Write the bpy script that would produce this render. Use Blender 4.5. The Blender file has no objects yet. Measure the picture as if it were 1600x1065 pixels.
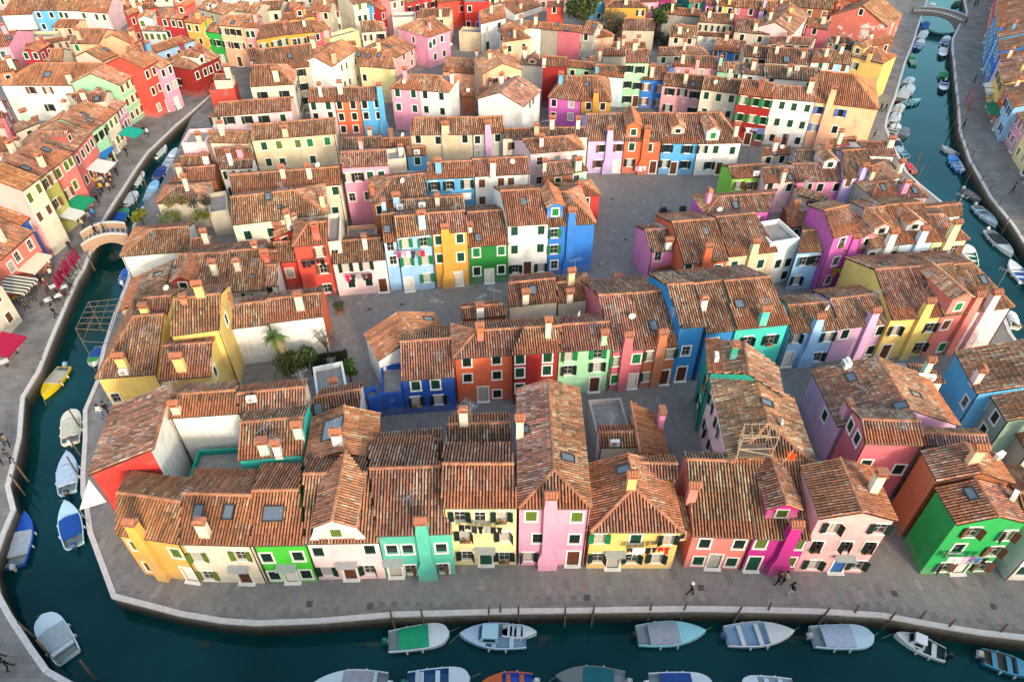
import bpy, bmesh, math, random
import numpy as np
from mathutils import Vector, Matrix
# ---------------------------------------------------------------- camera, sky, sun, exposure
scene = bpy.context.scene
COL = scene.collection
CAMH, PITCH, F = 50.0, math.radians(41.0), 1067.0      # metres, tilt below the horizon, focal length in photo pixels
cam_d = bpy.data.cameras.new('camera'); cam = bpy.data.objects.new('camera', cam_d); COL.objects.link(cam)
cam.location = (0, 0, CAMH); cam.rotation_euler = (math.pi/2 - PITCH, 0, 0)
cam_d.sensor_width = 36; cam_d.lens = 36*F/1600; cam_d.clip_end = 2000; scene.camera = cam
SUN_EL, SUN_AZ = math.radians(19.0), math.radians(26.0)  # azimuth measured from straight behind the camera towards the right
world = bpy.data.worlds.new('World'); scene.world = world; world.use_nodes = True
nt = world.node_tree; bg = nt.nodes['Background']; sky = nt.nodes.new('ShaderNodeTexSky')
sky.sky_type = 'NISHITA'; sky.sun_disc = False; sky.sun_elevation = SUN_EL
sky.sun_rotation = math.pi - SUN_AZ
sky.air_density = 1.5; sky.dust_density = 2.0; sky.ozone_density = 0.6
nt.links.new(sky.outputs[0], bg.inputs[0]); bg.inputs[1].default_value = 0.15
sun_d = bpy.data.lights.new('sun', 'SUN'); sun = bpy.data.objects.new('sun', sun_d); COL.objects.link(sun)
sun_d.energy = 1.05; sun_d.angle = math.radians(6.0); sun_d.color = (1.0, 0.86, 0.70)
sdir = Vector((math.sin(SUN_AZ)*math.cos(SUN_EL), -math.cos(SUN_AZ)*math.cos(SUN_EL), math.sin(SUN_EL)))
sun.rotation_euler = sdir.to_track_quat('Z', 'Y').to_euler()
scene.view_settings.view_transform = 'Standard'; scene.view_settings.look = 'None'
scene.view_settings.exposure = 1.57; scene.view_settings.gamma = 1.0; scene.view_settings.use_curve_mapping = False
WATER = -1.8
# ---------------------------------------------------------------- helpers
FW = np.array([0, math.cos(PITCH), -math.sin(PITCH)]); UP = np.array([0, math.sin(PITCH), math.cos(PITCH)]); RT = np.array([1.0, 0, 0])
CAM = np.array([0, 0, CAMH])
def ray(x, y): return FW*F + RT*(x-800) + UP*(532.5-y)
def unp(x, y, z=0.0):
    d = ray(x, y); t = (z-CAMH)/d[2]; return CAM + d*t
def proj(p):
    d = np.asarray(p, float)-CAM; w = d@FW; return 800+F*(d@RT)/w, 532.5-F*(d@UP)/w
OX = OY = 0.0; SC = 3.945
def o(c, r):
    global OX, OY
    OX, OY = c*400, (0, 260, 530, 795)[r]
def px(p): return (OX+p[0]/SC, OY+p[1]/SC)
def G(x, y, z=0.0):
    a = px((x, y)); return unp(a[0], a[1], z)
rng = random.Random(7)
def lin(h):
    h = h.lstrip('#'); c = [int(h[i:i+2], 16)/255 for i in (0, 2, 4)]
    return [v/12.92 if v <= .04045 else ((v+.055)/1.055)**2.4 for v in c]
MATS = {}
def mat(name, col, rough=.8, metal=0, var=0, scale=3, bump=0, spec=.3, trans=0):
    if name in MATS: return MATS[name]
    m = bpy.data.materials.new(name); m.use_nodes = True; n = m.node_tree.nodes; l = m.node_tree.links
    b = n['Principled BSDF']; c = lin(col) if isinstance(col, str) else list(col)
    b.inputs['Base Color'].default_value = (*c, 1); b.inputs['Roughness'].default_value = rough
    b.inputs['Metallic'].default_value = metal; b.inputs['Specular IOR Level'].default_value = spec
    if var:
        tc = n.new('ShaderNodeTexCoord'); nz = n.new('ShaderNodeTexNoise'); nz.inputs['Scale'].default_value = scale; nz.inputs['Detail'].default_value = 6
        nz.inputs['Roughness'].default_value = .65
        l.new(tc.outputs['Object'], nz.inputs['Vector'])
        r = n.new('ShaderNodeValToRGB'); r.color_ramp.elements[0].position = .3; r.color_ramp.elements[1].position = .72
        r.color_ramp.elements[0].color = (*[v*(1-var) for v in c], 1); r.color_ramp.elements[1].color = (*[min(1, v*(1+var*.7)) for v in c], 1)
        l.new(nz.outputs[0], r.inputs[0]); l.new(r.outputs[0], b.inputs['Base Color'])
        if bump:
            bp = n.new('ShaderNodeBump'); bp.inputs['Strength'].default_value = bump; bp.inputs['Distance'].default_value = .03
            l.new(nz.outputs[0], bp.inputs['Height']); l.new(bp.outputs[0], b.inputs['Normal'])
    MATS[name] = m; return m
def stucco(key, hexc):
    """weathered painted plaster: blotches, rain streaks, pale worn patches low on the wall"""
    name = 'plaster_'+key
    if name in MATS: return MATS[name]
    m = bpy.data.materials.new(name); m.use_nodes = True; n = m.node_tree.nodes; l = m.node_tree.links
    b = n['Principled BSDF']; c = lin(hexc); lu = .3*c[0]+.6*c[1]+.1*c[2]; c = [x*.93+lu*.07 for x in c]; b.inputs['Roughness'].default_value = .88; b.inputs['Specular IOR Level'].default_value = .2
    tc = n.new('ShaderNodeTexCoord'); oi = n.new('ShaderNodeObjectInfo')
    off = n.new('ShaderNodeVectorMath'); off.operation = 'ADD'; cm = n.new('ShaderNodeCombineXYZ')
    mu = n.new('ShaderNodeMath'); mu.operation = 'MULTIPLY'; mu.inputs[1].default_value = 90
    l.new(oi.outputs['Random'], mu.inputs[0]); l.new(mu.outputs[0], cm.inputs[0]); l.new(tc.outputs['Object'], off.inputs[0]); l.new(cm.outputs[0], off.inputs[1])
    def noise(sc, det, vec, stretch=None):
        nz = n.new('ShaderNodeTexNoise'); nz.inputs['Scale'].default_value = sc; nz.inputs['Detail'].default_value = det; nz.inputs['Roughness'].default_value = .65
        if stretch:
            mp = n.new('ShaderNodeMapping'); mp.inputs['Scale'].default_value = stretch; l.new(vec, mp.inputs[0]); l.new(mp.outputs[0], nz.inputs['Vector'])
        else: l.new(vec, nz.inputs['Vector'])
        return nz.outputs[0]
    def ramp(src, p0, p1):
        r = n.new('ShaderNodeMapRange'); r.inputs[1].default_value = p0; r.inputs[2].default_value = p1; l.new(src, r.inputs[0]); return r.outputs[0]
    def mix(f, a, bcol, fac):
        mx = n.new('ShaderNodeMix'); mx.data_type = 'RGBA'; k = n.new('ShaderNodeMath'); k.operation = 'MULTIPLY'; k.inputs[1].default_value = fac
        l.new(f, k.inputs[0]); l.new(k.outputs[0], mx.inputs[0]); l.new(a, mx.inputs[6]); mx.inputs[7].default_value = (*bcol, 1); return mx.outputs[2]
    rgb = n.new('ShaderNodeRGB'); rgb.outputs[0].default_value = (*c, 1); v = off.outputs[0]
    col = mix(ramp(noise(.55, 5, v), .40, .72), rgb.outputs[0], [x*.68+.02 for x in c], .75)
    col = mix(ramp(noise(1.0, 6, v, (2.2, 2.2, .25)), .52, .8), col, [x*.55+.025 for x in c], .7)
    g = sum(c)/3
    # some houses carry big patches of bare, greyed plaster
    big = n.new('ShaderNodeMath'); big.operation = 'MULTIPLY'; l.new(ramp(noise(.8, 9, v), .56, .62), big.inputs[0]); l.new(ramp(oi.outputs['Random'], .45, .9), big.inputs[1])
    col = mix(big.outputs[0], col, [min(.7, x*.35+.25*(g+.22)) for x in c], .7)
    col = mix(ramp(noise(1.3, 8, v), .6, .72), col, [min(.8, x*.55+.3*(g+.35)) for x in c], .6)
    if key == 'peeling': col = mix(ramp(noise(.42, 9, v), .55, .575), col, (.62, .58, .54), .95)
    # damp, bleached foot of the wall with a ragged edge
    sep = n.new('ShaderNodeSeparateXYZ'); l.new(tc.outputs['Object'], sep.inputs[0])
    ad = n.new('ShaderNodeMath'); ad.operation = 'MULTIPLY_ADD'; ad.inputs[1].default_value = -3.3; l.new(noise(1.8, 4, v), ad.inputs[0]); l.new(sep.outputs[2], ad.inputs[2])
    col = mix(ramp(ad.outputs[0], -.5, -.95), col, [min(.6, x*.5+.12) for x in c], .6)
    l.new(col, b.inputs['Base Color'])
    bp = n.new('ShaderNodeBump'); bp.inputs['Strength'].default_value = .25; bp.inputs['Distance'].default_value = .02
    l.new(noise(6, 5, v), bp.inputs['Height']); l.new(bp.outputs[0], b.inputs['Normal'])
    MATS[name] = m; return m
def attr_mat(name, rough=.85, scale=9, amt=.45, bump=.3, spec=.2):
    """colour comes piece by piece from the mesh ('tone'), roughened with a little grain"""
    if name in MATS: return MATS[name]
    m = bpy.data.materials.new(name); m.use_nodes = True; n = m.node_tree.nodes; l = m.node_tree.links; b = n['Principled BSDF']
    a = n.new('ShaderNodeAttribute'); a.attribute_name = 'tone'; tc = n.new('ShaderNodeTexCoord')
    nz = n.new('ShaderNodeTexNoise'); nz.inputs['Scale'].default_value = scale; nz.inputs['Detail'].default_value = 5; nz.inputs['Roughness'].default_value = .7
    l.new(tc.outputs['Object'], nz.inputs['Vector'])
    mr = n.new('ShaderNodeMapRange'); mr.inputs[1].default_value = .3; mr.inputs[2].default_value = .7; mr.inputs[3].default_value = 1-amt; mr.inputs[4].default_value = 1+amt
    l.new(nz.outputs[0], mr.inputs[0]); vm = n.new('ShaderNodeVectorMath'); vm.operation = 'SCALE'
    l.new(a.outputs['Color'], vm.inputs[0]); l.new(mr.outputs[0], vm.inputs['Scale']); l.new(vm.outputs[0], b.inputs['Base Color'])
    b.inputs['Roughness'].default_value = rough; b.inputs['Specular IOR Level'].default_value = spec
    if bump:
        bp = n.new('ShaderNodeBump'); bp.inputs['Strength'].default_value = bump; bp.inputs['Distance'].default_value = .02
        l.new(nz.outputs[0], bp.inputs['Height']); l.new(bp.outputs[0], b.inputs['Normal'])
    MATS[name] = m; return m
def link(name, mesh, parent=None, loc=(0, 0, 0), rz=0.0, rx=0.0, ry=0.0):
    ob = bpy.data.objects.new(name, mesh); COL.objects.link(ob)
    if parent is not None: ob.parent = parent
    ob.location = loc
    if rz or rx or ry: ob.rotation_euler = (rx, ry, rz)
    return ob
USED = {}
def tag(ob, label=None, cat=None, group=None, kind=None):
    if label:
        ob['label'] = label; USED.setdefault(label, []).append(ob)
    if cat: ob['category'] = cat
    if group: ob['group'] = group
    if kind: ob['kind'] = kind
    return ob
class MB:
    """collects simple solids into one mesh"""
    def __init__(s): s.v = []; s.f = []; s.m = []; s.t = []
    def add(s, vs, fs, mi=0, tone=None):
        k = len(s.v); s.v += [tuple(map(float, p)) for p in vs]; s.f += [tuple(k+i for i in f) for f in fs]; s.m += [mi]*len(fs)
        s.t += [tone or (1, 1, 1)]*len(vs); return s
    def box(s, x0, x1, y0, y1, z0, z1, mi=0, tone=None):
        return s.add([(x0, y0, z0), (x1, y0, z0), (x1, y1, z0), (x0, y1, z0), (x0, y0, z1), (x1, y0, z1), (x1, y1, z1), (x0, y1, z1)],
                     [(3, 2, 1, 0), (4, 5, 6, 7), (0, 1, 5, 4), (1, 2, 6, 5), (2, 3, 7, 6), (3, 0, 4, 7)], mi, tone)
    def frus(s, b, t, mi=0, tone=None):   # b,t = (x0,x1,y0,y1,z)
        p = [(b[0], b[2], b[4]), (b[1], b[2], b[4]), (b[1], b[3], b[4]), (b[0], b[3], b[4]), (t[0], t[2], t[4]), (t[1], t[2], t[4]), (t[1], t[3], t[4]), (t[0], t[3], t[4])]
        return s.add(p, [(3, 2, 1, 0), (4, 5, 6, 7), (0, 1, 5, 4), (1, 2, 6, 5), (2, 3, 7, 6), (3, 0, 4, 7)], mi, tone)
    def prism(s, poly, z0, z1, mi=0, tone=None):
        k = len(poly); vs = [(p[0], p[1], z0) for p in poly]+[(p[0], p[1], z1) for p in poly]
        return s.add(vs, [tuple(range(k-1, -1, -1)), tuple(range(k, 2*k))]+[(i, (i+1) % k, k+(i+1) % k, k+i) for i in range(k)], mi, tone)
    def tube(s, pts, r, n=6, mi=0, tone=None, caps=True):
        pts = [Vector(p) for p in pts]; rs = r if isinstance(r, (list, tuple)) else [r]*len(pts); vs = []; fs = []
        for i, p in enumerate(pts):
            d = (pts[min(i+1, len(pts)-1)]-pts[max(i-1, 0)]).normalized()
            a = d.orthogonal().normalized(); b = d.cross(a)
            for j in range(n):
                an = 2*math.pi*j/n; vs.append(p+(a*math.cos(an)+b*math.sin(an))*rs[i])
        for i in range(len(pts)-1):
            for j in range(n): fs.append((i*n+j, i*n+(j+1) % n, (i+1)*n+(j+1) % n, (i+1)*n+j))
        if caps: fs += [tuple(range(n-1, -1, -1)), tuple(range((len(pts)-1)*n, len(pts)*n))]
        return s.add(vs, fs, mi, tone)
    def lathe(s, prof, n=8, mi=0, tone=None, c=(0, 0)):
        vs = [(c[0]+r*math.cos(2*math.pi*j/n), c[1]+r*math.sin(2*math.pi*j/n), z) for r, z in prof for j in range(n)]; k = len(prof)
        fs = [(i*n+j, i*n+(j+1) % n, (i+1)*n+(j+1) % n, (i+1)*n+j) for i in range(k-1) for j in range(n)]+[tuple(range(n-1, -1, -1)), tuple(range((k-1)*n, k*n))]
        return s.add(vs, fs, mi, tone)
    def mesh(s, name, mats, tone=False, smooth=False):
        me = bpy.data.meshes.new(name); me.from_pydata(s.v, [], s.f)
        for m in (mats if isinstance(mats, (list, tuple)) else [mats]): me.materials.append(m)
        if any(s.m): me.polygons.foreach_set('material_index', s.m)
        if tone:
            at = me.attributes.new('tone', 'FLOAT_COLOR', 'POINT'); at.data.foreach_set('color', np.array([(*t, 1) for t in s.t], 'f').ravel())
        if smooth: me.polygons.foreach_set('use_smooth', [True]*len(me.polygons))
        me.update(); return me
def npmesh(name, V, Q, mats, tone=None, mi=None):
    """mesh from numpy quads"""
    me = bpy.data.meshes.new(name); nv, nq = len(V), len(Q)
    me.vertices.add(nv); me.vertices.foreach_set('co', np.ascontiguousarray(V, 'f').ravel())
    me.loops.add(nq*4); me.loops.foreach_set('vertex_index', np.ascontiguousarray(Q, 'i').ravel())
    me.polygons.add(nq); me.polygons.foreach_set('loop_start', np.arange(nq, dtype='i')*4)
    for m in (mats if isinstance(mats, (list, tuple)) else [mats]): me.materials.append(m)
    if mi is not None: me.polygons.foreach_set('material_index', np.ascontiguousarray(mi, 'i'))
    if tone is not None:
        at = me.attributes.new('tone', 'FLOAT_COLOR', 'POINT'); c = np.ones((nv, 4), 'f'); c[:, :3] = tone; at.data.foreach_set('color', c.ravel())
    me.polygons.foreach_set('use_smooth', np.zeros(nq, bool)); me.update(calc_edges=True); return me
# ---------------------------------------------------------------- colours of the town
WALL = {'white': '#e2dfda', 'cream': '#d9ccb4', 'paleyellow': '#e6d696', 'yellow': '#deba62', 'ochre': '#d6a040', 'mustard': '#c8922c', 'peach': '#e3ab86', 'orange': '#d66036',
 'terracotta': '#b86c44', 'brown': '#8e5434', 'coral': '#dc7266', 'salmon': '#e39ea0', 'palepink': '#ebc2c4', 'pink': '#da8fac', 'rose': '#c2606e', 'hotpink': '#f084b4', 'magenta': '#b0187c', 'purple': '#c056aa',
 'lilac': '#b9a3d6', 'mauve': '#c79ac0', 'red': '#c03028', 'darkred': '#8e1d1a', 'scarlet': '#c94234', 'crimson': '#a92332',
 'paleblue': '#bcd4e2', 'lightblue': '#8fbbe2', 'skyblue': '#4fa3d6', 'blue': '#2a74c8', 'deepblue': '#114aa4', 'azure': '#1d7fc2',
 'turquoise': '#48b09c', 'teal': '#0f8f80', 'aqua': '#2cc2b2', 'mint': '#a9d8bd', 'palegreen': '#93c9a0', 'green': '#17a63c', 'darkgreen': '#17752a', 'brightgreen': '#35b522', 'emerald': '#0c9a4a', 'lime': '#86c83a', 'olive': '#a9a84e',
 'peeling': '#d27060', 'grey': '#a8a49c', 'greygreen': '#7d9a8c', 'stone': '#b8ad9a', 'concrete': '#9c948a', 'beige': '#c9b795'}
SAY = {'peeling': 'peeling coral', 'paleyellow': 'pale yellow', 'palepink': 'pale pink', 'hotpink': 'hot pink', 'darkred': 'dark red', 'paleblue': 'pale blue', 'lightblue': 'light blue', 'skyblue': 'sky blue', 'deepblue': 'deep blue',
 'palegreen': 'pale green', 'darkgreen': 'dark green', 'brightgreen': 'bright green', 'greygreen': 'grey-green', 'stone': 'bare stone'}
def say(c): return SAY.get(c, c)
M_TILE = attr_mat('terracotta_tile', amt=.3)
M_ROOFBASE = mat('roof_bed', (.04, .023, .018), .9, var=.3)
M_TRIM = mat('white_stone_trim', '#dcd8d0', .7, var=.12, scale=4)
M_GLASS = mat('window_glass', (.015, .02, .022), .12, spec=.6)
M_CURT = mat('curtained_glass', (.42, .40, .36), .35, var=.25, scale=5, spec=.5)
M_SASH = mat('white_sash', '#a8a49c', .6)
M_GREEN = mat('green_shutter', (.006, .05, .030), .5, var=.25, scale=8)
M_BGREEN = mat('bright_green_shutter', (.008, .16, .05), .5, var=.2, scale=8)
M_DARK = mat('dark_green_shutter', (.006, .020, .016), .5, var=.25, scale=8)
M_BROWN = mat('brown_shutter', (.13, .05, .025), .6, var=.3, scale=8)
M_BLUEW = mat('blue_shutter', (.03, .12, .42), .5, var=.2, scale=8)
M_OLIVE = mat('olive_shutter', (.09, .14, .02), .5, var=.2, scale=8)
M_METAL = mat('gutter_metal', (.05, .045, .042), .5, metal=.4)
M_ALU = mat('aluminium', (.55, .55, .55), .35, metal=.9)
M_WHITEP = mat('white_plastic', '#d8d6d0', .5, var=.08)
M_GREYP = mat('grey_plastic', '#8c8c8a', .55)
M_BRICK = mat('chimney_brick', (.34, .14, .085), .9, var=.3, scale=6)
SHUT = {'g': M_GREEN, 'b': M_BGREEN, 'd': M_DARK, 'n': M_BROWN, 'u': M_BLUEW, 'l': M_OLIVE}
CACHE = {}
def cached(key, fn):
    if key not in CACHE: CACHE[key] = fn()
    return CACHE[key]
# ---------------------------------------------------------------- roof tiles
def tile_colours(a, b, age, seed):
    bs_ = b
    r = np.random.RandomState(seed); n = len(a)
    ph = r.rand(6)*6.28; w = .5+.5*np.sin(a*.9+ph[0]+1.3*np.sin(b*.7+ph[1]))*np.sin(b*.8+ph[2]+.9*np.sin(a*.5+ph[3]))
    w2 = .5+.5*np.sin(a*2.3+ph[4]+1.7*np.sin(b*1.9+ph[5]))
    new = np.array([.42, .158, .078]); mid = np.array([.27, .122, .074]); old = np.array([.185, .11, .078]); lich = np.array([.41, .325, .23]); dark = np.array([.07, .052, .044])
    wl = age*(.34+.50*w)*.9; wd = age*(.16+.42*w2)*.75; wo = age*.5; wn = (1-age)*1.5+.18; wm = .55
    P = np.stack([wn*np.ones(n), wm*np.ones(n), wo*np.ones(n), wl, wd], 1); P /= P.sum(1, keepdims=True); P = np.cumsum(P, 1)
    ci = np.round((a-a.min())/.23).astype(int); rn = np.floor(bs_/1.2+r.rand(4001)[ci % 4001]*3).astype(int); un = np.where(r.rand(n) < .5, r.rand(9973)[(ci*7919+rn*3571) % 9973], r.rand(n)); k = (un[:, None] > P[:, :4]).sum(1); C = np.stack([new, mid, old, lich, dark])[k]
    base = np.stack([new, mid, old, lich, dark]); mean = (np.diff(np.concatenate([np.zeros((n, 1)), P], 1), axis=1)[:, :, None]*base[None]).sum(1)
    C = .55*C+.45*mean
    C = C*(.78+.44*r.rand(977))[ci % 977][:, None]
    return C*(.86+.28*r.rand(n))[:, None]*(.82+.36*w)[:, None]*(.8+.4*r.rand())*np.array([1, 1.0+.14*r.rand(), 1.0+.26*r.rand()])
class Tiles:
    def __init__(s): s.V = []; s.Q = []; s.T = []; s.n = 0
    def put(s, V, Q, T): s.V.append(V); s.Q.append(Q+s.n); s.T.append(T); s.n += len(V)
    def plane(s, poly, age, pw=.24, tl=.44, seed=0):
        """poly: 3-D convex polygon, first two points along the eave (low edge)"""
        P = np.array([list(p) for p in poly], float); e = P[1]-P[0]; L = np.linalg.norm(e)
        if L < .2: return
        e /= L; nrm = np.zeros(3)
        for i in range(1, len(P)-1): nrm += np.cross(P[i]-P[0], P[i+1]-P[0])
        nrm /= np.linalg.norm(nrm)+1e-9
        if nrm[2] < 0: nrm = -nrm
        g = np.cross(nrm, e); g /= np.linalg.norm(g)
        if ((P[2]-P[0])@g) < 0: g = -g
        A = (P-P[0])@e; B = (P-P[0])@g; k = len(P); aa, b0s, b1s = [], [], []
        na = max(1, int((A.max()-A.min())/pw))
        for i in range(na):
            a = A.min()+(i+.5)*(A.max()-A.min())/na; ys = []
            for j in range(k):
                a0, a1 = A[j], A[(j+1) % k]
                if (a0-a)*(a1-a) < 0: ys.append(B[j]+(B[(j+1) % k]-B[j])*(a-a0)/(a1-a0))
            if len(ys) >= 2 and max(ys)-min(ys) > .12: aa.append(a); b0s.append(min(ys)); b1s.append(max(ys))
        if not aa: return
        a_, s_, e_ = [], [], []
        for a, b0, b1 in zip(aa, b0s, b1s):
            nt = max(1, round((b1-b0)/tl)); q = np.linspace(b0, b1, nt+1); q[0] -= .05
            a_.append(np.full(nt, a)); s_.append(q[:-1]); e_.append(q[1:])
        a = np.concatenate(a_); bs = np.concatenate(s_); be = np.concatenate(e_); n = len(a); r = np.random.RandomState(seed)
        a = a+r.uniform(-.012, .012, n); W = (A.max()-A.min())/na; hj = r.uniform(-.008, .014, n)+.03*np.sin(a*.9+seed)*np.sin(bs*.7+seed*1.7)
        prof = [(-.33, .0), (-.19, .105), (.19, .105), (.33, .0)]; vs = []
        for end, (bb, wf, lift) in enumerate(((bs, 1.0, .03), (be+.03, .84, .0))):
            for da, h in prof:
                vs.append(P[0]+np.outer(a+da*W*wf, e)+np.outer(bb, g)+np.outer(h+lift+hj+.012, nrm))
        V = np.stack(vs, 1).reshape(-1, 3); base = (np.arange(n)*8)[:, None]
        Q = np.concatenate([base+np.array([[0, 4, 5, 1]]), base+np.array([[1, 5, 6, 2]]), base+np.array([[2, 6, 7, 3]]), base+np.array([[0, 1, 2, 3]])])
        C = tile_colours(a, bs, age, seed)
        if seed % 3 == 0: m_ = bs < .9+.3*r.rand(n); C[m_] = np.array([.37, .15, .08])*(.7+.5*r.rand(m_.sum()))[:, None]
        s.put(V, Q, np.repeat(C, 8, 0))
    def cap(s, p, q, age, seed=0, r=.15, tl=.42):
        p = np.array(list(p), float); q = np.array(list(q), float); L = np.linalg.norm(q-p)
        if L < .3: return
        d = (q-p)/L; x = np.cross(d, [0, 0, 1]); x /= np.linalg.norm(x); u = np.cross(x, d); n = max(1, int(L/tl)); t = np.linspace(0, L, n+1); vs = []
        for tt, lift, w in ((t[:-1], .0, 1.0), (t[1:]+.03, .02, .9)):
            for da, h in ((-1, -.06), (-.5, .09), (.5, .09), (1, -.06)):
                vs.append(p+np.outer(tt, d)+np.outer(np.full(n, da*r*w), x)+np.outer(np.full(n, h+lift+.05), u))
        V = np.stack(vs, 1).reshape(-1, 3); base = (np.arange(n)*8)[:, None]
        Q = np.concatenate([base+np.array([[0, 4, 5, 1]]), base+np.array([[1, 5, 6, 2]]), base+np.array([[2, 6, 7, 3]]), base+np.array([[0, 1, 2, 3]])])
        rr = np.random.RandomState(seed); C = np.array([.42, .185, .105])*(1-.35*age)*(.75+.5*rr.rand(n))[:, None]; s.put(V, Q, np.repeat(C, 8, 0))
    def mesh(s, name):
        return npmesh(name, np.concatenate(s.V), np.concatenate(s.Q), M_TILE, np.concatenate(s.T))
# ---------------------------------------------------------------- windows, doors, chimneys and other parts
def win_frame(w, h, far):
    def f():
        b = MB(); t = .13
        b.box(-w/2-t, w/2+t, -.05, .0, h, h+t); b.box(-w/2-t-.03, w/2+t+.03, -.09, .0, -t, 0)
        b.box(-w/2-t, -w/2, -.05, .0, 0, h); b.box(w/2, w/2+t, -.05, .0, 0, h)
        return b.mesh('window', M_TRIM)
    return cached(('wf', w, h), f)
def win_pane(w, h, m):
    return cached(('wp', w, h, m.name), lambda: MB().box(-w/2, w/2, .13, .16, 0, h).mesh('pane', m))
def win_sash(w, h):
    def f():
        b = MB(); t = .04
        for x in (-w/2+t/2, 0, w/2-t/2): b.box(x-t/2, x+t/2, .09, .125, 0, h)
        for z in (t/2, h*.5, h-t/2): b.box(-w/2, w/2, .085, .12, z-t/2, z+t/2)
        return b.mesh('sash', M_SASH)
    return cached(('ws', w, h), f)
def shutter_mesh(w, h, m, side):
    def f():
        b = MB(); s = side; x = lambda v: v*s
        lo, hi = sorted((0, s*w)); b.box(lo, hi, -.045, -.01, .0, h)
        for z in (.18*h, .78*h): b.box(lo+.03, hi-.03, -.065, -.047, z, z+.09)
        return b.mesh('shutter', m)
    return cached(('sh', w, h, m.name, side), f)
def closed_mesh(w, h, m):
    def f():
        b = MB()
        for i in range(2):
            x0 = -w/2+i*w/2; b.box(x0+.01, x0+w/2-.01, .02, .06, 0.01, h-.01)
            for z in (.15, .5, .82): b.box(x0+.04, x0+w/2-.04, .0, .018, h*z, h*z+.07)
        return b.mesh('shutter', m)
    return cached(('cl', w, h, m.name), f)
def flower_box(w):
    b = MB(); b.box(-w/2, w/2, -.30, -.10, -.12, .04); r_ = random.Random(4)
    for i in range(26):
        x, y, z = r_.uniform(-w/2, w/2), r_.uniform(-.34, -.1), r_.uniform(.04, .26); s = r_.uniform(.04, .08)
        b.add([(x-s, y, z-s), (x+s, y, z-s*.5), (x, y+s, z+s), (x, y-s, z)], [(0, 1, 2), (0, 3, 1), (1, 3, 2), (2, 3, 0)], 1 if r_.random() < .7 else 2)
    return b.mesh('flower_box', [M_BRICK, mat('box_leaf', (.05, .11, .03), .7), mat('box_bloom', (.55, .06, .08), .7)])
def add_window(root, u_loc, rz, w, h, style, rg, near):
    fr = link('window', win_frame(w, h, not near), root, u_loc, rz)
    k = style[0]; sm = SHUT.get(style[1:2], M_GREEN)
    if k == 'c': link('shutter', closed_mesh(w, h, sm), fr); return
    pane = M_GLASS if k == 'p' else M_CURT if rg.random() < (.45 if k == 'o' else .12) else M_GLASS
    link('pane', win_pane(w, h, pane), fr)
    if k == 'p': return
    if near: link('sash', win_sash(w, h), fr)
    if near and rg.random() < .10: link('flower_box', cached(('fbox', w), lambda: flower_box(w)), fr)
    if k == 'o':
        sw = round(w*.52, 2)
        for s in (-1, 1):
            an = rg.choice((8, 14, 25, 60)) if near else 12
            link('shutter', shutter_mesh(sw, h, sm, s), fr, (s*(w/2+.02), -.055, 0), rz=-s*math.radians(an))
    if k == 'h':
        sw = round(w*.5, 2)
        for s in (-1, 1):
            link('shutter', shutter_mesh(sw, h, sm, s), fr, (s*(w/2+.02), -.055, 0), rz=-s*math.radians(rg.choice((95, 110, 120))))
DOORC = {'w': '#d8d4cc', 'n': '#5a3320', 'g': '#0e4a34', 'b': '#2a5c9a', 's': '#a8a49a'}
def add_door(root, loc, rz, style, rg, near, canopy=False):
    w, h = .95, 2.05
    fr = link('door', cached('doorframe', lambda: MB().box(-w/2-.14, w/2+.14, -.05, 0, h, h+.14).box(-w/2-.14, -w/2, -.05, 0, 0, h).box(w/2, w/2+.14, -.05, 0, 0, h).box(-w/2-.2, w/2+.2, -.28, 0, .0, .10).mesh('door', M_TRIM)), root, loc, rz)
    c = DOORC.get(style, '#5a3320'); m = mat('door_'+style, c, .55, var=.2, scale=5)
    def leaf():
        b = MB(); b.box(-w/2, w/2, .10, .15, 0, h)
        for x0, x1 in ((-w/2+.08, -.06), (.06, w/2-.08)):
            for z0, z1 in ((.15, .9), (1.05, 1.9)): b.box(x0, x1, .075, .098, z0, z1)
        return b.mesh('leaf', m)
    link('leaf', cached(('leaf', style), leaf), fr)
    if near: link('handle', cached('handle', lambda: MB().tube([(.34, .04, 1.0), (.34, .04, 1.12)], .02, 5).mesh('handle', M_ALU)), fr)
    if canopy:
        def cp():
            b = MB(); b.add([(-.78, 0, 2.58), (.78, 0, 2.58), (.78, -.62, 2.42), (-.78, -.62, 2.42), (-.78, 0, 2.61), (.78, 0, 2.61), (.78, -.62, 2.45), (-.78, -.62, 2.45)], [(0, 1, 2, 3), (7, 6, 5, 4), (0, 4, 5, 1), (1, 5, 6, 2), (2, 6, 7, 3), (3, 7, 4, 0)])
            for x in (-.72, .72): b.tube([(x, 0, 2.15), (x, -.58, 2.42)], .02, 5)
            return b.mesh('canopy', M_CANOPY)
        link('canopy', cached('canopy', cp), fr)
M_CANOPY = mat('canopy_sheet', '#8f9492', .35, var=.15, spec=.5)
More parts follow.
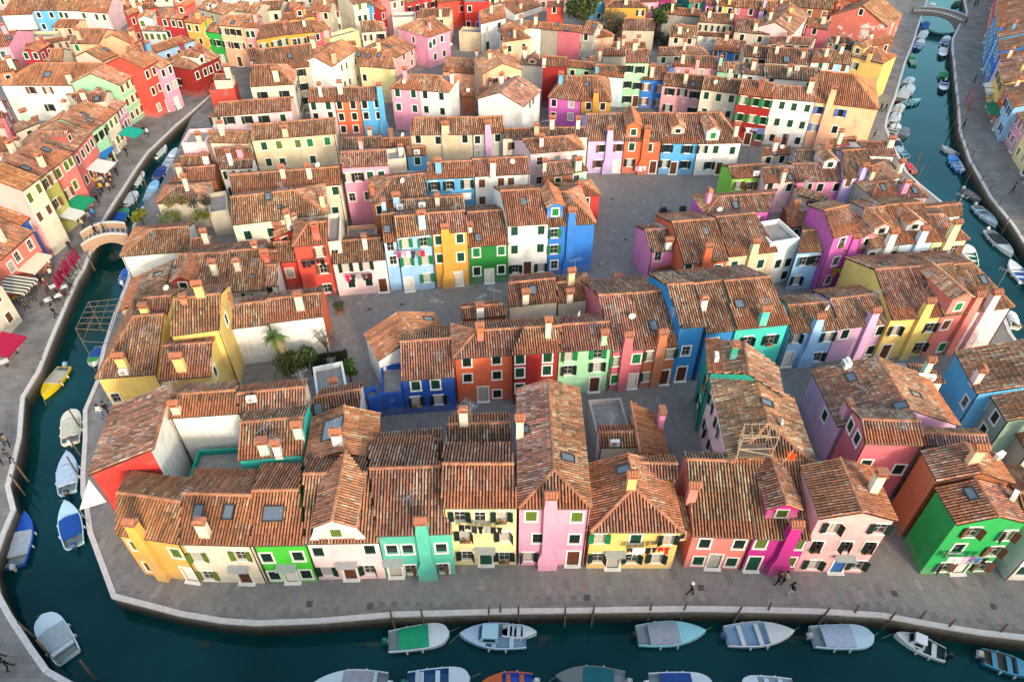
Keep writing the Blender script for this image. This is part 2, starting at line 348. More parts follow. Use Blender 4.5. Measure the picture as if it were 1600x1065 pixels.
def chimney_cap(parent, z, w, d, rg, style=None):
    st = style if style is not None else rg.choice((0, 0, 0, 1, 2))
    def f():
        b = MB(); W, D = w/2+.07, d/2+.07
        b.box(-W, W, -D, D, z, z+.09)
        if st == 0:      # little gabled tile roof on brick posts
            for sx in (-1, 1):
                for sy in (-1, 1): b.box(sx*(w/2)-.05, sx*(w/2)+.05, sy*(d/2)-.05, sy*(d/2)+.05, z+.09, z+.34)
            b.add([(-W-.05, -D-.05, z+.34), (W+.05, -D-.05, z+.34), (W+.05, D+.05, z+.34), (-W-.05, D+.05, z+.34), (-W-.05, 0, z+.62), (W+.05, 0, z+.62)], [(0, 1, 5, 4), (2, 3, 4, 5), (1, 2, 5), (3, 0, 4), (3, 2, 1, 0)])
            for i in range(4):
                x = -W+(2*W)*(i+.5)/4
                b.tube([(x, -D-.05, z+.37), (x, 0, z+.65)], .06, 5); b.tube([(x, D+.05, z+.37), (x, 0, z+.65)], .06, 5)
        elif st == 1:    # row of upright tiles
            for i in range(3):
                x = -w/2+w*(i+.5)/3; b.lathe([(.09, z+.09), (.08, z+.4)], 6, c=(x, 0))
            b.box(-W, W, -D, D, z+.4, z+.47)
        else:            # flat slab on posts
            for sx in (-1, 1): b.box(sx*(w/2)-.06, sx*(w/2)+.06, -d/2, d/2, z+.09, z+.3)
            b.frus((-W, W, -D, D, z+.3), (-W*.55, W*.55, -D*.55, D*.55, z+.48))
        return b.mesh('cap', M_BRICK)
    link('cap', cached(('cap', round(w, 2), round(d, 2), round(z, 2), st), f), parent)
def antenna_mesh(h, kind):
    def f():
        b = MB(); b.tube([(0, 0, 0), (0, 0, h)], .028, 5)
        b.tube([(-.7, 0, h-.15), (.7, 0, h-.15)], .018, 4)
        for i in range(6):
            x = -.65+i*.26; l = .22+.05*i; b.tube([(x, -l, h-.15), (x, l, h-.15)], .013, 4)
        if kind:
            b.tube([(0, -.5, h-.75), (0, .5, h-.75)], .018, 4)
            for i in range(5): y = -.45+i*.22; b.tube([(-.3, y, h-.75), (.3, y, h-.75)], .013, 4)
        return b.mesh('antenna', M_ALU)
    return cached(('an', h, kind), f)
def ac_mesh():
    def f():
        b = MB(); b.box(-.42, .42, -.17, .17, .12, .72); b.box(-.36, -.28, -.15, .15, 0, .12, 1); b.box(.28, .36, -.15, .15, 0, .12, 1)
        b.add([(-.06+.24*math.cos(i*math.pi/6), -.175, .42+.24*math.sin(i*math.pi/6)) for i in range(12)], [tuple(range(12))], 1)
        return b.mesh('air_conditioner', [M_WHITEP, M_GREYP])
    return cached('ac', f)
def dish_mesh():
    def f():
        b = MB(); b.tube([(0, 0, 0), (0, 0, .55)], .025, 5); n = 12
        vs = [(0, -.05, .6)]+[(.18*math.cos(i*2*math.pi/n), -.09, .6+.18*math.sin(i*2*math.pi/n)) for i in range(n)]+[(.36*math.cos(i*2*math.pi/n), -.2, .6+.36*math.sin(i*2*math.pi/n)) for i in range(n)]
        fs = [(0, 1+i, 1+(i+1) % n) for i in range(n)]+[(1+i, 1+n+i, 1+n+(i+1) % n, 1+(i+1) % n) for i in range(n)]
        b.add(vs, fs); b.tube([(0, -.1, .42), (0, -.5, .62)], .015, 4); return b.mesh('satellite_dish', M_WHITEP)
    return cached('dish', f)
def skylight_mesh(w, h):
    def f():
        b = MB(); t = .07
        b.box(-w/2, w/2, 0, t, 0, .16); b.box(-w/2, w/2, h-t, h, 0, .16); b.box(-w/2, -w/2+t, t, h-t, 0, .16); b.box(w/2-t, w/2, t, h-t, 0, .16)
        b.box(-w/2+t, w/2-t, t, h-t, .05, .1, 1); return b.mesh('skylight', [M_METAL, M_SKYGL])
    return cached(('skl', w, h), f)
M_SKYGL = mat('skylight_glass', (.10, .13, .16), .08, spec=.8)
# ---------------------------------------------------------------- house builder
HOUSES = []; ROW = ''; ROWN = 0; HN = 0
def row(phrase):
    global ROW, ROWN
    ROW = phrase; ROWN += 1
def solve_ze(p, by):
    lo, hi = .5, 16.0
    for _ in range(40):
        m = (lo+hi)/2; q = unp(p[0], p[1], m); yb = proj((q[0], q[1], 0))[1]
        if yb < by: lo = m
        else: hi = m
    return (lo+hi)/2
def hit_plane(pt, p0, n):
    d = ray(*pt); t = ((np.asarray(p0)-CAM)@n)/(d@n); return CAM+d*t
def inpoly(q, poly):
    s = 0; k = len(poly)
    for i in range(k):
        a, b = poly[i], poly[(i+1) % k]; c = (b[0]-a[0])*(q[1]-a[1])-(b[1]-a[1])*(q[0]-a[0])
        if c > 1e-9: s += 1
        elif c < -1e-9: s -= 1
    return abs(s) >= k-1 or abs(s) == k
def wall_mesh(edges, mats):
    """edges: (p, q, profile, openings, material index); openings are (u0,u1,z0,z1) holes with real reveals"""
    b = MB()
    for p, q, prof, ops, mi in edges:
        p = np.asarray(p[:2]); q = np.asarray(q[:2]); L = np.linalg.norm(q-p); u = (q-p)/L; inn = np.array([-u[1], u[0]])
        P = lambda a, z, dep=0: (*(p+u*a+inn*dep), z)
        zt = min(prof[0][1], prof[-1][1]); us = sorted({0, L, *[x for o_ in ops for x in o_[:2]]}); zs = sorted({-.3, zt, *[z for o_ in ops for z in o_[2:]]})
        for i in range(len(us)-1):
            j = 0
            while j < len(zs)-1:
                def hole(jj): 
                    cu, cz = (us[i]+us[i+1])/2, (zs[jj]+zs[jj+1])/2
                    return any(o_[0] < cu < o_[1] and o_[2] < cz < o_[3] for o_ in ops)
                if hole(j): j += 1; continue
                j2 = j
                while j2+1 < len(zs)-1 and not hole(j2+1): j2 += 1
                b.add([P(us[i], zs[j]), P(us[i+1], zs[j]), P(us[i+1], zs[j2+1]), P(us[i], zs[j2+1])], [(0, 1, 2, 3)], mi); j = j2+1
        for u0, u1, z0, z1 in ops:
            d = .165; a = [P(u0, z0), P(u1, z0), P(u1, z1), P(u0, z1), P(u0, z0, d), P(u1, z0, d), P(u1, z1, d), P(u0, z1, d)]
            b.add(a, [(0, 4, 5, 1), (1, 5, 6, 2), (2, 6, 7, 3), (3, 7, 4, 0), (4, 7, 6, 5)], mi)
        top = [P(0, zt), P(L, zt)]+[P(a, z) for a, z in reversed(prof) if z > zt+.01]
        if len(top) > 2: b.add(top, [tuple(range(len(top)))], mi)
    return b.mesh('wall', mats)
def h(col, eL, eR, rd, ze=None, typ='side', k=1.0, hl=0, hr=0, hf=0, hb=0, pitch=22, age=.62, w=(), wl=(), wr=(), wb=(), g=None, gl=None, gr=None, gb=None, ws='og', d=(), fc=(), ch=(), sk=(), an=(), ac=(), di=(), dm=(),
      sc=None, bc=None, lb=None, base=None, baseR=None, ov=.22, cp=0, wsz=(.82, 1.2), D=None, raw=False, lay=None):
    global HN
    HN += 1; hn = HN; rg = random.Random(hn*13+5); tp = math.tan(math.radians(pitch))
    PX = (lambda p: p) if raw else px
    a, b = PX(eL), PX(eR)
    if base is not None: ze = solve_ze(a, base if raw else OY+base/SC)
    if baseR is not None: ze = solve_ze(b, baseR if raw else OY+baseR/SC)
    A, B = unp(*a, ze), unp(*b, ze); L = np.linalg.norm((B-A)[:2]); u = (B-A)/L; u[2] = 0; v = np.array([-u[1], u[0], 0.0])
    pl_n = np.array([-v[0]*tp, -v[1]*tp, 1.0]); faces = []; caps = []
    dist = float((A+B)[1]/2)
    if typ in ('side', 'shed'):
        if isinstance(rd, (int, float)):
            s = float(rd); r0, r1 = A+v*s, B+v*s
        elif isinstance(rd[0], (int, float)):
            q = hit_plane(PX(rd), A, pl_n); s = (q-A)@v; r0, r1 = A+v*s, B+v*s
        else:
            q0, q1 = hit_plane(PX(rd[0]), A, pl_n), hit_plane(PX(rd[1]), A, pl_n); s0, s1 = (q0-A)@v, (q1-A)@v; s = (s0+s1)/2
            # keep the ends' slant, but never more than 35 degrees
            d0, d1 = (q0-A)@u*s/max(s0, .3), (q1-B)@u*s/max(s1, .3); lim = .7*s
            if hl: d0 = 0
            if hr: d1 = 0
            d0 = max(-lim, min(lim, d0)); d1 = max(-lim, min(lim, d1)); r0, r1 = A+v*s+u*d0, B+v*s+u*d1
        if not 1.0 < s < 9: print('HOUSE', hn, col, 'half depth %.1f' % s)
        s = max(1.0, s); zr = ze+s*tp
        r0 = np.array([*r0[:2], zr]); r1 = np.array([*r1[:2], zr])
        if typ == 'side':
            zb = zr-k*s*tp; C = r1+(r1-B)*k; Dp = r0+(r0-A)*k; C[2] = Dp[2] = zb
            rl = np.linalg.norm((r1-r0)[:2]); ru = (r1-r0)/rl; hs = min(s*.95, rl*.47)
            h0, h1 = (r0+ru*hs if hl else r0), (r1-ru*hs if hr else r1)
            faces = [[A, B, h1, h0], [C, Dp, h0, h1]]; caps = [(h0, h1)]
            if hl: faces.append([Dp, A, h0]); caps += [(A, h0), (Dp, h0)]
            if hr: faces.append([B, C, h1]); caps += [(B, h1), (C, h1)]
        else:
            C, Dp = r1, r0; faces = [[A, B, C, Dp]]; caps = [(Dp, C)]
    elif typ == 'gable':
        zr = ze+L/2*tp
        if D is None: q = unp(*PX(rd), zr); D = (q-A)@v
        if not 2 < D < 32: print('HOUSE', hn, col, 'gable depth %.1f' % D)
        D = max(2.5, D); C, Dp = B+v*D, A+v*D; m0, m1 = (A+B)/2, (C+Dp)/2; m0[2] = m1[2] = zr; hs = min(L/2, D*.47)
        h0, h1 = (m0+v*hs if hf else m0), (m1-v*hs if hb else m1)
        faces = [[Dp, A, h0, h1], [B, C, h1, h0]]; caps = [(h0, h1)]
        if hf: faces.append([A, B, h0]); caps += [(A, h0), (B, h0)]
        if hb: faces.append([C, Dp, h1]); caps += [(C, h1), (Dp, h1)]
    else:  # flat terrace with a parapet
        s = float(rd) if isinstance(rd, (int, float)) else float((unp(*PX(rd), ze)-A)@v)
        s = max(1.5, s); C, Dp = B+v*s, A+v*s; zr = ze
    R = [A, B, C, Dp]
    # frame of the house: origin in the middle of its ground plan, x along its front
    cen = sum(R)/4; ang = math.atan2(u[1], u[0]); ca, sa = math.cos(-ang), math.sin(-ang)
    def loc(p):
        x, y = p[0]-cen[0], p[1]-cen[1]; return np.array([x*ca-y*sa, x*sa+y*ca, p[2]])
    R = [loc(p) for p in R]; faces = [[loc(p) for p in f] for f in faces]; caps = [(loc(p), loc(q)) for p, q in caps]
    root = link('house', None, None, (cen[0], cen[1], 0), ang)
    ovs = ov if typ != 'flat' else 0.0
    W = []
    for i in range(4):
        p, nx, pv = R[i], R[(i+1) % 4], R[(i-1) % 4]; a1 = (nx-p)[:2]; a1 /= np.linalg.norm(a1); a2 = (pv-p)[:2]; a2 /= np.linalg.norm(a2)
        o1, o2 = (.06, ovs) if i in (0, 2) else (ovs, .06)
        if typ == 'flat': o1 = o2 = .0
        W.append(p[:2]+a1*o1+a2*o2)
    def zroof(q):
        best = None
        for f in faces:
            n = np.cross(f[1]-f[0], f[2]-f[0]); z = f[0][2]-((q[0]-f[0][0])*n[0]+(q[1]-f[0][1])*n[1])/n[2]; best = z if best is None else min(best, z)
        return best-.05
    if typ == 'flat': zc = [ze]*4
    else: zc = [zroof(p) for p in W]
    profs = []
    for i in range(4):
        p, q = W[i], W[(i+1) % 4]; Le = np.linalg.norm(q-p); pr = [(0, zc[i]), (Le, zc[(i+1) % 4])]
        if (typ == 'side' and ((i == 1 and not hr) or (i == 3 and not hl))) or (typ == 'gable' and ((i == 0 and not hf) or (i == 2 and not hb))):
            r = caps[0][1] if (i == 1 and typ == 'side') or (i == 2) else caps[0][0]
            um = float(np.clip((r[:2]-p)@(q-p)/Le, .1, Le-.1)); pr = [pr[0], (um, zr-.07), pr[1]]
        profs.append(pr)
    near = dist < 95
    blank_ = any(t_ in (lb or '') for t_ in ('blank', 'plain wall', 'bare concrete', 'white wall', 'garden house', 'concrete-walled'))
    if not (w or g) and not blank_ and ze > 4.3 and dist > 60 and typ != 'flat': g = (max(1, round(L/2.9)), 2 if ze < 7.3 else 3, rg.choice(('cg', 'od', 'gd', 'on', 'gd', 'cd')))
    if not (wr or gr) and ze > 5 and dist > 90 and rg.random() < .5: gr = (2, 2, 'gd')
    if not (wl or gl) and ze > 5 and dist > 90 and rg.random() < .4: gl = (1, 2, 'gd')
    # openings
    edges = []; wins = [[], [], [], []]; doors = [[], [], [], []]
    Wc = np.array([*cen[:2], 0]); ca2, sa2 = math.cos(ang), math.sin(ang)
    def world(p): return np.array([cen[0]+p[0]*ca2-p[1]*sa2, cen[1]+p[0]*sa2+p[1]*ca2, p[2] if len(p) > 2 else 0.0])
    def wallhit(i, pt):
        p, q = world(W[i]), world(W[(i+1) % 4]); uu = (q-p)/np.linalg.norm(q-p); n = np.array([uu[1], -uu[0], 0]); hp = hit_plane(PX(pt), p, n); return float((hp-p)@uu), float(hp[2])
    for i, lst in enumerate((w, wr, wb, wl)):
        Le = np.linalg.norm(W[(i+1) % 4]-W[i]); zt = min(profs[i][0][1], profs[i][-1][1]); zm = max(z for _, z in profs[i])
        cand = []
        for e in lst:
            uu, zz = wallhit(i, e[:2]); st = e[2] if len(e) > 2 else ws
            cand.append((uu, zz-wsz[1]/2, *wsz, st))
        gg = (g, gr, gb, gl)[i]
        if gg:
            nc, nr = gg[0], gg[1]; st = gg[2] if len(gg) > 2 else ws; fh = zt/nr
            for rr in range(nr):
                for c in range(nc):
                    if rr == 0 and i == 0 and nc > 1 and c == (hn % nc) and not d: doors[i].append((Le*(c+.5)/nc, rg.choice('nwgs'))); continue
                    cand.append((Le*(c+.5)/nc+rg.uniform(-.08, .08), rr*fh+fh*.36, wsz[0], min(wsz[1], fh*.5), st))
        if i == 0:
            for e in d: uu, zz = wallhit(0, e[:2]); doors[0].append((uu, e[2] if len(e) > 2 else 'n'))
        ok = []
        for x, z, ww, hh, st in cand:
            hw = ww/2+.16; x = min(max(x, hw+.08), Le-hw-.08); z = max(.45, z)
            if Le < 2*hw+.2: continue
            if z+hh+.2 > zm: z = zm-hh-.22
            if z < .3: continue
            if any(abs(x-x2) < (ww+w2)/2+.2 and abs(z-z2) < max(hh, h2)+.2 for x2, z2, w2, h2, _ in ok): continue
            if any(abs(x-dx) < ww/2+.75 and z < 2.3 for dx, _ in doors[i]): continue
            ok.append((x, z, ww, hh, st))
        wins[i] = ok; doors[i] = [(min(max(x, .75), Le-.75), s_) for x, s_ in doors[i] if Le > 1.7]
    mats = [stucco(col, WALL[col])]
    if sc: mats.append(stucco(sc, WALL[sc]))
    if bc: mats.append(stucco(bc, WALL[bc]))
    for i in range(4):
        zt = min(profs[i][0][1], profs[i][-1][1]); ops = [(x-ww/2, x+ww/2, z, z+hh) for x, z, ww, hh, st in wins[i] if z+hh < zt-.05]+[(x-.475, x+.475, 0, 2.05) for x, _ in doors[i] if zt > 2.2]
        mi = 0 if i == 0 else (len(mats)-1 if (i == 2 and bc) else (1 if sc else 0))
        edges.append((W[i], W[(i+1) % 4], profs[i], ops, mi))
    link('wall', wall_mesh(edges, mats), root)
    for i in range(4):
        p, q = W[i], W[(i+1) % 4]; Le = np.linalg.norm(q-p); uu = (q-p)/Le; an_ = math.atan2(uu[1], uu[0]); zt = min(profs[i][0][1], profs[i][-1][1])
        out = np.array([uu[1], -uu[0]])
        for x, z, ww, hh, st in wins[i]:
            off = 0 if z+hh < zt-.05 else .17
            c = p+uu*x+out*off; add_window(root, (c[0], c[1], z), an_, ww, hh, st, rg, near)
        for x, st in doors[i]:
            c = p+uu*x; add_door(root, (c[0], c[1], 0), an_, st, rg, near, cp and i == 0)
    # roof
    wx, wy = 'xy', ''
    if typ != 'flat':
        b_ = MB(); th = .1
        for f in faces:
            kk = len(f); n = np.cross(f[1]-f[0], f[2]-f[0]); n /= np.linalg.norm(n); n = n if n[2] > 0 else -n
            b_.add([tuple(p) for p in f]+[tuple(p-n*th) for p in f], [tuple(range(kk)), tuple(range(2*kk-1, kk-1, -1))]+[(i, kk+i, kk+(i+1) % kk, (i+1) % kk) for i in range(kk)])
        ro = link('roof', b_.mesh('roof', M_ROOFBASE), root)
        T = Tiles(); pw, tl = (.235, .42) if dist < 60 else ((.245, .46) if dist < 95 else ((.28, .6) if dist < 130 else (.33, .75)))
        for j, f in enumerate(faces): T.plane(f, age, pw, tl, seed=hn*7+j)
        if T.n: tag(link('roof_tiles', T.mesh('roof_tiles'), ro), kind='stuff')
        T = Tiles()
        for j, (p, q) in enumerate(caps): T.cap(p, q, age, hn*3+j)
        if T.n: tag(link('ridge_tiles', T.mesh('ridge_tiles'), ro), kind='stuff')
        gm = MB(); p, q = R[0], R[1]; gm.tube([(p[0], p[1]-.02, p[2]-.05), (q[0], q[1]-.02, q[2]-.05)], .065, 6)
        if typ == 'gable' and not hf:
            gm = MB()
            for p, q in ((R[3], R[0]), (R[1], R[2])): gm.tube([(p[0], p[1], p[2]-.05), (q[0], q[1], q[2]-.05)], .065, 6)
        link('gutter', gm.mesh('gutter', M_METAL), root)
        if near and rg.random() < .6:
            s_ = rg.choice((0, 1)); c = W[s_]+(W[1-s_]-W[s_])*.02; link('downpipe', MB().tube([(c[0], c[1]-.07, 0.05), (c[0], c[1]-.07, zc[0]-.1)], .045, 6).mesh('downpipe', M_METAL), root)
    else:
        poly = [tuple(p) for p in W]; t = .14
        inn = []
        for i in range(4):
            p = W[i]; a1 = (W[(i+1) % 4]-p); a1 = a1/np.linalg.norm(a1); a2 = W[i-1]-p; a2 = a2/np.linalg.norm(a2); inn.append(p+a1*.2+a2*.2)
        link('terrace_floor', MB().prism([tuple(p) for p in inn], ze-.65, ze-.55).mesh('terrace_floor', mat('terrace_tile', '#8e8884', .8, var=.25, scale=2)), root)
        pm = MB()
        for i in range(4):
            j = (i+1) % 4; pm.add([(*W[i], ze), (*W[j], ze), (*inn[j], ze), (*inn[i], ze), (*inn[j], ze-.6), (*inn[i], ze-.6)], [(0, 1, 2, 3), (3, 2, 4, 5)])
        link('parapet', pm.mesh('parapet', mats[0]), root)
    # things fixed on the roof
    wf = [[world(p) for p in f] for f in faces]
    if typ == 'flat': wf = [[world(np.array([*p, ze-.55])) for p in W]]
    def roofhit(pt):
        best = None
        for j, f in enumerate(wf):
            n = np.cross(f[1]-f[0], f[2]-f[0]); q = hit_plane(PX(pt), f[0], n)
            if inpoly(q, f):
                t = np.linalg.norm(q-CAM)
                if best is None or t < best[0]: best = (t, j, q)
        if best is None:
            f = wf[0]; n = np.cross(f[1]-f[0], f[2]-f[0]); q = hit_plane(PX(pt), f[0], n); c = sum(f)/len(f)
            for _ in range(14):
                if inpoly(q, f): break
                q = q*.8+c*.2
            best = (0, 0, q)
        j, q = best[1], best[2]; f = wf[j]; e = f[1]-f[0]; return q, math.atan2(e[1], e[0])-ang, j
    def lz(q): l_ = loc(q); return (float(l_[0]), float(l_[1]), float(l_[2]))
    def spot():
        f = wf[0] if rg.random() < .75 or len(wf) < 2 else wf[1]; a_, b_ = rg.uniform(.15, .85), rg.uniform(.2, .75); lo = f[0]*(1-a_)+f[1]*a_; hi = f[-1]*(1-a_)+f[2]*a_; return proj(lo*(1-b_)+hi*b_)
    def auto(): q_ = spot(); return q_ if raw else ((q_[0]-OX)*SC, (q_[1]-OY)*SC)
    if typ != 'flat' and dist > 44:
        if not ch and not fc and rg.random() < .75: ch = [(*auto(), rg.choice((.55, .65, .8)), rg.choice((1.2, 1.5, 1.8)))]+([(*auto(), .6, 1.3)] if L > 7 and rg.random() < .6 else [])
        if not an and dist < 130 and rg.random() < .45: an = [(*auto(), rg.choice((1.8, 2.4, 2.8)))]
        if not sk and rg.random() < .22: sk = [auto()]
        if not di and not ac and dist < 120 and rg.random() < .16: di = [auto()]
    for e in ch:
        q, az, j = roofhit(e[:2]); cw = e[2] if len(e) > 2 else .62; hh = e[3] if len(e) > 3 else 1.5; cc = e[4] if len(e) > 4 else (col if rg.random() < .5 else 'cream')
        def f_(): 
            b = MB(); b.frus((-cw/2, cw/2, -.26, .26, -.4), (-cw/2*.92, cw/2*.92, -.25, .25, hh)); return b.mesh('chimney', stucco(cc, WALL[cc]))
        c = link('chimney', cached(('chm', cw, hh, cc), f_), root, lz(q), az if typ != 'gable' else 0); chimney_cap(c, hh, cw, .52, rg)
    for e in fc:
        uu, _ = wallhit(0, e[:2]); fl = e[2] if len(e) > 2 else 1; hh = e[3] if len(e) > 3 else 1.5; cc = e[4] if len(e) > 4 else col; cw = .95
        p, q = W[0], W[1]; du = (q-p)/np.linalg.norm(q-p); c = p+du*uu; zt = zc[0]; b = MB(); pr = .42
        if fl:
            b.box(-cw*.8, cw*.8, -pr-.1, 0, 0, 1.5); b.frus((-cw*.8, cw*.8, -pr-.1, 0, 1.5), (-cw/2, cw/2, -pr, 0, 2.4)); b.box(-cw/2, cw/2, -pr, .0, 2.4, zt+.25)
        else: b.box(-cw/2, cw/2, -pr, .0, 0, zt+.25)
        b.frus((-cw/2, cw/2, -pr, .22, zt+.25), (-cw/2*.8, cw/2*.8, -pr*.9, .2, zt+hh))
        co = link('chimney', b.mesh('chimney', stucco(cc, WALL[cc])), root, (c[0], c[1], 0))
        # cap sits centred over the stack
        st = MB(); chimney_cap_at(co, zt+hh, cw*.8, .55, (-.5*pr*.9+.1), rg)
    for e in sk:
        q, az, j = roofhit(e[:2]); ww, hh = (e[2], e[3]) if len(e) > 3 else (.8, 1.15)
        f = faces[j]; ee = f[1]-f[0]; ee /= np.linalg.norm(ee); n = np.cross(f[1]-f[0], f[2]-f[0]); n /= np.linalg.norm(n); n = n if n[2] > 0 else -n; up = np.cross(n, ee)
        l_ = loc(q)+n*.06-up*hh/2; ob = link('skylight', skylight_mesh(ww, hh), root)
        ob.matrix_local = Matrix(((ee[0], up[0], n[0], l_[0]), (ee[1], up[1], n[1], l_[1]), (ee[2], up[2], n[2], l_[2]), (0, 0, 0, 1)))
    for e in an:
        q, az, j = roofhit(e[:2]); hh = e[2] if len(e) > 2 else 2.6; link('antenna', antenna_mesh(hh, hn % 2), root, tuple(np.array(lz(q))-(0, 0, .15)), rg.uniform(0, 3))
    for e in ac:
        q, az, j = roofhit(e[:2]); link('air_conditioner', ac_mesh(), root, tuple(np.array(lz(q))+(0, 0, .05)), e[2] if len(e) > 2 else 0)
    for e in di:
        q, az, j = roofhit(e[:2]); link('satellite_dish', dish_mesh(), root, tuple(np.array(lz(q))-(0, 0, .05)), rg.uniform(-.5, 1.2))
    for e in dm:
        q, az, j = roofhit(e[:2]); dormer(root, lz(q), az, e[2], e[3], e[4] if len(e) > 4 else col, tp, age, hn, e[5] if len(e) > 5 else 'cg', pw, tl)
    HOUSES.append(dict(ob=root, col=col, lb=lb, row=ROW, rn=ROWN, st=max(1, round((ze+.4)/2.85)), x=cen[0], y=cen[1], typ=typ, hip=hl or hr or hf, feat=(len(fc), len(ch), len(dm), len(sk)), ws=ws, poly=[world(p) for p in W], zr=zr, ze=ze))
    return HOUSES[-1]
def chimney_cap_at(parent, z, w, d, yoff, rg):
    k = len(parent.children); chimney_cap(parent, z, w, d, rg, 0)
    parent.children[-1].location = (0, yoff, 0)
def dormer(root, l, az, w, hh, col, tp, age, seed, st, pw, tl):
    b = MB(); gt = w/2*.55; Ld = (hh+gt)/tp+.2; Lw = hh/tp+.25
    b.add([(-w/2, 0, -.3), (w/2, 0, -.3), (w/2, 0, hh), (0, 0, hh+gt), (-w/2, 0, hh), (-w/2, Lw, -.3), (w/2, Lw, -.3), (w/2, Lw, hh), (-w/2, Lw, hh)], [(0, 1, 2, 3, 4), (1, 6, 7, 2), (5, 0, 4, 8)])
    dmo = link('dormer', b.mesh('dormer', stucco(col, WALL[col])), root, l, az)
    T = Tiles(); o_ = .14; zo = gt/(w/2)*o_
    Lr = (hh+gt)/tp
    f1 = [(-w/2-o_, Lw-.2, hh-zo), (-w/2-o_, -.2, hh-zo), (0, -.2, hh+gt), (0, Lr, hh+gt)]; f2 = [(w/2+o_, -.2, hh-zo), (w/2+o_, Lw-.2, hh-zo), (0, Lr, hh+gt), (0, -.2, hh+gt)]
    T.plane(f1, age, pw, tl, seed+90); T.plane(f2, age, pw, tl, seed+91); T.cap((0, -.2, hh+gt), (0, Lr, hh+gt), age, seed)
    bb = MB()
    for f in (f1, f2): bb.add([np.array(p)+(0, 0, .01) for p in f], [(0, 1, 2, 3)])
    link('dormer_roof', bb.mesh('dormer_roof', M_ROOFBASE), dmo)
    tag(link('roof_tiles', T.mesh('roof_tiles'), dmo), kind='stuff')
    ww, wh = min(.8, w*.5), min(.95, hh*.62); z0 = max(.15, hh*.22)
    sm = SHUT.get(st[1:2], M_GLASS) if st[0] == 'c' else M_GLASS
    m = MB(); t = .11
    m.box(-ww/2-t, ww/2+t, -.06, -.005, z0+wh, z0+wh+t); m.box(-ww/2-t, ww/2+t, -.09, -.005, z0-t, z0); m.box(-ww/2-t, -ww/2, -.06, -.005, z0, z0+wh); m.box(ww/2, ww/2+t, -.06, -.005, z0, z0+wh)
    m.box(-ww/2, ww/2, -.03, -.005, z0, z0+wh, 1)
    link('window', m.mesh('window', [M_TRIM, sm]), dmo)
    if w > 2.6:   # scrolled shoulders of the big dormer
        sh = MB()
        for s in (-1, 1):
            pts = [(w/2, .0)]+[(w/2+.62*(1-math.sin(t*math.pi/2*.98))**.8, hh*t) for t in np.linspace(0, 1, 9)]; pts = [(p[0], p[1]) for p in pts]
            poly = [(w/2-.1, -.25)]+[(x, z) for x, z in pts[1:]]+[(w/2-.1, hh)]
            if s > 0: vs = [(x, -.06, z) for x, z in poly]+[(x, .1, z) for x, z in poly]
            else: vs = [(-x, .1, z) for x, z in poly]+[(-x, -.06, z) for x, z in poly]
            k = len(poly); sh.add(vs, [tuple(range(k)), tuple(range(2*k-1, k-1, -1))]+[(i, k+i, k+(i+1) % k, (i+1) % k) for i in range(k)])
        link('scroll', sh.mesh('scroll', M_TRIM), dmo)
def oz(x0, y0, s):
    global OX, OY, SC
    OX, OY, SC = x0, y0, s
def o(c, r): oz(c*400, (0, 260, 530, 795)[r], 3.945)
# ---------------------------------------------------------------- ground, quays, water
def gp(l, z=0.0): return [tuple(map(float, unp(x, y, z)[:2])) for x, y in l]
MAIN_W = [(322,160),(300,182),(285,214),(270,252),(250,291),(222,323),(208,352),(203,395),(200,435),(178,490),(160,545),(150,596),(130.5,641),(130.5,687),(127,738),(127,771),(133,795),(138,833),(175,933)]
MAIN_S = [(281,961),(345,972),(400,976),(501,972),(617,962),(800,957),(901,956),(1079,953),(1200,955),(1276,957),(1377,963),(1453,977),(1530,990),(1600,998),(1700,1012)]
MAIN_E = [(1790,1000),(1760,800),(1680,640),(1600,548),(1580,520),(1560,470),(1540,432),(1504,392),(1492,345),(1479,321),(1438,288),(1418,269),(1393,220),(1385,198),(1388,182),(1400,152),(1415,99),(1428,66),(1440,28),(1450,0),(1462,-40)]
EAST = [(1510,-40),(1506,0),(1510,20),(1499,38),(1488,60),(1487,75),(1490,100),(1492,125),(1496,160),(1499,207),(1504,220),(1514,250),(1530,278),(1546,307),(1580,349),(1600,379),(1690,480),(1850,640)]
WEST = [(340,140),(304,172),(276,196),(233,237),(215,262),(177,321),(160,349),(134,417),(122,437),(104,478),(82,530),(63,578),(38,619),(33,682),(15,758),(24,795),(8,833),(-10,885),(0,927),(18,960),(51,1010),(76,1045),(112,1065),(200,1100),(420,1112),(800,1110),(1200,1112),(1700,1130)]
mw, ms, me_, ea, we = gp(MAIN_W), gp(MAIN_S), gp(MAIN_E), gp(EAST), gp(WEST)
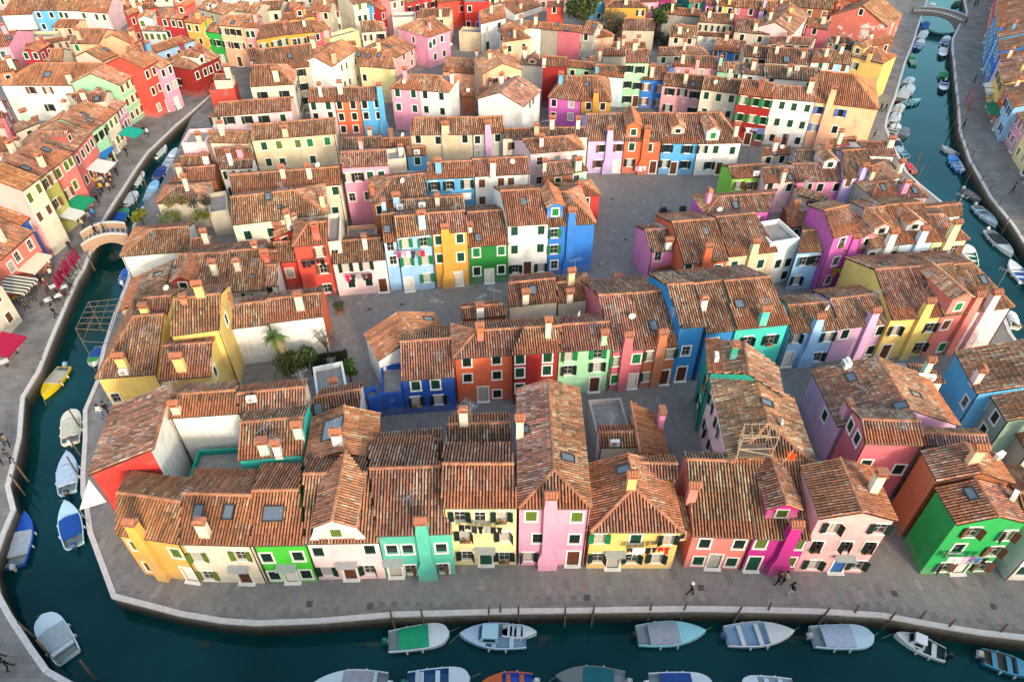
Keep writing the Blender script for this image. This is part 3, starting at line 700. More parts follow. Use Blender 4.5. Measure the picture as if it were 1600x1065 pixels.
def brick_paving(name):
    m = bpy.data.materials.new(name); m.use_nodes = True; n = m.node_tree.nodes; l = m.node_tree.links; b = n['Principled BSDF']
    tc = n.new('ShaderNodeTexCoord'); br = n.new('ShaderNodeTexBrick'); br.inputs['Scale'].default_value = 1.0; br.inputs['Brick Width'].default_value = .9; br.inputs['Row Height'].default_value = .5
    br.inputs['Mortar Size'].default_value = .012; br.inputs['Color1'].default_value = (.18, .163, .15, 1); br.inputs['Color2'].default_value = (.23, .21, .195, 1); br.inputs['Mortar'].default_value = (.11, .10, .097, 1)
    l.new(tc.outputs['Object'], br.inputs['Vector']); nz = n.new('ShaderNodeTexNoise'); nz.inputs['Scale'].default_value = .35; nz.inputs['Detail'].default_value = 8; l.new(tc.outputs['Object'], nz.inputs['Vector'])
    mx = n.new('ShaderNodeMix'); mx.data_type = 'RGBA'; mx.blend_type = 'MULTIPLY'; mx.inputs[0].default_value = .75
    r = n.new('ShaderNodeMapRange'); r.inputs[1].default_value = .3; r.inputs[2].default_value = .7; r.inputs[3].default_value = .6; r.inputs[4].default_value = 1.25; l.new(nz.outputs[0], r.inputs[0])
    l.new(br.outputs[0], mx.inputs[6]); l.new(r.outputs[0], mx.inputs[7]); l.new(mx.outputs[2], b.inputs['Base Color']); b.inputs['Roughness'].default_value = .8; b.inputs['Specular IOR Level'].default_value = .25
    return m
M_PAVE = brick_paving('paving')
def quay_mat():
    m = bpy.data.materials.new('quay_wall'); m.use_nodes = True; n = m.node_tree.nodes; l = m.node_tree.links; b = n['Principled BSDF']
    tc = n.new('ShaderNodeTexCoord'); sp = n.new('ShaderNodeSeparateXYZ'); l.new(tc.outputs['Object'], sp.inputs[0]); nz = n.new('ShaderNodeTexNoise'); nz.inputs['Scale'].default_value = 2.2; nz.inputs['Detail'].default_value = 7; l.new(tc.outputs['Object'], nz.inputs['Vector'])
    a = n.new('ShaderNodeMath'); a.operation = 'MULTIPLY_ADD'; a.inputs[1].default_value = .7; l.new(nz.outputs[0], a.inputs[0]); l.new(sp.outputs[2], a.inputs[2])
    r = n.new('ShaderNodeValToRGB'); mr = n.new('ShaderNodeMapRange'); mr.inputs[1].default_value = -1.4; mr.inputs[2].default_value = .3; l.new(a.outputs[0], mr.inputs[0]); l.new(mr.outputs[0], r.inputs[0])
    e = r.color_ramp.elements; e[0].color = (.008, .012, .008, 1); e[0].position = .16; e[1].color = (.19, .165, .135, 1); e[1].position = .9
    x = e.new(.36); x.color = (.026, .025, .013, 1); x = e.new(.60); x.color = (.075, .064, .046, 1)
    l.new(r.outputs[0], b.inputs['Base Color']); b.inputs['Roughness'].default_value = .75
    bp = n.new('ShaderNodeBump'); bp.inputs['Strength'].default_value = .8; bp.inputs['Distance'].default_value = .08; l.new(nz.outputs[0], bp.inputs['Height']); l.new(bp.outputs[0], b.inputs['Normal'])
    return m
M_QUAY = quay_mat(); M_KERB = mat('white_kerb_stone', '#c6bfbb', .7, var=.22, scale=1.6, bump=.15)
kerb_unit = MB().box(-.497, .497, -.05, .36, -.13, .045).mesh('kerb_stone', M_KERB)
def land(name, outline, edges):
    """outline: closed polygon (counter-clockwise); edges: open chains along the water, land on the left-hand side"""
    bm = bmesh.new(); vs = [bm.verts.new((x, y, 0)) for x, y in outline]; bm.faces.new(vs); bmesh.ops.triangulate(bm, faces=bm.faces[:]); bm.normal_update()
    if sum(f.normal.z for f in bm.faces) < 0: bmesh.ops.reverse_faces(bm, faces=bm.faces[:])
    me = bpy.data.meshes.new(name); bm.to_mesh(me); bm.free(); me.materials.append(M_PAVE)
    ob = tag(link(name, me), kind='structure')
    for ch in edges:
        w = MB()
        for (x0, y0), (x1, y1) in zip(ch[:-1], ch[1:]):
            d = math.hypot(x1-x0, y1-y0); ux, uy = (x1-x0)/d, (y1-y0)/d; nx, ny = -uy, ux
            w.add([(x0+nx*.02, y0+ny*.02, -.02), (x1+nx*.02, y1+ny*.02, -.02), (x1+nx*.02, y1+ny*.02, -3), (x0+nx*.02, y0+ny*.02, -3)], [(0, 3, 2, 1)])
            my = (y0+y1)/2; st = 1.5 if my < 90 else 3.2; k = max(1, round(d/st)); an = math.atan2(uy, ux)
            for i in range(k):
                t = (i+.5)/k; o_ = link('kerb_stone', kerb_unit, ob, (x0+(x1-x0)*t, y0+(y1-y0)*t, rng.uniform(-.006, .006)), an+rng.uniform(-.004, .004)); o_.scale = (d/k, 1, 1)
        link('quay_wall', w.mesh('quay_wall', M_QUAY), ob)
    return ob
far_n = 420
main_out = mw+ms+me_+[(150, far_n), (-120, far_n)]
land('pavement', main_out, [list(mw+ms)[5:] , me_[3:]])
land('pavement', [(160, -80), (-320, -80), (-320, far_n), (-125, far_n)]+we, [list(reversed(we))])
land('pavement', ea[::-1]+[(158, far_n), (400, far_n), (400, -80), (165, -80), (165, 20)], [ea])
def paving_slabs():
    P = np.array(main_out); V, T, Q = [], [], []
    def inside(x, y, poly):
        c = np.zeros(len(x), bool); j = len(poly)-1
        for i in range(len(poly)):
            xi, yi = poly[i]; xj, yj = poly[j]; k = ((yi > y) != (yj > y)) & (x < (xj-xi)*(y-yi)/((yj-yi) or 1e-9)+xi); c ^= k; j = i
        return c
    r = np.random.RandomState(3); sx, sy = .48, .92
    gx, gy = np.meshgrid(np.arange(-60, 70, sx), np.arange(24, 112, sy)); gy = gy+(np.round(gx/sx).astype(int) % 2)*sy/2; x, y = gx.ravel(), gy.ravel()
    ok = np.ones(len(x), bool)
    for dx, dy in ((-.75, 0), (.75, 0), (0, -.95), (0, .95)): ok &= inside(x+dx, y+dy, main_out)
    x, y = x[ok], y[ok]; n = len(x); h_ = r.uniform(.006, .010, n); hx, hy = sx/2-.006, sy/2-.006
    vs = [np.stack([x+a*hx, y+b*hy, z+np.zeros(n)], 1) for z in (np.zeros(n), h_) for a, b in ((-1, -1), (1, -1), (1, 1), (-1, 1))]
    V = np.stack(vs, 1).reshape(-1, 3); b0 = (np.arange(n)*8)[:, None]
    Q = np.concatenate([b0+np.array([f]) for f in ([4, 5, 6, 7], [0, 1, 5, 4], [1, 2, 6, 5], [2, 3, 7, 6], [3, 0, 4, 7])])
    pa = .5+.5*np.sin(x*.21+1.3*np.sin(y*.17))*np.sin(y*.23+.8*np.sin(x*.13))
    t = (.90+.14*r.rand(n)+.10*pa)*np.where(r.rand(n) < .05, 1.16, 1)*np.where(r.rand(n) < .04, .85, 1); C = np.array([.205, .186, .172])[None]*t[:, None]*(1+r.uniform(-.05, .05, (n, 3)))
    return npmesh('paving_slabs', V, Q, attr_mat('paving_stone', amt=.16, scale=2, bump=.1, rough=.75, spec=.3), np.repeat(C, 8, 0))
tag(link('paving_slabs', paving_slabs(), bpy.data.objects['pavement']), kind='stuff')
def water_mat():
    m = bpy.data.materials.new('canal_water'); m.use_nodes = True; n = m.node_tree.nodes; l = m.node_tree.links; n.remove(n['Principled BSDF'])
    tc = n.new('ShaderNodeTexCoord'); nz = n.new('ShaderNodeTexNoise'); nz.inputs['Scale'].default_value = 1.5; nz.inputs['Detail'].default_value = 4; l.new(tc.outputs['Object'], nz.inputs['Vector'])
    bp = n.new('ShaderNodeBump'); bp.inputs['Strength'].default_value = .16; bp.inputs['Distance'].default_value = .12; l.new(nz.outputs[0], bp.inputs['Height'])
    n2 = n.new('ShaderNodeTexNoise'); n2.inputs['Scale'].default_value = .10; n2.inputs['Detail'].default_value = 5; l.new(tc.outputs['Object'], n2.inputs['Vector']); r = n.new('ShaderNodeValToRGB'); l.new(n2.outputs[0], r.inputs[0])
    r.color_ramp.elements[0].color = (.0012, .019, .019, 1); r.color_ramp.elements[1].color = (.003, .042, .043, 1); r.color_ramp.elements[0].position = .35; r.color_ramp.elements[1].position = .7
    d = n.new('ShaderNodeBsdfDiffuse'); l.new(r.outputs[0], d.inputs['Color']); g = n.new('ShaderNodeBsdfGlossy'); g.inputs['Color'].default_value = (.48, .88, 1, 1); g.inputs['Roughness'].default_value = .05
    f = n.new('ShaderNodeFresnel'); f.inputs['IOR'].default_value = 1.33; mx = n.new('ShaderNodeMixShader')
    for q in (d, g, f): l.new(bp.outputs[0], q.inputs['Normal'])
    l.new(f.outputs[0], mx.inputs[0]); l.new(d.outputs[0], mx.inputs[1]); l.new(g.outputs[0], mx.inputs[2]); l.new(mx.outputs[0], n['Material Output'].inputs['Surface']); return m
tag(link('water', MB().add([(-320, -80, WATER), (400, -80, WATER), (400, far_n, WATER), (-320, far_n, WATER)], [(0, 1, 2, 3)]).mesh('water', water_mat())), kind='structure')
# ================================================================ HOUSES (positions read off the photograph, tile by tile)
# ---- front row along the quay
row('in the front row along the quay')
o(0, 3)
h('ochre', (715, 155), (1105, 213), [(720, -75), (1120, -72)], baseR=470, age=.25, w=[(838, 225, 'cl'), (1085, 270, 'cl'), (925, 355, 'cd')], d=[(1185, 420, 'w')], fc=[(880, 190, 0, 1.6)], ch=[], an=[], lb='ochre yellow corner house with tall wall chimney at the bend of the quay')
h('cream', (1105, 213), (1545, 225), [(1120, -72), (1550, -107)], baseR=474, age=.2, w=[(1215, 290, 'ol'), (1485, 285, 'ol'), (1285, 410, 'ol')], d=[(1520, 440, 'n')], ch=[(1270, 160, .8, 1.6, 'cream')], sk=[(1225, 20), (1412, 20)], an=[(1170, -10, 2)], lb='cream house with leaning roof chimney between ochre and bright green quay houses', cp=1)
o(1, 3)
h('brightgreen', (-33, 224), (300, 218), [(-28, -108), (265, -122)], baseR=462, age=.2, w=[(42, 298, 'cd'), (260, 288, 'cd'), (103, 410, 'cd'), (310, 400, 'cd')], d=[(220, 425, 'w')], sk=[(110, 30, 1.6, 1.2)], lb='bright green two-storey house with pale skylight on the quay', cp=1)
h('palepink', (302, 212), (757, 203), [(290, -215), (690, -225)], baseR=441, age=.45, w=[(372, 262, 'cd'), (702, 248, 'cd'), (440, 380, 'od'), (700, 370, 'od')], d=[(585, 405, 'n')], dm=[(505, 185, 2.9, 1.75, 'palepink', 'cl')], lb='pale pink house with big scrolled dormer gable on the quay', cp=1)
h('turquoise', (745, 165), (1212, 148), [(700, -230), (1135, -280)], baseR=416, age=.75, w=[(838, 247, 'p'), (936, 245, 'p'), (1142, 238, 'p'), (955, 375, 'hn'), (1155, 360, 'hn')], d=[(862, 410, 's')], fc=[(1025, 130, 1, 1.3)], an=[(960, -20, 1.6)], lb='turquoise house with flared wall chimney on the quay', cp=1)
h('paleyellow', (1145, -8), (1612, -8), [(1145, -278), (1590, -278)], baseR=358, age=.55, w=[(1255, 42, 'od'), (1515, 42, 'od'), (1290, 160, 'od'), (1535, 165, 'od'), (1300, 283, 'od'), (1530, 290, 'od'), (1380, 45, 'gd')], d=[(1418, 325, 'g')], lb='pale yellow three-storey house with dark laundry on the quay', cp=1)
o(2, 3)
h('pink', (40, -5), (490, -5), (235, -800), base=360, typ='gable', hf=1, age=.8, w=[(118, 42, 'cl'), (400, 47, 'cl'), (160, 178, 'cd'), (385, 182, 'cd'), (98, 290, 'od')], d=[(375, 310, 'n')], fc=[(235, 20, 1, 1.2)], sk=[(340, -310), (70, -480)], ch=[(25, -440, .6, 2.0, 'cream')], lb='tall pink house with very long ridge running back from the quay', ws='od')
h('yellow', (485, 140), (1055, 140), (738, -345), baseR=380, typ='gable', hf=1, age=.35, w=[(540, 178, 'ob'), (762, 182, 'cg'), (962, 185, 'od'), (530, 297, 'od'), (740, 300, 'od'), (890, 300, 'od')], d=[(625, 320, 's')], sk=[(690, -238)], ch=[(1015, -60, .7, 1.5, 'yellow')], lb='yellow house with hip roof and hanging laundry on the quay', cp=1)
h('coral', (1118, 165), (1497, 180), [(1075, -300), (1450, -300)], base=372, k=.2, age=.85, w=[(1187, 210, 'cd'), (1400, 215, 'cd'), (1145, 325, 'cg'), (1350, 330, 'cg')], d=[(1240, 340, 's')], ch=[(1100, -60, .7, 1.6, 'coral')], lb='coral house between the covered passage and the magenta house')
o(3, 3)
h('magenta', (-82, 182), (268, 190), [(-125, -300), (200, -310)], base=392, k=.2, age=.6, w=[(-45, 212, 'cl'), (192, 218, 'cl'), (140, 322, 'cl')], d=[(-110, 340, 'g')], fc=[(150, 140, 1, 1.6)], dm=[(70, 60, 2.3, 1.4, 'magenta', 'cl')], lb='magenta house with dormer and tall magenta chimney on the quay')
h('salmon', (322, 62), (795, 75), (420, -315), base=396, typ='gable', age=.3, pitch=19, w=[(400, 112, 'od'), (692, 118, 'od'), (298, 222, 'hd'), (473, 225, 'hd'), (625, 228, 'hd'), (280, 338, 'od'), (550, 342, 'od')], d=[(430, 355, 'b')], ch=[(640, -110, .7, 2.0, 'cream')], lb='salmon gabled house at the alley mouth on the quay', cp=1)
h('emerald', (1168, 100), (1612, 92), (1315, -185), base=415, typ='gable', age=.5, pitch=20, w=[(1260, 140, 'on'), (1535, 158, 'on'), (1170, 240, 'p'), (1440, 255, 'on'), (1085, 355, 'on'), (1350, 370, 'on')], d=[(1170, 385, 'w')], sk=[(1250, -90, 1.1, .7)], ac=[(1500, -60, .8)], lb='emerald green gabled house with brown shutters across the alley', cp=1)
h('white', (1640, 250), (1900, 260), 4.0, base=450, age=.5, g=(2, 2, 'cg'), lb='white cornered house cut by the frame beyond the emerald house')
# ---- houses just behind the front row
row('behind the front row')
o(0, 2)
h('red', (690, 425), (545, 838), [(1060, 268), (935, 680)], baseR=1112, typ='shed', age=.85, sc='red', bc='white', pitch=20, an=[(720, 740, 2.4)], ac=[], lb='red house with broad brown lean-to roof beside the left canal')
h('white', (1035, 485), (1470, 455), [(1062, 345), (1452, 310)], 6.6, age=.5, ch=[(1095, 450, .7, .9, 'cream')], an=[(1040, 370, 2.4)], lb='white courtyard house with bare wall behind the red canal house')
h('teal', (1150, 885), (1515, 862), 3.6, 3.2, typ='flat', lb='low teal outbuilding with walled roof terrace in the white courtyard')
o(1, 2)
h('cream', (-105, 452), (312, 408), [(-118, 338), (305, 290)], 6.6, age=.55, lb='cream house with plain gable joining the white courtyard house', an=[(300, 300, 2.2)], ac=[(-20, 390)])
h('aqua', (-115, 745), (290, 706), [(-100, 512), (293, 480)], 6.2, age=.65, ch=[(60, 700, .8, 1.3, 'mint'), (270, 600, .7, 1.3, 'mint'), (190, 800, .6, 1.2, 'white')], an=[(90, 670, 2.8), (200, 770, 2.4)], g=(2, 1, 'gd'), lb='aqua house with mint chimneys in the white courtyard')
h('terracotta', (300, 765), (738, 738), (545, 408), 6.0, typ='gable', age=.3, sk=[(478, 555, 2.4, 1.9)], ch=[(690, 790, .8, 1.3, 'white')], an=[(640, 740, 2.4)], lb='house with long orange ridge roof and dark roof window between aqua house and red-brown roof')
h('white', (325, 470), (642, 412), [(362, 352), (645, 312)], 4.6, age=.4, sk=[(385, 430)], lb='low white house with small skylight beside the terracotta roof house')
h('white', (372, 340), (562, 300), 4.0, 3.6, typ='flat', ch=[(490, 330, .7, 1.4, 'white')], an=[(480, 210, 1.8)], lb='small white terrace house with white chimney below the garden')
h('brown', (748, 795), (1148, 765), [(750, 655), (1145, 610)], 4.6, age=.72, lb='low house with dark red-brown roof across the blue yard')
h('cream', (1165, 655), (1580, 643), [(1180, 522), (1572, 515)], 6.2, age=.85, ch=[(1195, 470, .75, 1.7, 'cream')], an=[(1235, 400, 2.8)], di=[], lb='house with weathered dark roof behind the pale yellow quay house')
o(0, 2)
# left-over strips of roof beside the front row
o(1, 2)
h('cream', (265, 1010), (560, 985), [(280, 835), (585, 815)], 5.2, age=.7, di=[(340, 800)], lb='narrow cream house with patched roof behind the scrolled dormer')
h('aqua', (-15, 925), (262, 905), [(5, 855), (235, 830)], 4.2, age=.6, lb='low aqua house with dark roof behind the bright green quay house')
o(2, 2)
h('white', (540, 665), (790, 660), [(535, 575), (778, 570)], 3.8, age=.55, ac=[(600, 700)], an=[(600, 610, 2.8)], lb='low white yard house with air conditioner behind the yellow quay house')
h('peach', (962, 722), (905, 465), [(785, 700), (738, 388)], 3.4, typ='shed', age=.12, ch=[(925, 520, .85, 1.7, 'hotpink')], lb='low house with smooth orange lean-to roof and hot pink chimney')
h('grey', (520, 575), (730, 560), 4.2, 2.5, typ='flat', lb='grey shed with wooden deck roof in the back yard')
h('yellow', (745, 850), (1022, 858), [(742, 765), (1020, 762)], 6.1, age=.35, lb='small rear wing behind the yellow hip-roofed quay house')
# ---- houses round the dark courtyard, right of centre
row('round the dark paved courtyard')
h('teal', (1195, -5), (1213, 205), [(1410, 15), (1478, 215)], baseR=562, age=.85, w=[(1200, 290, 'od'), (1155, 390, 'od')], ac=[(1255, 130)], lb='teal house with side wall on the dark courtyard')
h('palepink', (1213, 205), (1345, 765), [(1478, 215), (1660, 730)], 7.0, hr=1, age=.85, w=[(1230, 400, 'od'), (1195, 555, 'od'), (1265, 545, 'od'), (1225, 680, 'od')], sk=[(1565, 395)], di=[(1665, 540)], lb='pale pink house with long weathered roof and roof-top pergola')
o(3, 2)
h('mauve', (265, 190), (435, 540), [(665, 105), (870, 430)], base=430, age=.8, w=[(350, 470, 'cd')], sk=[(515, 240, 1.1, .8), (905, 345), (980, 475)], ch=[(465, 470, .95, 1.5, 'pink')], an=[(525, 400, 2.4), (620, 220, 2)], ac=[(420, 105), (470, 130)], lb='mauve house with broad dark roof and pink roof chimney')
h('rose', (598, 640), (960, 652), [(573, 490), (940, 508)], 7.8, age=.75, wl=[(507, 525, 'cd'), (550, 610, 'cd')], w=[(600, 770, 'cd'), (825, 800, 'cd')], an=[(775, 690, 2.6)], lb='rose pink house with two side windows above the quay roofs')
h('stone', (960, 652), (1372, 665), [(955, 575), (1345, 595)], 7.0, age=.8, lb='long weathered roof house between rose house and brown gabled house')
h('brown', (1045, 878), (1520, 890), (1190, 632), 7.6, typ='gable', age=.6, sc='terracotta', ch=[(1440, 760, .8, 1.5, 'peach')], ac=[(1410, 740, .5)], lb='tall terracotta-walled gabled house behind the emerald house')
h('mint', (765, 252), (1097, 268), [(700, 145), (1005, 165)], 5.2, typ='shed', age=.75, sk=[(820, 170, 1.2, .9)], ac=[(965, 275), (1045, 285)], pitch=12, lb='mint house with flat brown roof and tilted roof window')
h('skyblue', (1150, 72), (1290, 335), 5.2, base=300, age=.8, w=[(1215, 385, 'gd')], an=[(1160, 100, 2.8)], lb='sky blue house with dark roof at the alley', ch=[(1120, 360, .8, 1.5, 'palepink')])
h('greygreen', (1330, 280), (1472, 505), 5.2, base=502, age=.75, w=[(1340, 375, 'cd'), (1265, 480, 'cd'), (1400, 480, 'cd'), (1325, 560, 'cd')], an=[(1480, 400, 2.6)], lb='grey-green house with four green windows along the alley')
h('stone', (1478, 490), (1600, 700), 5.0, base=640, age=.6, w=[(1480, 615, 'cd')], ch=[(1450, 720, .9, 1.4, 'peach')], lb='pale stone house with single green window along the alley')
# ---- middle terrace: orange, red, pale green, rose, blue ...
row('in the long middle terrace')
o(1, 2)
h('white', (755, 132), (1195, -10), (995, -207), 4.2, typ='gable', age=.35, sk=[(1060, -120)], lb='house with wide brown ridge roof beside the blue house', an=[(1130, -100, 3.2)])
h('deepblue', (893, 255), (1225, 230), [(885, 12), (1200, -2)], base=470, age=.4, w=[(985, 285, 'cg'), (1107, 277, 'cg'), (985, 380, 'od'), (1125, 370, 'od')], ws='cg', an=[(1220, 300, 3.0)], lb='deep blue house with brown roof')
h('deepblue', (766, 340), (905, 328), (880, 150), 3.0, typ='flat', lb='low deep blue yard building with grey roof terrace')
h('deepblue', (690, 368), (764, 346), 1.5, 3.0, typ='flat', lb='short deep blue yard wall left of the blue terrace')
h('orange', (1213, 118), (1578, 95), [(1310, -50), (1650, -68)], base=402, age=.45, hl=1, w=[(1300, 142, 'cd'), (1482, 126, 'cd'), (1305, 237, 'cd'), (1485, 220, 'cd'), (1487, 343, 'cd')], d=[(1402, 370, 's')], wsz=(.8, 1.05), lb='orange three-storey house with hipped corner')
o(2, 2)
h('darkred', (-3, 95), (287, 77), [(72, -68), (300, -84)], base=410, age=.5, w=[(40, 112, 'cg'), (220, 100, 'cg'), (40, 205, 'cg'), (215, 190, 'cg'), (40, 300, 'cg'), (215, 285, 'cg')], lb='dark red three-storey house between orange and pale green houses')
h('palegreen', (287, 77), (625, 55), [(300, -86), (600, -110)], baseR=326, age=.5, w=[(350, 95, 'ob'), (530, 80, 'ob'), (345, 188, 'od'), (525, 167, 'od')], d=[(505, 295, 'n')], lb='pale green three-storey house with green shutters')
h('rose', (620, 72), (825, 58), [(530, -270), (730, -283)], base=322, age=.7, w=[(640, 135, 'ob'), (768, 118, 'cb'), (612, 245, 'cb')], d=[(745, 270, 'w')], fc=[(705, 60, 0, 1.6)], an=[(620, -60, 3.0)], lb='rose house with wall chimney between pale green and peach houses')
h('terracotta', (825, 58), (1028, 38), [(730, -283), (950, -297)], baseR=283, age=.75, w=[(850, 100, 'og'), (975, 88, 'og'), (830, 230, 'og')], d=[(945, 250, 'n')], fc=[(912, 50, 0, 1.6)], an=[(970, -40, 3.0)], lb='peach-brown narrow house with wall chimney next to the azure house')
h('azure', (1042, -70), (1200, -82), [(952, -335), (1117, -345)], base=272, age=.8, w=[(1072, 70, 'gd')], d=[(1040, 220, 'n')], lb='tall azure corner house with side wall above its neighbour')
h('azure', (1195, -35), (1387, -60), [(1117, -345), (1305, -357)], 6.6, age=.8, w=[(1240, 20, 'gd')], ch=[(1150, -180, .7, 1.3, 'white')], lb='azure house with white roof pipe behind the teal house')
h('aqua', (1387, -62), (1715, -95), [(1305, -357), (1590, -385)], 6.9, age=.65, w=[(1590, 0, 'od'), (1450, 10, 'od')], sk=[(1400, -215, 1.0, 1.0)], ch=[(1548, -60, .8, 1.7, 'aqua')], an=[(1545, -150, 2.2)], lb='bright aqua house with skylight and aqua chimney')
o(3, 1)
h('lightblue', (138, 1028), (437, 1003), [(118, 862), (365, 832)], base=1245, age=.7, w=[(170, 1055, 'od'), (370, 1048, 'od'), (300, 1180, 'od')], d=[(100, 1190, 'w')], fc=[(290, 1000, 1, 1.6)], an=[(330, 960, 2.8)], lb='light blue house with flared wall chimney')
h('mauve', (438, 1000), (768, 962), [(380, 812), (700, 790)], base=1215, age=.75, w=[(473, 1032, 'cd'), (690, 1010, 'cd'), (630, 1130, 'cd')], fc=[(625, 965, 0, 1.6)], an=[(630, 880, 2.6)], lb='mauve house with wall chimney between light blue and yellow houses')
h('yellow', (766, 945), (1082, 922), [(658, 640), (962, 612)], base=1198, age=.7, w=[(785, 1008, 'od'), (1000, 990, 'od'), (935, 1110, 'od')], d=[(715, 1150, 'n')], fc=[(945, 930, 0, 1.8)], an=[(960, 790, 2.8)], lb='yellow house with broad roof and tall wall chimney')
h('coral', (1082, 922), (1300, 892), [(962, 612), (1140, 603)], base=1180, age=.75, w=[(1095, 975, 'cn'), (1060, 1130, 'cb')], dm=[(1150, 905, 2.2, 2.0, 'coral', 'cb')], fc=[(1235, 900, 0, 2.0)], lb='coral house with tall dormer near the right canal')
h('palepink', (1300, 892), (1518, 866), [(1140, 603), (1250, 600)], base=1140, age=.55, hr=1, fc=[(1345, 880, 0, 2.0)], an=[(1405, 760, 2.8)], lb='pale pink hipped end house beside the right canal')
# ---- north side of the square
row('facing the grey square')
o(1, 1)
h('scarlet', (225, 495), (442, 474), [(232, 372), (432, 328)], baseR=795, age=.35, hl=1, w=[(390, 525, 'on'), (415, 630, 'on'), (440, 750, 'od')], ws='od', lb='scarlet house with hipped roof and dark laundry')
h('scarlet', (150, 590), (252, 582), [(108, 480), (212, 452)], base=775, age=.6, w=[(210, 655, 'gd')], d=[], lb='low scarlet annex tucked against the scarlet house')
h('palepink', (470, 600), (803, 572), [(455, 467), (770, 442)], base=806, age=.75, w=[(553, 620, 'od'), (680, 610, 'od'), (590, 720, 'cd'), (697, 710, 'cd')], d=[(820, 735, 'n')], lb='low pale pink house with stained wall', ws='od')
h('lightblue', (785, 468), (868, 460), [(770, 300), (850, 288)], base=775, age=.7, w=[(822, 492, 'gw'), (857, 577, 'gw')], sk=[(808, 392)], lb='narrow light blue house with two tiny windows')
h('lightblue', (866, 438), (1086, 415), [(850, 312), (1060, 292)], baseR=757, age=.6, w=[(920, 472, 'ob'), (1032, 464, 'ob'), (932, 583, 'ob'), (1045, 575, 'ob'), (1055, 685, 'ob')], d=[(945, 720, 'w')], lb='light blue house with bright green shutters and laundry')
h('mustard', (1086, 415), (1312, 398), [(1060, 292), (1287, 272)], baseR=735, age=.6, w=[(1118, 455, 'cg'), (1257, 443, 'cg'), (1128, 567, 'cg'), (1262, 557, 'cg')], d=[(1247, 690, 'w')], fc=[(1165, 405, 1, .5)], lb='mustard yellow house with flared wall chimney', ws='cg')
h('darkgreen', (1310, 497), (1560, 478), [(1302, 292), (1520, 262)], baseR=715, age=.75, w=[(1358, 530, 'cb'), (1512, 518, 'cb'), (1362, 645, 'cd'), (1512, 635, 'cd')], d=[(1438, 670, 'w')], ch=[(1320, 400, .5, .7, 'white')], lb='dark green house with white door')
o(2, 1)
h('white', (-25, 367), (230, 352), [(-75, 150), (172, 142)], baseR=668, age=.35, w=[(15, 398, 'cg'), (180, 392, 'cg'), (15, 512, 'cg'), (175, 503, 'cg'), (20, 630, 'od'), (178, 622, 'od')], sk=[(68, 218)], lb='white three-storey house with green shutters beside tall blue house', d=[(95, 640, 'n')])
h('blue', (228, 372), (516, 350), [(180, 152), (420, 165)], base=672, age=.4, hr=1, w=[(260, 410, 'ob'), (258, 510, 'ob'), (260, 605, 'gd')], fc=[(362, 372, 1, 1.7)], dm=[(265, 318, 1.9, 1.6, 'blue', 'cb')], lb='tall blue corner house with dormer', ws='ob')
h('red', (385, 192), (547, 174), [(240, 130), (440, 92)], baseR=372, age=.6, hr=1, ch=[(418, 200, .7, 1.6, 'scarlet')], lb='red corner house with red chimney behind the blue corner house')
# ---- right-hand block of the square
row('in the block right of the square')
h('hotpink', (858, 528), (1068, 512), [(815, 392), (1028, 378)], base=738, age=.7, w=[(900, 555, 'gd'), (870, 670, 'gd')], ch=[(960, 505, .8, 1.0, 'white')], lb='hot pink house with side wall on the square')
h('orange', (1060, 602), (1337, 578), [(985, 347), (1245, 320)], 5.4, age=.5, w=[(1100, 548, 'cg'), (1080, 648, 'gd'), (1265, 632, 'cg')], fc=[(1190, 590, 0, 1.9)], sk=[(1192, 402)], lb='orange house with orange wall chimney')
h('beige', (1337, 556), (1640, 522), [(1255, 312), (1500, 290)], 5.4, age=.7, w=[(1368, 610, 'cg'), (1530, 600, 'cg')], fc=[(1480, 540, 0, 1.4)], lb='beige house with wall chimney next to the white terrace house')
h('brown', (950, 722), (1066, 702), 3.4, 3.2, typ='flat', lb='low brown shed beside the hot pink house')
h('purple', (1192, 305), (1580, 275), [(1330, 182), (1620, 165)], 6.4, age=.7, hl=1, ch=[(1205, 220, .8, 1.5, 'hotpink')], sk=[(1375, 242)], lb='purple house with hot pink chimney at the square corner')
h('lime', (1362, 75), (1600, 60), [(1330, 2), (1570, -15)], 4.8, age=.75, w=[(1395, 115, 'on'), (1470, 120, 'on')], lb='lime green house at the square corner', sc='lime', ac=[(1520, 80)])
o(3, 1)
h('white', (20, 470), (200, 440), 4.5, 6.3, typ='flat', w=[(60, 600, 'cd'), (130, 590, 'cd'), (90, 700, 'cd')], lb='white house with walled roof terrace between beige and light blue houses')
h('lightblue', (180, 533), (427, 514), [(212, 402), (357, 385)], base=768, age=.45, w=[(215, 582, 'od'), (303, 572, 'od'), (360, 562, 'cd'), (175, 700, 'od'), (263, 690, 'od')], d=[(305, 715, 'n')], sk=[(335, 430)], an=[(300, 410, 2.6)], lb='light blue house with dark shutters under the purple wall')
h('purple', (405, 440), (557, 405), [(340, 262), (500, 250)], 8.0, age=.45, g=(1, 3, 'gd'), lb='tall purple house rising behind the light blue house')
h('purple', (425, 520), (627, 508), [(402, 442), (600, 405)], base=755, age=.5, w=[(425, 580, 'od'), (555, 570, 'od'), (380, 685, 'od')], d=[(500, 715, 'w')], dm=[(598, 500, 1.7, 1.5, 'hotpink', 'cd')], fc=[(508, 515, 0, 1.5)], lb='purple house with pink dormer and bright laundry')
h('grey', (627, 505), (820, 480), [(600, 272), (712, 238)], 6.4, age=.5, w=[(632, 555, 'cd'), (735, 550, 'od'), (590, 665, 'od')], fc=[(730, 500, 0, 1.6, 'white')], dm=[(690, 420, 1.8, 1.0, 'white', 'gd')], an=[(540, 300, 2.8)], lb='pale grey house with white wall chimney and low dormer')
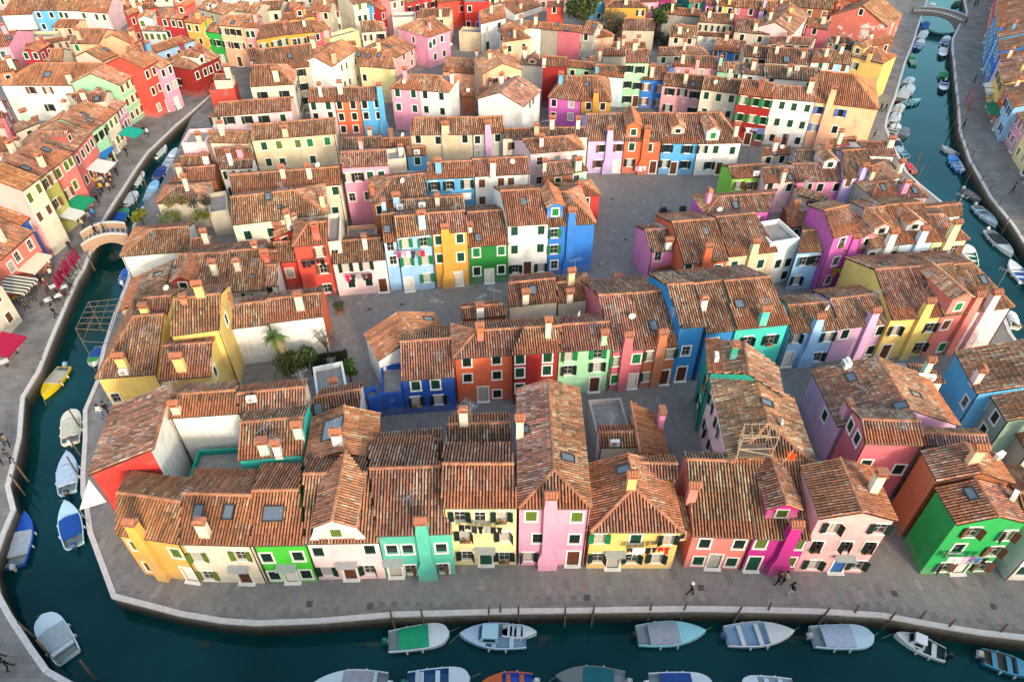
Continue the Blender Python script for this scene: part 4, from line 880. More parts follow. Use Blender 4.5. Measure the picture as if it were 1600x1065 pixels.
h('paleblue', (820, 480), (1027, 462), [(715, 240), (960, 226)], 6.4, age=.5, w=[(815, 550, 'od'), (945, 545, 'od')], dm=[(895, 395, 2.0, 1.0, 'white', 'cd')], fc=[(925, 470, 0, 1.6)], an=[(775, 370, 2.4)], lb='pale blue house with white dormer next to pale yellow house')
h('paleyellow', (1027, 464), (1243, 450), [(975, 300), (1130, 292)], 6.4, age=.45, hr=1, fc=[(1110, 455, 0, 2.2)], lb='pale yellow hipped end house beside the right canal')
h('white', (985, 325), (1197, 302), [(962, 237), (1192, 250)], 6.0, age=.4, lb='white house with orange roof beside the right canal')
# ---- lane behind: pink, lilac
row('along the lane behind the square')
h('palepink', (-20, 105), (175, 88), [(-40, 15), (150, -5)], 5.0, age=.85, w=[(10, 130, 'cd'), (132, 128, 'cd')], ch=[(85, 90, .6, 1.4, 'cream')], lb='pale pink house between lime green and pink houses')
h('hotpink', (175, 95), (470, 88), [(150, -5), (455, -30)], 5.0, age=.9, w=[(250, 130, 'cd'), (320, 130, 'cd'), (420, 128, 'cd')], dm=[(375, 15, 1.8, 1.2, 'palepink', 'cd')], lb='pink house with dark roof and dormer')
h('lilac', (470, 75), (680, 55), [(455, -90), (600, -110)], 5.8, age=.7, w=[(515, 42, 'cn'), (495, 125, 'cn'), (610, 120, 'cn')], fc=[(570, 70, 0, 1.4)], lb='lilac house with wall chimney at the end')
h('stone', (640, 190), (800, 175), [(600, 100), (770, 90)], 5.0, age=.9, hl=1, lb='small house with rough dark roof next to the lilac house')
h('stone', (185, 175), (385, 235), [(180, 150), (240, 130)], 4.4, age=.75, lb='narrow grey house with mossy roof behind the square block')
h('palepink', (830, 190), (990, 190), [(830, 110), (930, 105)], 5.0, age=.8, hr=1, ch=[(800, 170, .7, 1.5, 'hotpink')], di=[(820, 165)], lb='pale pink end house with pink chimney near the right canal')
h('brown', (120, 380), (255, 360), [(115, 270), (230, 265)], 5.5, age=.3, lb='house with small orange-brown roof behind the light blue house')
h('white', (680, 110), (830, 60), [(590, 30), (740, -50)], 5.5, age=.75, ch=[(800, 40, .7, 1.5, 'cream')], lb='white house with dark roof above the right canal')
# ---- low buildings between the square and the middle terrace
row('between the square and the middle terrace')
o(2, 1)
h('cream', (-30, 865), (282, 832), [(-20, 718), (266, 692)], 5.2, age=.4, ch=[(20, 940, .7, 1.3, 'cream')], sk=[(130, 765)], lb='cream back house with orange roof at the edge of the square')
h('cream', (285, 842), (535, 806), [(275, 728), (560, 672)], 4.8, age=.35, hr=1, ch=[(362, 720, .7, 1.5, 'paleyellow'), (325, 910, .7, 1.0, 'cream')], an=[(385, 690, 2.8)], lb='cream back house with hipped orange roof at the edge of the square')
h('palepink', (655, 780), (810, 770), [(640, 735), (790, 725)], 3.6, age=.8, ch=[(645, 740, .8, 1.2, 'cream')], lb='low pink shed with cream chimney at the edge of the square')
o(1, 1)
h('brown', (1275, 940), (1545, 915), [(1265, 875), (1520, 845)], 4.6, age=.3, ch=[(1365, 960, .8, 1.4, 'white')], an=[(1390, 900, 2.4), (1470, 850, 2.2)], lb='low house with brick-red roof and white chimney at the edge of the square')
# ---- left of the square
row('left of the square')
h('white', (75, 965), (412, 922), [(65, 817), (405, 785)], baseR=1150, age=.65, sc='orange', lb='long white garden house with orange side wall')
h('white', (-185, 1003), (72, 972), [(-180, 852), (66, 838)], 5.2, age=.6, lb='white house with plain roof joining the garden house', ch=[(-150, 870, .7, 1.3, 'brown')])
h('cream', (-150, 362), (440, 292), [(-160, 178), (330, 150)], 7.2, age=.6, hr=1, g=(4, 2, 'cg'), sk=[(75, 190), (145, 255, .5, .6)], ch=[(415, 250, .7, 1.6, 'paleyellow')], an=[(170, 190, 2)], lb='cream house with big hipped roof behind the scarlet house')
h('cream', (-145, 165), (523, 110), [(-165, 55), (516, 5)], 7.0, age=.3, w=[(360, 150, 'cg'), (490, 150, 'cg'), (490, 275, 'cg')], g=(7, 2, 'cg'), lb='long cream house under a narrow bright orange roof')
h('scarlet', (105, 440), (430, 305), [(165, 395), (400, 298)], 6.0, age=.5, ac=[(205, 400, .4)], lb='house with slanting brown roof between cream hipped house and scarlet house')
h('white', (-110, 745), (140, 735), [(-90, 618), (130, 605)], 4.6, age=.75, ch=[(70, 600, .8, 1.4, 'scarlet')], lb='low white house with red chimney left of the scarlet house')
h('white', (-120, 612), (140, 590), [(-90, 540), (130, 520)], 5.0, age=.5, lb='white house behind the low white house with red chimney')
h('pink', (527, 8), (818, -8), [(520, -75), (800, -110)], 8.8, age=.7, w=[(558, 68, 'od'), (628, 63, 'od'), (704, 58, 'cg'), (773, 55, 'cg'), (585, 190, 'gd'), (690, 182, 'gd')], lb='tall pink house over a brown yard')
h('terracotta', (707, 222), (1052, 185), [(852, 62), (1042, 45)], 6.8, age=.75, hl=1, w=[(765, 268, 'cd')], ch=[(720, 180, .6, 1.2, 'orange')], lb='orange-brown house with dark hipped roof by the tall pink house')
h('skyblue', (1045, 78), (1347, 65), [(1058, -20), (1330, -35)], 7.6, age=.5, w=[(1097, 120, 'od'), (1193, 115, 'od'), (1303, 108, 'od')], lb='sky blue house with white windows behind the square terrace')
h('white', (1347, 62), (1690, 45), [(1332, -40), (1670, -60)], 7.6, age=.35, w=[(1393, 105, 'cn'), (1510, 97, 'cn'), (1572, 95, 'cn'), (1395, 210, 'cn')], ch=[(1355, 160, .7, 1.8, 'white')], lb='white house with brown shutters next to the sky blue house')
h('cream', (860, 292), (1292, 262), [(845, 212), (1280, 182)], 7.0, age=.85, ac=[(890, 270), (1025, 258)], ch=[(1120, 240, .6, 1.2, 'cream'), (820, 250, .8, 1.4, 'lightblue')], lb='cream house with grey roof and air conditioners behind the light blue houses')
h('peach', (560, 445), (745, 430), 3.0, 3.2, typ='flat', lb='low peach yard building with terrace under the tall pink house')
h('cream', (430, 470), (520, 462), 6.5, 7.0, typ='flat', g=(1, 2, 'gd'), lb='narrow cream house wedged beside the pink stained house')
# ---- beside the left canal
row('beside the left canal')
o(0, 1)
h('white', (740, 555), (1172, 520), [(905, 395), (1165, 368)], base=692, hl=1, age=.55, lb='white hip-roofed house beside the stone bridge', ch=[])
h('cream', (1172, 518), (1302, 505), [(1180, 442), (1300, 440)], 4.4, age=.3, typ='shed', lb='cream lean-to against the white bridge house')
h('stone', (1395, 775), (1640, 760), [(1400, 512), (1620, 520)], 4.6, age=.7, sk=[(1558, 685, .5, .5)], lb='low house with mottled roof left of the scarlet house')
h('stone', (1010, 792), (1395, 775), [(1090, 568), (1420, 507)], 4.4, age=.75, sk=[(1035, 655)], dm=[(1120, 790, 2.2, 1.3, 'darkred', 'cd')], an=[(1000, 740, 2.4)], lb='low house with dark red dormer beside the canal')
h('stone', (820, 690), (735, 895), [(1085, 572), (990, 775)], 3.4, age=.8, an=[(900, 790, 2)], lb='lean-to roof house right above the canal water', typ='shed', pitch=17)
h('yellow', (830, 968), (1022, 952), [(885, 802), (1060, 808)], 5.6, age=.45, lb='yellow house with pale orange roof joining the yellow tower')
h('yellow', (1048, 1045), (1352, 1003), [(1072, 815), (1360, 790)], 8.0, age=.65, wr=[(1395, 940, 'cg')], ch=[(1140, 840, .6, .6, 'orange'), (1240, 800, .8, 1.3, 'yellow')], lb='tall yellow house with square tiled tower roof')
o(0, 2)
h('yellow', (980, 252), (1300, 226), [(1000, 45), (1305, 15)], 6.2, age=.7, wr=[(1325, 195, 'cg'), (1412, 190, 'cg')], ch=[(1125, 190, .9, 1.6, 'yellow')], lb='yellow house with tiled chimney cap below the yellow tower')
h('yellow', (590, 243), (962, 213), (965, -150), base=418, hl=1, age=.7, ch=[(775, 190, .9, 1.7, 'yellow')], ac=[(730, 330)], lb='yellow corner house with hipped roof above the canal path', w=[(730, 385, 'gd')])
# ---- ruin and jumble of roofs by the left canal
oz(240, 200, 8.0)
h('brown', (225, 478), (702, 458), [(330, 350), (692, 340)], 4.4, age=.5, ch=[(720, 470, .8, 1.4, 'white')], lb='small brown-roofed house with terrace beside the canal')
h('brown', (190, 692), (772, 642), [(335, 500), (770, 480)], 4.2, age=.4, ch=[(350, 610, .8, 1.6, 'cream')], an=[(320, 660, 2.6)], lb='low house with red-brown roof and cream chimney beside the canal')
h('stone', (30, 945), (640, 905), [(250, 715), (620, 715)], 4.2, hl=1, hr=1, age=.9, lb='overgrown house with weedy grey roof beside the canal')
h('white', (820, 518), (1235, 497), [(805, 412), (1240, 388)], 5.0, age=.85, an=[(905, 510, 2)], lb='white house with dark roof beside the beige terrace')
h('palepink', (795, 408), (1255, 388), [(758, 268), (1205, 235)], 5.4, age=.85, ch=[(1095, 370, .8, 1.3, 'pink')], lb='house with dark roof and pink chimney')
h('cream', (688, 180), (1182, 190), [(680, 52), (1192, 40)], 6.4, age=.5, g=(3, 2, 'gd'), lb='cream house with long roof light below the pale pink house')
h('palepink', (345, 190), (650, 175), 5.0, 5.6, typ='flat', ch=[(590, 200, .7, 1.4, 'cream')], lb='pink house with pergola terrace beside the canal')
h('stone', (690, 1060), (930, 1020), 5.5, 3.6, typ='flat', lb='ruined stone walls with weeds beside the bridge')
# ---- west bank of the left canal: a street of houses
row('on the street across the left canal')
o(0, 1)
h('cream', (-190, 905), (12, 715), 4.2, 5.4, age=.5, g=(2, 2, 'cn'), lb='cream corner house by the red market awnings')
h('coral', (0, 578), (208, 398), 4.2, 5.2, age=.5, w=[(70, 615, 'gd'), (107, 555, 'gd'), (185, 480, 'gd')], lb='coral house above the striped awnings')
oz(0, 250, 6.085)
h('blue', (190, 632), (332, 508), 4.0, 5.6, age=.5, w=[(332, 605, 'gd')], lb='small blue house between coral and cream houses')
h('cream', (215, 292), (386, 165), 4.2, base=911, age=.3, sc='salmon', w=[(285, 360, 'cl'), (370, 270, 'cl'), (370, 545, 'cn'), (465, 470, 'cn')], lb='cream house with salmon side gable')
h('olive', (386, 165), (506, 75), 4.2, base=705, age=.35, w=[(435, 225, 'on'), (500, 160, 'on'), (530, 415, 'on')], lb='olive green narrow house')
h('coral', (506, 75), (690, -60), 4.2, base=568, age=.4, w=[(555, 125, 'cl'), (630, 55, 'cl'), (710, -10, 'cl'), (600, 355, 'on'), (640, 310, 'cl'), (715, 235, 'cl')], d=[(740, 430, 'n')], lb='coral pink house over the green awning')
oz(0, 100, 6.085)
h('coral', (690, 853), (878, 640), 4.4, base=1228, age=.6, g=(4, 2, 'cg'), dm=[(680, 740, 1.6, 1.2, 'scarlet', 'gd')], lb='coral red house with long dormer')
h('palegreen', (878, 640), (985, 560), 4.4, base=998, age=.6, g=(2, 2, 'od'), lb='pale green narrow house above the blue awning')
h('cream', (985, 560), (1110, 455), 4.4, base=862, age=.5, g=(3, 2, 'cl'), sk=[(705, 525)], lb='cream house near the teal awning', dm=[])
h('pink', (1110, 455), (1192, 370), 4.4, base=693, age=.5, g=(3, 2, 'gd'), lb='pink house over the teal awning')
h('palegreen', (1130, 205), (1366, 48), 4.4, base=585, age=.45, g=(5, 3, 'cn'), lb='pale green three-storey house next to the scarlet one')
h('scarlet', (1366, 48), (1505, -28), 4.0, base=512, age=.35, g=(4, 3, 'gd'), lb='scarlet three-storey house with white window frames')
h('white', (0, 203), (1115, 203), [(300, -8), (980, -4)], base=545, hl=1, age=.15, w=[(300, 250, 'on'), (460, 250, 'on'), (750, 245, 'on'), (480, 415, 'od')], sk=[(455, 105, 1.3, 1.4), (850, 110)], ch=[(680, 190, .8, 1.6, 'cream')], lb='long white house with broad speckled orange roof')
h('cream', (735, 372), (995, 352), [(640, 290), (1010, 258)], 6.2, age=.5, lb='cream house with tall narrow tile roof behind the pink street house')
h('salmon', (-60, 850), (110, 835), [(-70, 680), (60, 690)], 6.0, age=.3, lb='salmon house with orange gable left of the long dormer')
h('stone', (-60, 1075), (375, 1060), [(-80, 850), (215, 850)], 6.2, age=.6, hr=1, lb='house with huge weathered roof behind the coral street houses')
h('cream', (140, 655), (370, 560), [(170, 525), (380, 525)], 5.6, age=.5, lb='small house with rust roof below the long white house', ch=[(270, 500, .9, 1.3, 'mint')])
h('rose', (-60, 520), (35, 505), 3.5, 6.5, age=.5, ch=[(90, 440, .9, 1.4, 'white')], g=(1, 2, 'gd'), lb='rose house at the left edge below the long white house')
o(0, 0)
h('pink', (985, 425), (1062, 388), 4.0, base=692, age=.4, g=(3, 3, 'gd'), lb='pale pink street house between scarlet and dark red houses')
h('darkred', (1188, 432), (1358, 348), 4.2, base=605, hl=1, age=.6, w=[(1218, 465, 'cd'), (1265, 445, 'cd'), (1300, 430, 'cd'), (1340, 410, 'cd')], gl=(1, 1, 'od'), dm=[(1250, 395, 1.7, 1.4, 'white', 'gd')], lb='dark red corner house with white dormer')
# ---- far left roofs
row('among the far left rooftops')
oz(0, 0, 8.0)
h('white', (10, 195), (392, 180), [(150, -25), (480, -35)], base=385, age=.5, lb='white house with long blank wall')
h('skyblue', (395, 135), (697, 130), [(470, -60), (760, -60)], base=405, age=.45, w=[(485, 190, 'gw'), (645, 190, 'gw'), (550, 335, 'gn')], lb='sky blue house next to the blank white house')
h('white', (697, 130), (992, 140), [(760, -60), (1030, -55)], base=400, age=.45, w=[(745, 190, 'cg'), (830, 195, 'cg')], lb='white house between sky blue and peach houses')
h('palepink', (992, 140), (1342, 168), [(1030, -55), (1400, -30)], base=400, age=.45, w=[(998, 195, 'cg'), (1210, 215, 'cg'), (1305, 220, 'cg')], lb='pale pink house with green windows at the end of the sky blue row')
h('peach', (640, 342), (925, 346), [(730, 250), (1010, 245)], base=458, age=.3, w=[(710, 405, 'cn'), (880, 410, 'cn')], lb='peach house with smooth orange roof below the white row')
h('peach', (870, 545), (1232, 552), [(1000, 362), (1340, 366)], 6.5, age=.5, w=[(965, 600, 'cb'), (1190, 640, 'cd')], ch=[(1000, 500, .7, 1.8, 'peach')], lb='peach house with tall peach chimney')
h('beige', (300, 470), (650, 465), 4.0, 5.0, typ='flat', lb='beige walled terrace below the sky blue house')
h('pink', (-60, 600), (105, 572), [(-40, 388), (290, 396)], 6.4, age=.3, g=(2, 2, 'cg'), lb='pink house with orange roof left of the beige terrace')
h('crimson', (262, 655), (472, 655), None, 5.4, typ='gable', D=5, age=.5, w=[(325, 695, 'cg'), (447, 700, 'cg')], lb='crimson gabled house with two green windows')
h('stone', (330, 600), (860, 500), [(300, 540), (880, 460)], 4.6, age=.8, lb='house with dark mossy roof behind the crimson gable')
h('cream', (585, 775), (782, 772), [(640, 612), (800, 610)], 5.0, age=.25, lb='house with smooth orange roof behind the long white house')
h('terracotta', (-40, 910), (170, 885), [(-40, 755), (170, 760)], 6.0, age=.2, ch=[(245, 860, .9, 1.6, 'mint')], lb='house with bright orange roof and mint chimney at the left edge')
h('cream', (1280, 770), (1470, 690), 3.5, 5.0, age=.5, sk=[(1450, 545)], lb='small cream house behind the pale green street house')
oz(200, 0, 8.0)
h('scarlet', (0, 205), (180, 130), [(-30, 125), (150, 90)], 6.2, age=.3, g=(2, 2, 'gd'), lb='scarlet house with red side wall among far roofs')
h('scarlet', (-60, 130), (380, 95), [(-60, 40), (330, 60)], 6.0, age=.2, lb='red-roofed scarlet house behind the sky blue row')
h('white', (115, 240), (290, 228), None, 6.2, typ='gable', D=5, age=.6, w=[(180, 300, 'cl')], lb='white gabled house beside the crimson three-window house')
h('paleblue', (150, 385), (480, 395), [(270, 330), (440, 340)], 5.6, age=.6, g=(4, 2, 'cl'), lb='pale blue house with yellow shutters beside the crimson house')
h('crimson', (390, 222), (695, 245), [(450, 130), (700, 100)], 8.0, age=.5, w=[(465, 285, 'cg'), (570, 295, 'cg'), (655, 305, 'cg'), (510, 430, 'cg')], dm=[(755, 185, 1.7, 1.5, 'scarlet', 'gw')], lb='crimson house with red dormer and cream cornice')
h('ochre', (695, 275), (910, 300), [(760, 215), (990, 190)], 8.2, age=.35, w=[(738, 345, 'gd'), (862, 360, 'gd'), (912, 520, 'gd')], lb='ochre house between crimson and green houses')
h('green', (910, 390), (1152, 415), [(980, 310), (1140, 310)], base=800, age=.6, w=[(1010, 525, 'od'), (1125, 540, 'od')], ws='od', lb='green three-storey house among peach and ochre houses', g=(2, 3, 'od'))
h('peach', (1125, 320), (1430, 340), [(1190, 205), (1440, 195)], base=830, age=.3, w=[(1170, 390, 'od'), (1295, 400, 'od'), (1375, 410, 'od'), (1215, 555, 'od'), (1345, 570, 'od'), (1420, 575, 'od')], lb='peach three-storey house with paired dark shutters', d=[(1390, 740, 'n')])
h('salmon', (1430, 340), (1640, 350), [(1440, 195), (1640, 190)], base=830, age=.3, w=[(1465, 430, 'cg'), (1560, 430, 'cg'), (1515, 590, 'cg'), (1590, 590, 'cg')], lb='salmon three-storey house next to the peach paired-shutter house')
h('lightblue', (265, 690), (840, 500), [(260, 600), (640, 445)], 6.4, age=.2, lb='light blue house with long slanting orange roof', ch=[(215, 680, .8, 1.6, 'skyblue')])
h('scarlet', (-20, 700), (170, 655), [(-20, 580), (140, 560)], 5.6, age=.2, lb='scarlet-walled house with smooth orange roof by the light blue house')
h('peach', (60, 560), (170, 500), 4.0, 6.0, age=.3, ch=[(85, 520, 1.2, 2.0, 'peach')], lb='peach house with bulky peach chimney')
h('stone', (850, 100), (1200, 190), [(960, 20), (1420, 60)], 6.5, age=.6, ac=[(1000, 130)], dm=[(1040, 110, 1.6, 1.0, 'white', 'gd')], lb='house with broad brown roof behind the ochre house')
h('stone', (1200, 130), (1600, 160), [(1400, 40), (1700, 30)], 7.0, age=.6, lb='house with wide roof behind the peach house')
h('white', (60, 60), (330, 50), [(100, 10), (300, 0)], 6.0, age=.6, lb='white house at the far edge above the red roofs')
h('palepink', (1520, 760), (1640, 745), 3.0, 5.5, age=.3, lb='small pink house by the covered yard')
h('cream', (1060, 1000), (1290, 990), [(1080, 930), (1300, 925)], 5.2, age=.3, ch=[(1320, 990, 1.0, 2.0, 'cream')], g=(2, 1, 'cd'), lb='low cream house with big cream chimney in front of the green house')
h('scarlet', (1010, 1130), (1330, 1110), 3.5, 3.8, typ='flat', lb='low red garden building at the canal head')
# ---- back row around the middle of the picture
row('in the middle back rows')
o(0, 0)
h('palepink', (1285, 722), (1795, 682), [(1355, 627), (1795, 605)], 6.6, age=.65, w=[(1312, 745, 'od'), (1415, 742, 'od'), (1525, 738, 'od'), (1630, 735, 'od'), (1745, 728, 'cg')], lb='pale pink house with open dark shutters in the middle distance')
o(1, 0)
h('beige', (-30, 865), (492, 822), [(-35, 765), (485, 735)], 7.2, age=.55, w=[(50, 900, 'cg'), (142, 893, 'cl'), (258, 885, 'cl'), (333, 880, 'cb'), (440, 870, 'cb'), (80, 1000, 'cg'), (165, 998, 'cg'), (352, 983, 'cg')], ch=[(185, 840, .8, 1.2, 'beige')], lb='beige long house with yellow and green shutters', ws='cl')
h('palepink', (318, 632), (483, 627), [(325, 547), (485, 543)], base=838, age=.6, w=[(355, 655, 'cw'), (445, 650, 'cw'), (370, 720, 'gw'), (460, 712, 'gw')], lb='pale pink house left of the orange and sky blue pair')
h('orange', (483, 627), (638, 622), [(485, 543), (640, 540)], base=838, age=.6, w=[(503, 648, 'gl'), (598, 645, 'gl'), (515, 722, 'gd'), (608, 718, 'gd'), (530, 815, 'gd'), (620, 812, 'gd')], lb='burnt orange house between pale pink and sky blue houses')
h('skyblue', (638, 622), (784, 615), [(640, 540), (772, 535)], base=834, age=.6, w=[(653, 642, 'gl'), (747, 640, 'gl'), (662, 715, 'gd'), (757, 712, 'gd')], fc=[(770, 620, 1, 2.2)], lb='sky blue house with flared chimney at its corner')
h('pink', (828, 545), (1005, 557), [(900, 462), (1010, 462)], base=802, hl=1, age=.5, w=[(872, 568, 'cg'), (970, 575, 'cg'), (880, 660, 'cg'), (980, 670, 'cg')], lb='pink half of the hip-roofed pair with green shutters')
h('white', (1005, 557), (1190, 571), [(1010, 462), (1150, 468)], base=802, hr=1, age=.5, w=[(1043, 585, 'cd'), (1143, 595, 'cd'), (1050, 675, 'cd'), (1150, 687, 'cd')], ch=[(1210, 520, .6, 1.8, 'white')], sk=[(1170, 490)], lb='white half of the hip-roofed pair')
h('beige', (948, 832), (1335, 828), [(965, 727), (1330, 722)], 6.4, age=.6, w=[(1123, 865, 'cd'), (1288, 857, 'cd'), (1000, 860, 'gd')], fc=[(1165, 830, 0, 1.4)], lb='beige house with wall chimney below the hip-roofed pair', ch=[(1270, 950, .8, 1.3, 'cream')])
h('grey', (1335, 828), (1530, 818), [(1330, 722), (1522, 720)], 6.4, age=.3, w=[(1362, 862, 'gd'), (1490, 850, 'gd'), (1365, 950, 'gd')], fc=[(1430, 830, 0, 1.4, 'mauve')], lb='grey house with pink wall chimney next to the beige house')
h('stone', (535, 918), (775, 908), [(530, 850), (770, 845)], 5.0, age=.9, lb='low house with dark roof below the burnt orange house')
h('skyblue', (930, 962), (1050, 955), [(925, 910), (1048, 903)], 5.0, age=.3, ac=[(1000, 990)], lb='small sky blue house with little orange roof')
h('brown', (775, 905), (950, 900), [(770, 855), (945, 850)], 5.2, age=.25, lb='low house with bright orange roof by the small sky blue house')
h('cream', (810, 985), (925, 975), 3.5, 5.6, typ='flat', ch=[(895, 960, .7, 1.4, 'white')], lb='small cream terrace house behind the pink tower house')
h('cream', (-40, 535), (230, 520), [(-30, 440), (180, 360)], 7.0, age=.5, hr=1, ch=[(130, 500, .9, 1.8, 'cream')], gr=(4, 2, 'od'), g=(2, 2, 'od'), lb='cream corner house with green shutters along its side')
h('stone', (-30, 450), (330, 410), [(0, 300), (330, 280)], 7.5, age=.4, sk=[(210, 350), (75, 435)], lb='house with broad orange-brown roof behind the cream corner house')
h('palegreen', (305, 412), (465, 416), [(240, 290), (410, 285)], 7.0, age=.35, lb='pale green house with a court below orange roof', g=(2, 2, 'gd'))
h('white', (465, 412), (632, 300), 3.2, 7.6, age=.4, ch=[(485, 390, .8, 1.8, 'peach')], w=[(530, 420, 'gd'), (560, 405, 'gd'), (615, 380, 'gd'), (550, 520, 'gd'), (580, 505, 'gd'), (630, 485, 'gd')], lb='white house with two rows of small windows facing the side lane')
h('mauve', (430, 290), (620, 275), [(440, 262), (615, 265)], 7.6, age=.4, lb='mauve house with ridge just above the white side-lane house')
h('paleyellow', (635, 408), (858, 425), [(630, 292), (830, 318)], 6.4, age=.3, w=[(670, 480, 'gd')], sk=[(635, 340), (695, 350), (760, 345)], lb='pale yellow house with three skylights')
h('salmon', (862, 358), (982, 290), 4.4, base=475, age=.4, w=[(912, 350, 'gw'), (962, 325, 'gw'), (965, 420, 'gw')], sc='cream', lb='salmon house with cream side walls facing the far lane')
h('pink', (1060, 232), (1198, 186), 4.6, base=425, age=.6, hl=1, w=[(1072, 280, 'cg'), (1098, 260, 'cg'), (1145, 240, 'cg'), (1105, 350, 'cg'), (1160, 330, 'cg')], gl=None, lb='pink house with hipped roof and white awnings')
h('mustard', (0, 246), (182, 215), [(60, 130), (190, 150)], 7.4, age=.35, w=[(50, 290, 'ow'), (120, 275, 'ow'), (172, 260, 'ow')], lb='mustard house with open white shutters')
h('mustard', (182, 215), (362, 196), [(160, 140), (340, 130)], 7.4, age=.35, w=[(238, 260, 'gw'), (285, 255, 'od'), (342, 240, 'od')], lb='mustard house with dark shutters next to the pink one')
h('ochre', (150, 130), (365, 100), [(180, 75), (340, 70)], 8.5, age=.25, dm=[(345, 165, 1.7, 1.5, 'scarlet', 'gd')], lb='ochre house with red dormer behind the mustard pair')
h('rose', (362, 205), (462, 175), 3.6, 6.4, age=.4, w=[(377, 230, 'gd'), (433, 210, 'gd')], lb='rose house beside the mustard house')
h('white', (458, 76), (594, 42), 4.2, base=218, age=.5, w=[(477, 98, 'cn'), (503, 90, 'cn'), (540, 80, 'cn'), (570, 70, 'cn'), (477, 180, 'cn'), (513, 165, 'cn'), (548, 155, 'cn'), (580, 145, 'cn')], lb='white house with two rows of brown shutters')
h('stone', (330, 65), (455, 74), [(345, 15), (470, 0)], 7.5, age=.6, lb='house with brown roof left of the white brown-shuttered house')
h('cream', (600, 30), (712, 8), 4.0, 7.6, age=.6, w=[(640, 45, 'cl'), (692, 28, 'cl'), (640, 115, 'cg'), (675, 110, 'cg')], lb='cream house with yellow-green shutters')
h('skyblue', (712, 35), (772, 18), 3.6, 7.0, age=.5, w=[(752, 45, 'cn'), (728, 105, 'cn'), (760, 100, 'cn')], lb='sky blue narrow house by the cream yellow-shuttered house')
h('crimson', (772, 68), (828, 45), 3.6, 6.0, age=.5, g=(2, 2, 'gd'), lb='crimson narrow house next to the sky blue one')
h('salmon', (828, 8), (925, -15), 4.0, 8.0, age=.3, g=(2, 3, 'cn'), lb='salmon tall house at the far lane')
h('crimson', (925, 22), (1118, -25), 4.0, 7.0, age=.5, g=(4, 2, 'od'), lb='crimson shop house with white awning')
h('scarlet', (1120, 18), (1285, 2), [(1100, -50), (1270, -60)], base=195, age=.2, w=[(1270, 55, 'gl'), (1190, 120, 'gd')], lb='bright red house with pitched roof')
h('red', (1285, 18), (1440, 10), 4.5, 6.5, typ='flat', w=[(1317, 55, 'gl'), (1390, 90, 'gw'), (1310, 150, 'gd'), (1370, 155, 'gw')], lb='bright red flat-topped house next to the bright red pitched one')
h('beige', (1250, 195), (1410, 205), 3.6, 4.0, typ='flat', lb='beige walled court below the bright red house')
h('white', (1385, 150), (1540, 110), [(1395, 40), (1560, 50)], 6.0, age=.5, lb='house with brown roof and lilac wall right of the red houses', sc='lilac')
h('cream', (1490, 190), (1620, 250), [(1540, 140), (1640, 150)], 5.6, age=.4, lb='cream house with brick roof by the peach gable')
h('cream', (650, 200), (800, 190), [(640, 130), (790, 130)], 5.6, age=.6, hr=1, lb='small cream house behind the salmon lane house')
h('paleyellow', (455, 240), (640, 190), 3.0, 5.2, typ='flat', lb='pale yellow walled terrace below the white brown-shuttered house')
h('peach', (985, 110), (1190, 100), [(1010, 60), (1200, 50)], 6.0, age=.3, ch=[(1160, 110, .6, 1.4, 'cream')], lb='peach house with orange roof in front of the red house')
h('cream', (840, 110), (985, 105), 4.0, 5.5, typ='flat', lb='cream terrace house under grey roof deck')
h('peach', (1150, 440), (1578, 475), [(1165, 375), (1420, 350)], base=560, age=.5, hr=0, lb='big peach house with plain wall', ch=[(1370, 330, .5, 1.6, 'white')])
h('peach', (1400, 455), (1640, 430), None, 7.0, typ='gable', D=7, age=.6, lb='peach gabled wing of the big peach house')
h('white', (1365, 600), (1600, 640), [(1380, 545), (1600, 560)], 4.0, age=.7, lb='low white garden house with brown roof by the leafless bushes')
h('brown', (1265, 590), (1350, 600), [(1265, 545), (1340, 548)], 4.0, age=.3, lb='small shed with orange roof behind the white half of the hip-roofed pair')
h('cream', (0, 70), (150, 60), [(30, 10), (170, 5)], 6.5, age=.5, lb='cream house at the far edge above the mustard houses')
h('stone', (180, 75), (290, 65), [(190, 20), (290, 15)], 6.5, age=.7, lb='dark-roofed house at the far edge above the mustard houses')
h('palegreen', (-60, 90), (10, 80), 3.5, 6.5, age=.5, lb='pale green house at the far edge above the salmon house')
# ---- around the upper square and beyond
row('round the upper square')
o(2, 0)
h('lilac', (470, 868), (695, 864), [(455, 706), (690, 698)], base=1072, age=.65, w=[(555, 915, 'on'), (665, 910, 'on'), (532, 1010, 'on')], fc=[(600, 865, 1, 1.6)], d=[(650, 1035, 'w')], lb='lilac house with flared lilac chimney')
h('orange', (695, 868), (925, 870), [(690, 698), (940, 700)], base=1072, age=.65, w=[(738, 905, 'cg'), (847, 910, 'cg'), (725, 1003, 'od')], d=[(868, 1030, 'n')], fc=[(825, 870, 1, 1.8)], dm=[(745, 850, 2.1, 1.9, 'orange', 'cg')], lb='orange-red house with gabled dormer and flared chimney')
h('skyblue', (925, 882), (1150, 884), [(940, 700), (1160, 700)], base=1078, age=.6, w=[(957, 915, 'od'), (1080, 920, 'od'), (942, 1010, 'od'), (1065, 1015, 'od')], d=[(995, 1030, 'n')], dm=[(1020, 828, 2.0, 1.0, 'grey', 'gd')], lb='sky blue house with grey dormer')
h('white', (1150, 886), (1418, 880), [(1160, 700), (1380, 690)], base=1085, age=.5, hr=1, w=[(1170, 920, 'od'), (1255, 922, 'cg'), (1358, 928, 'cg'), (1215, 1020, 'od')], d=[(1275, 1040, 'n')], dm=[(1233, 868, 1.9, 1.6, 'white', 'cb')], ch=[(1405, 850, .6, 1.6, 'cream')], lb='white end house with white dormer on the upper square')
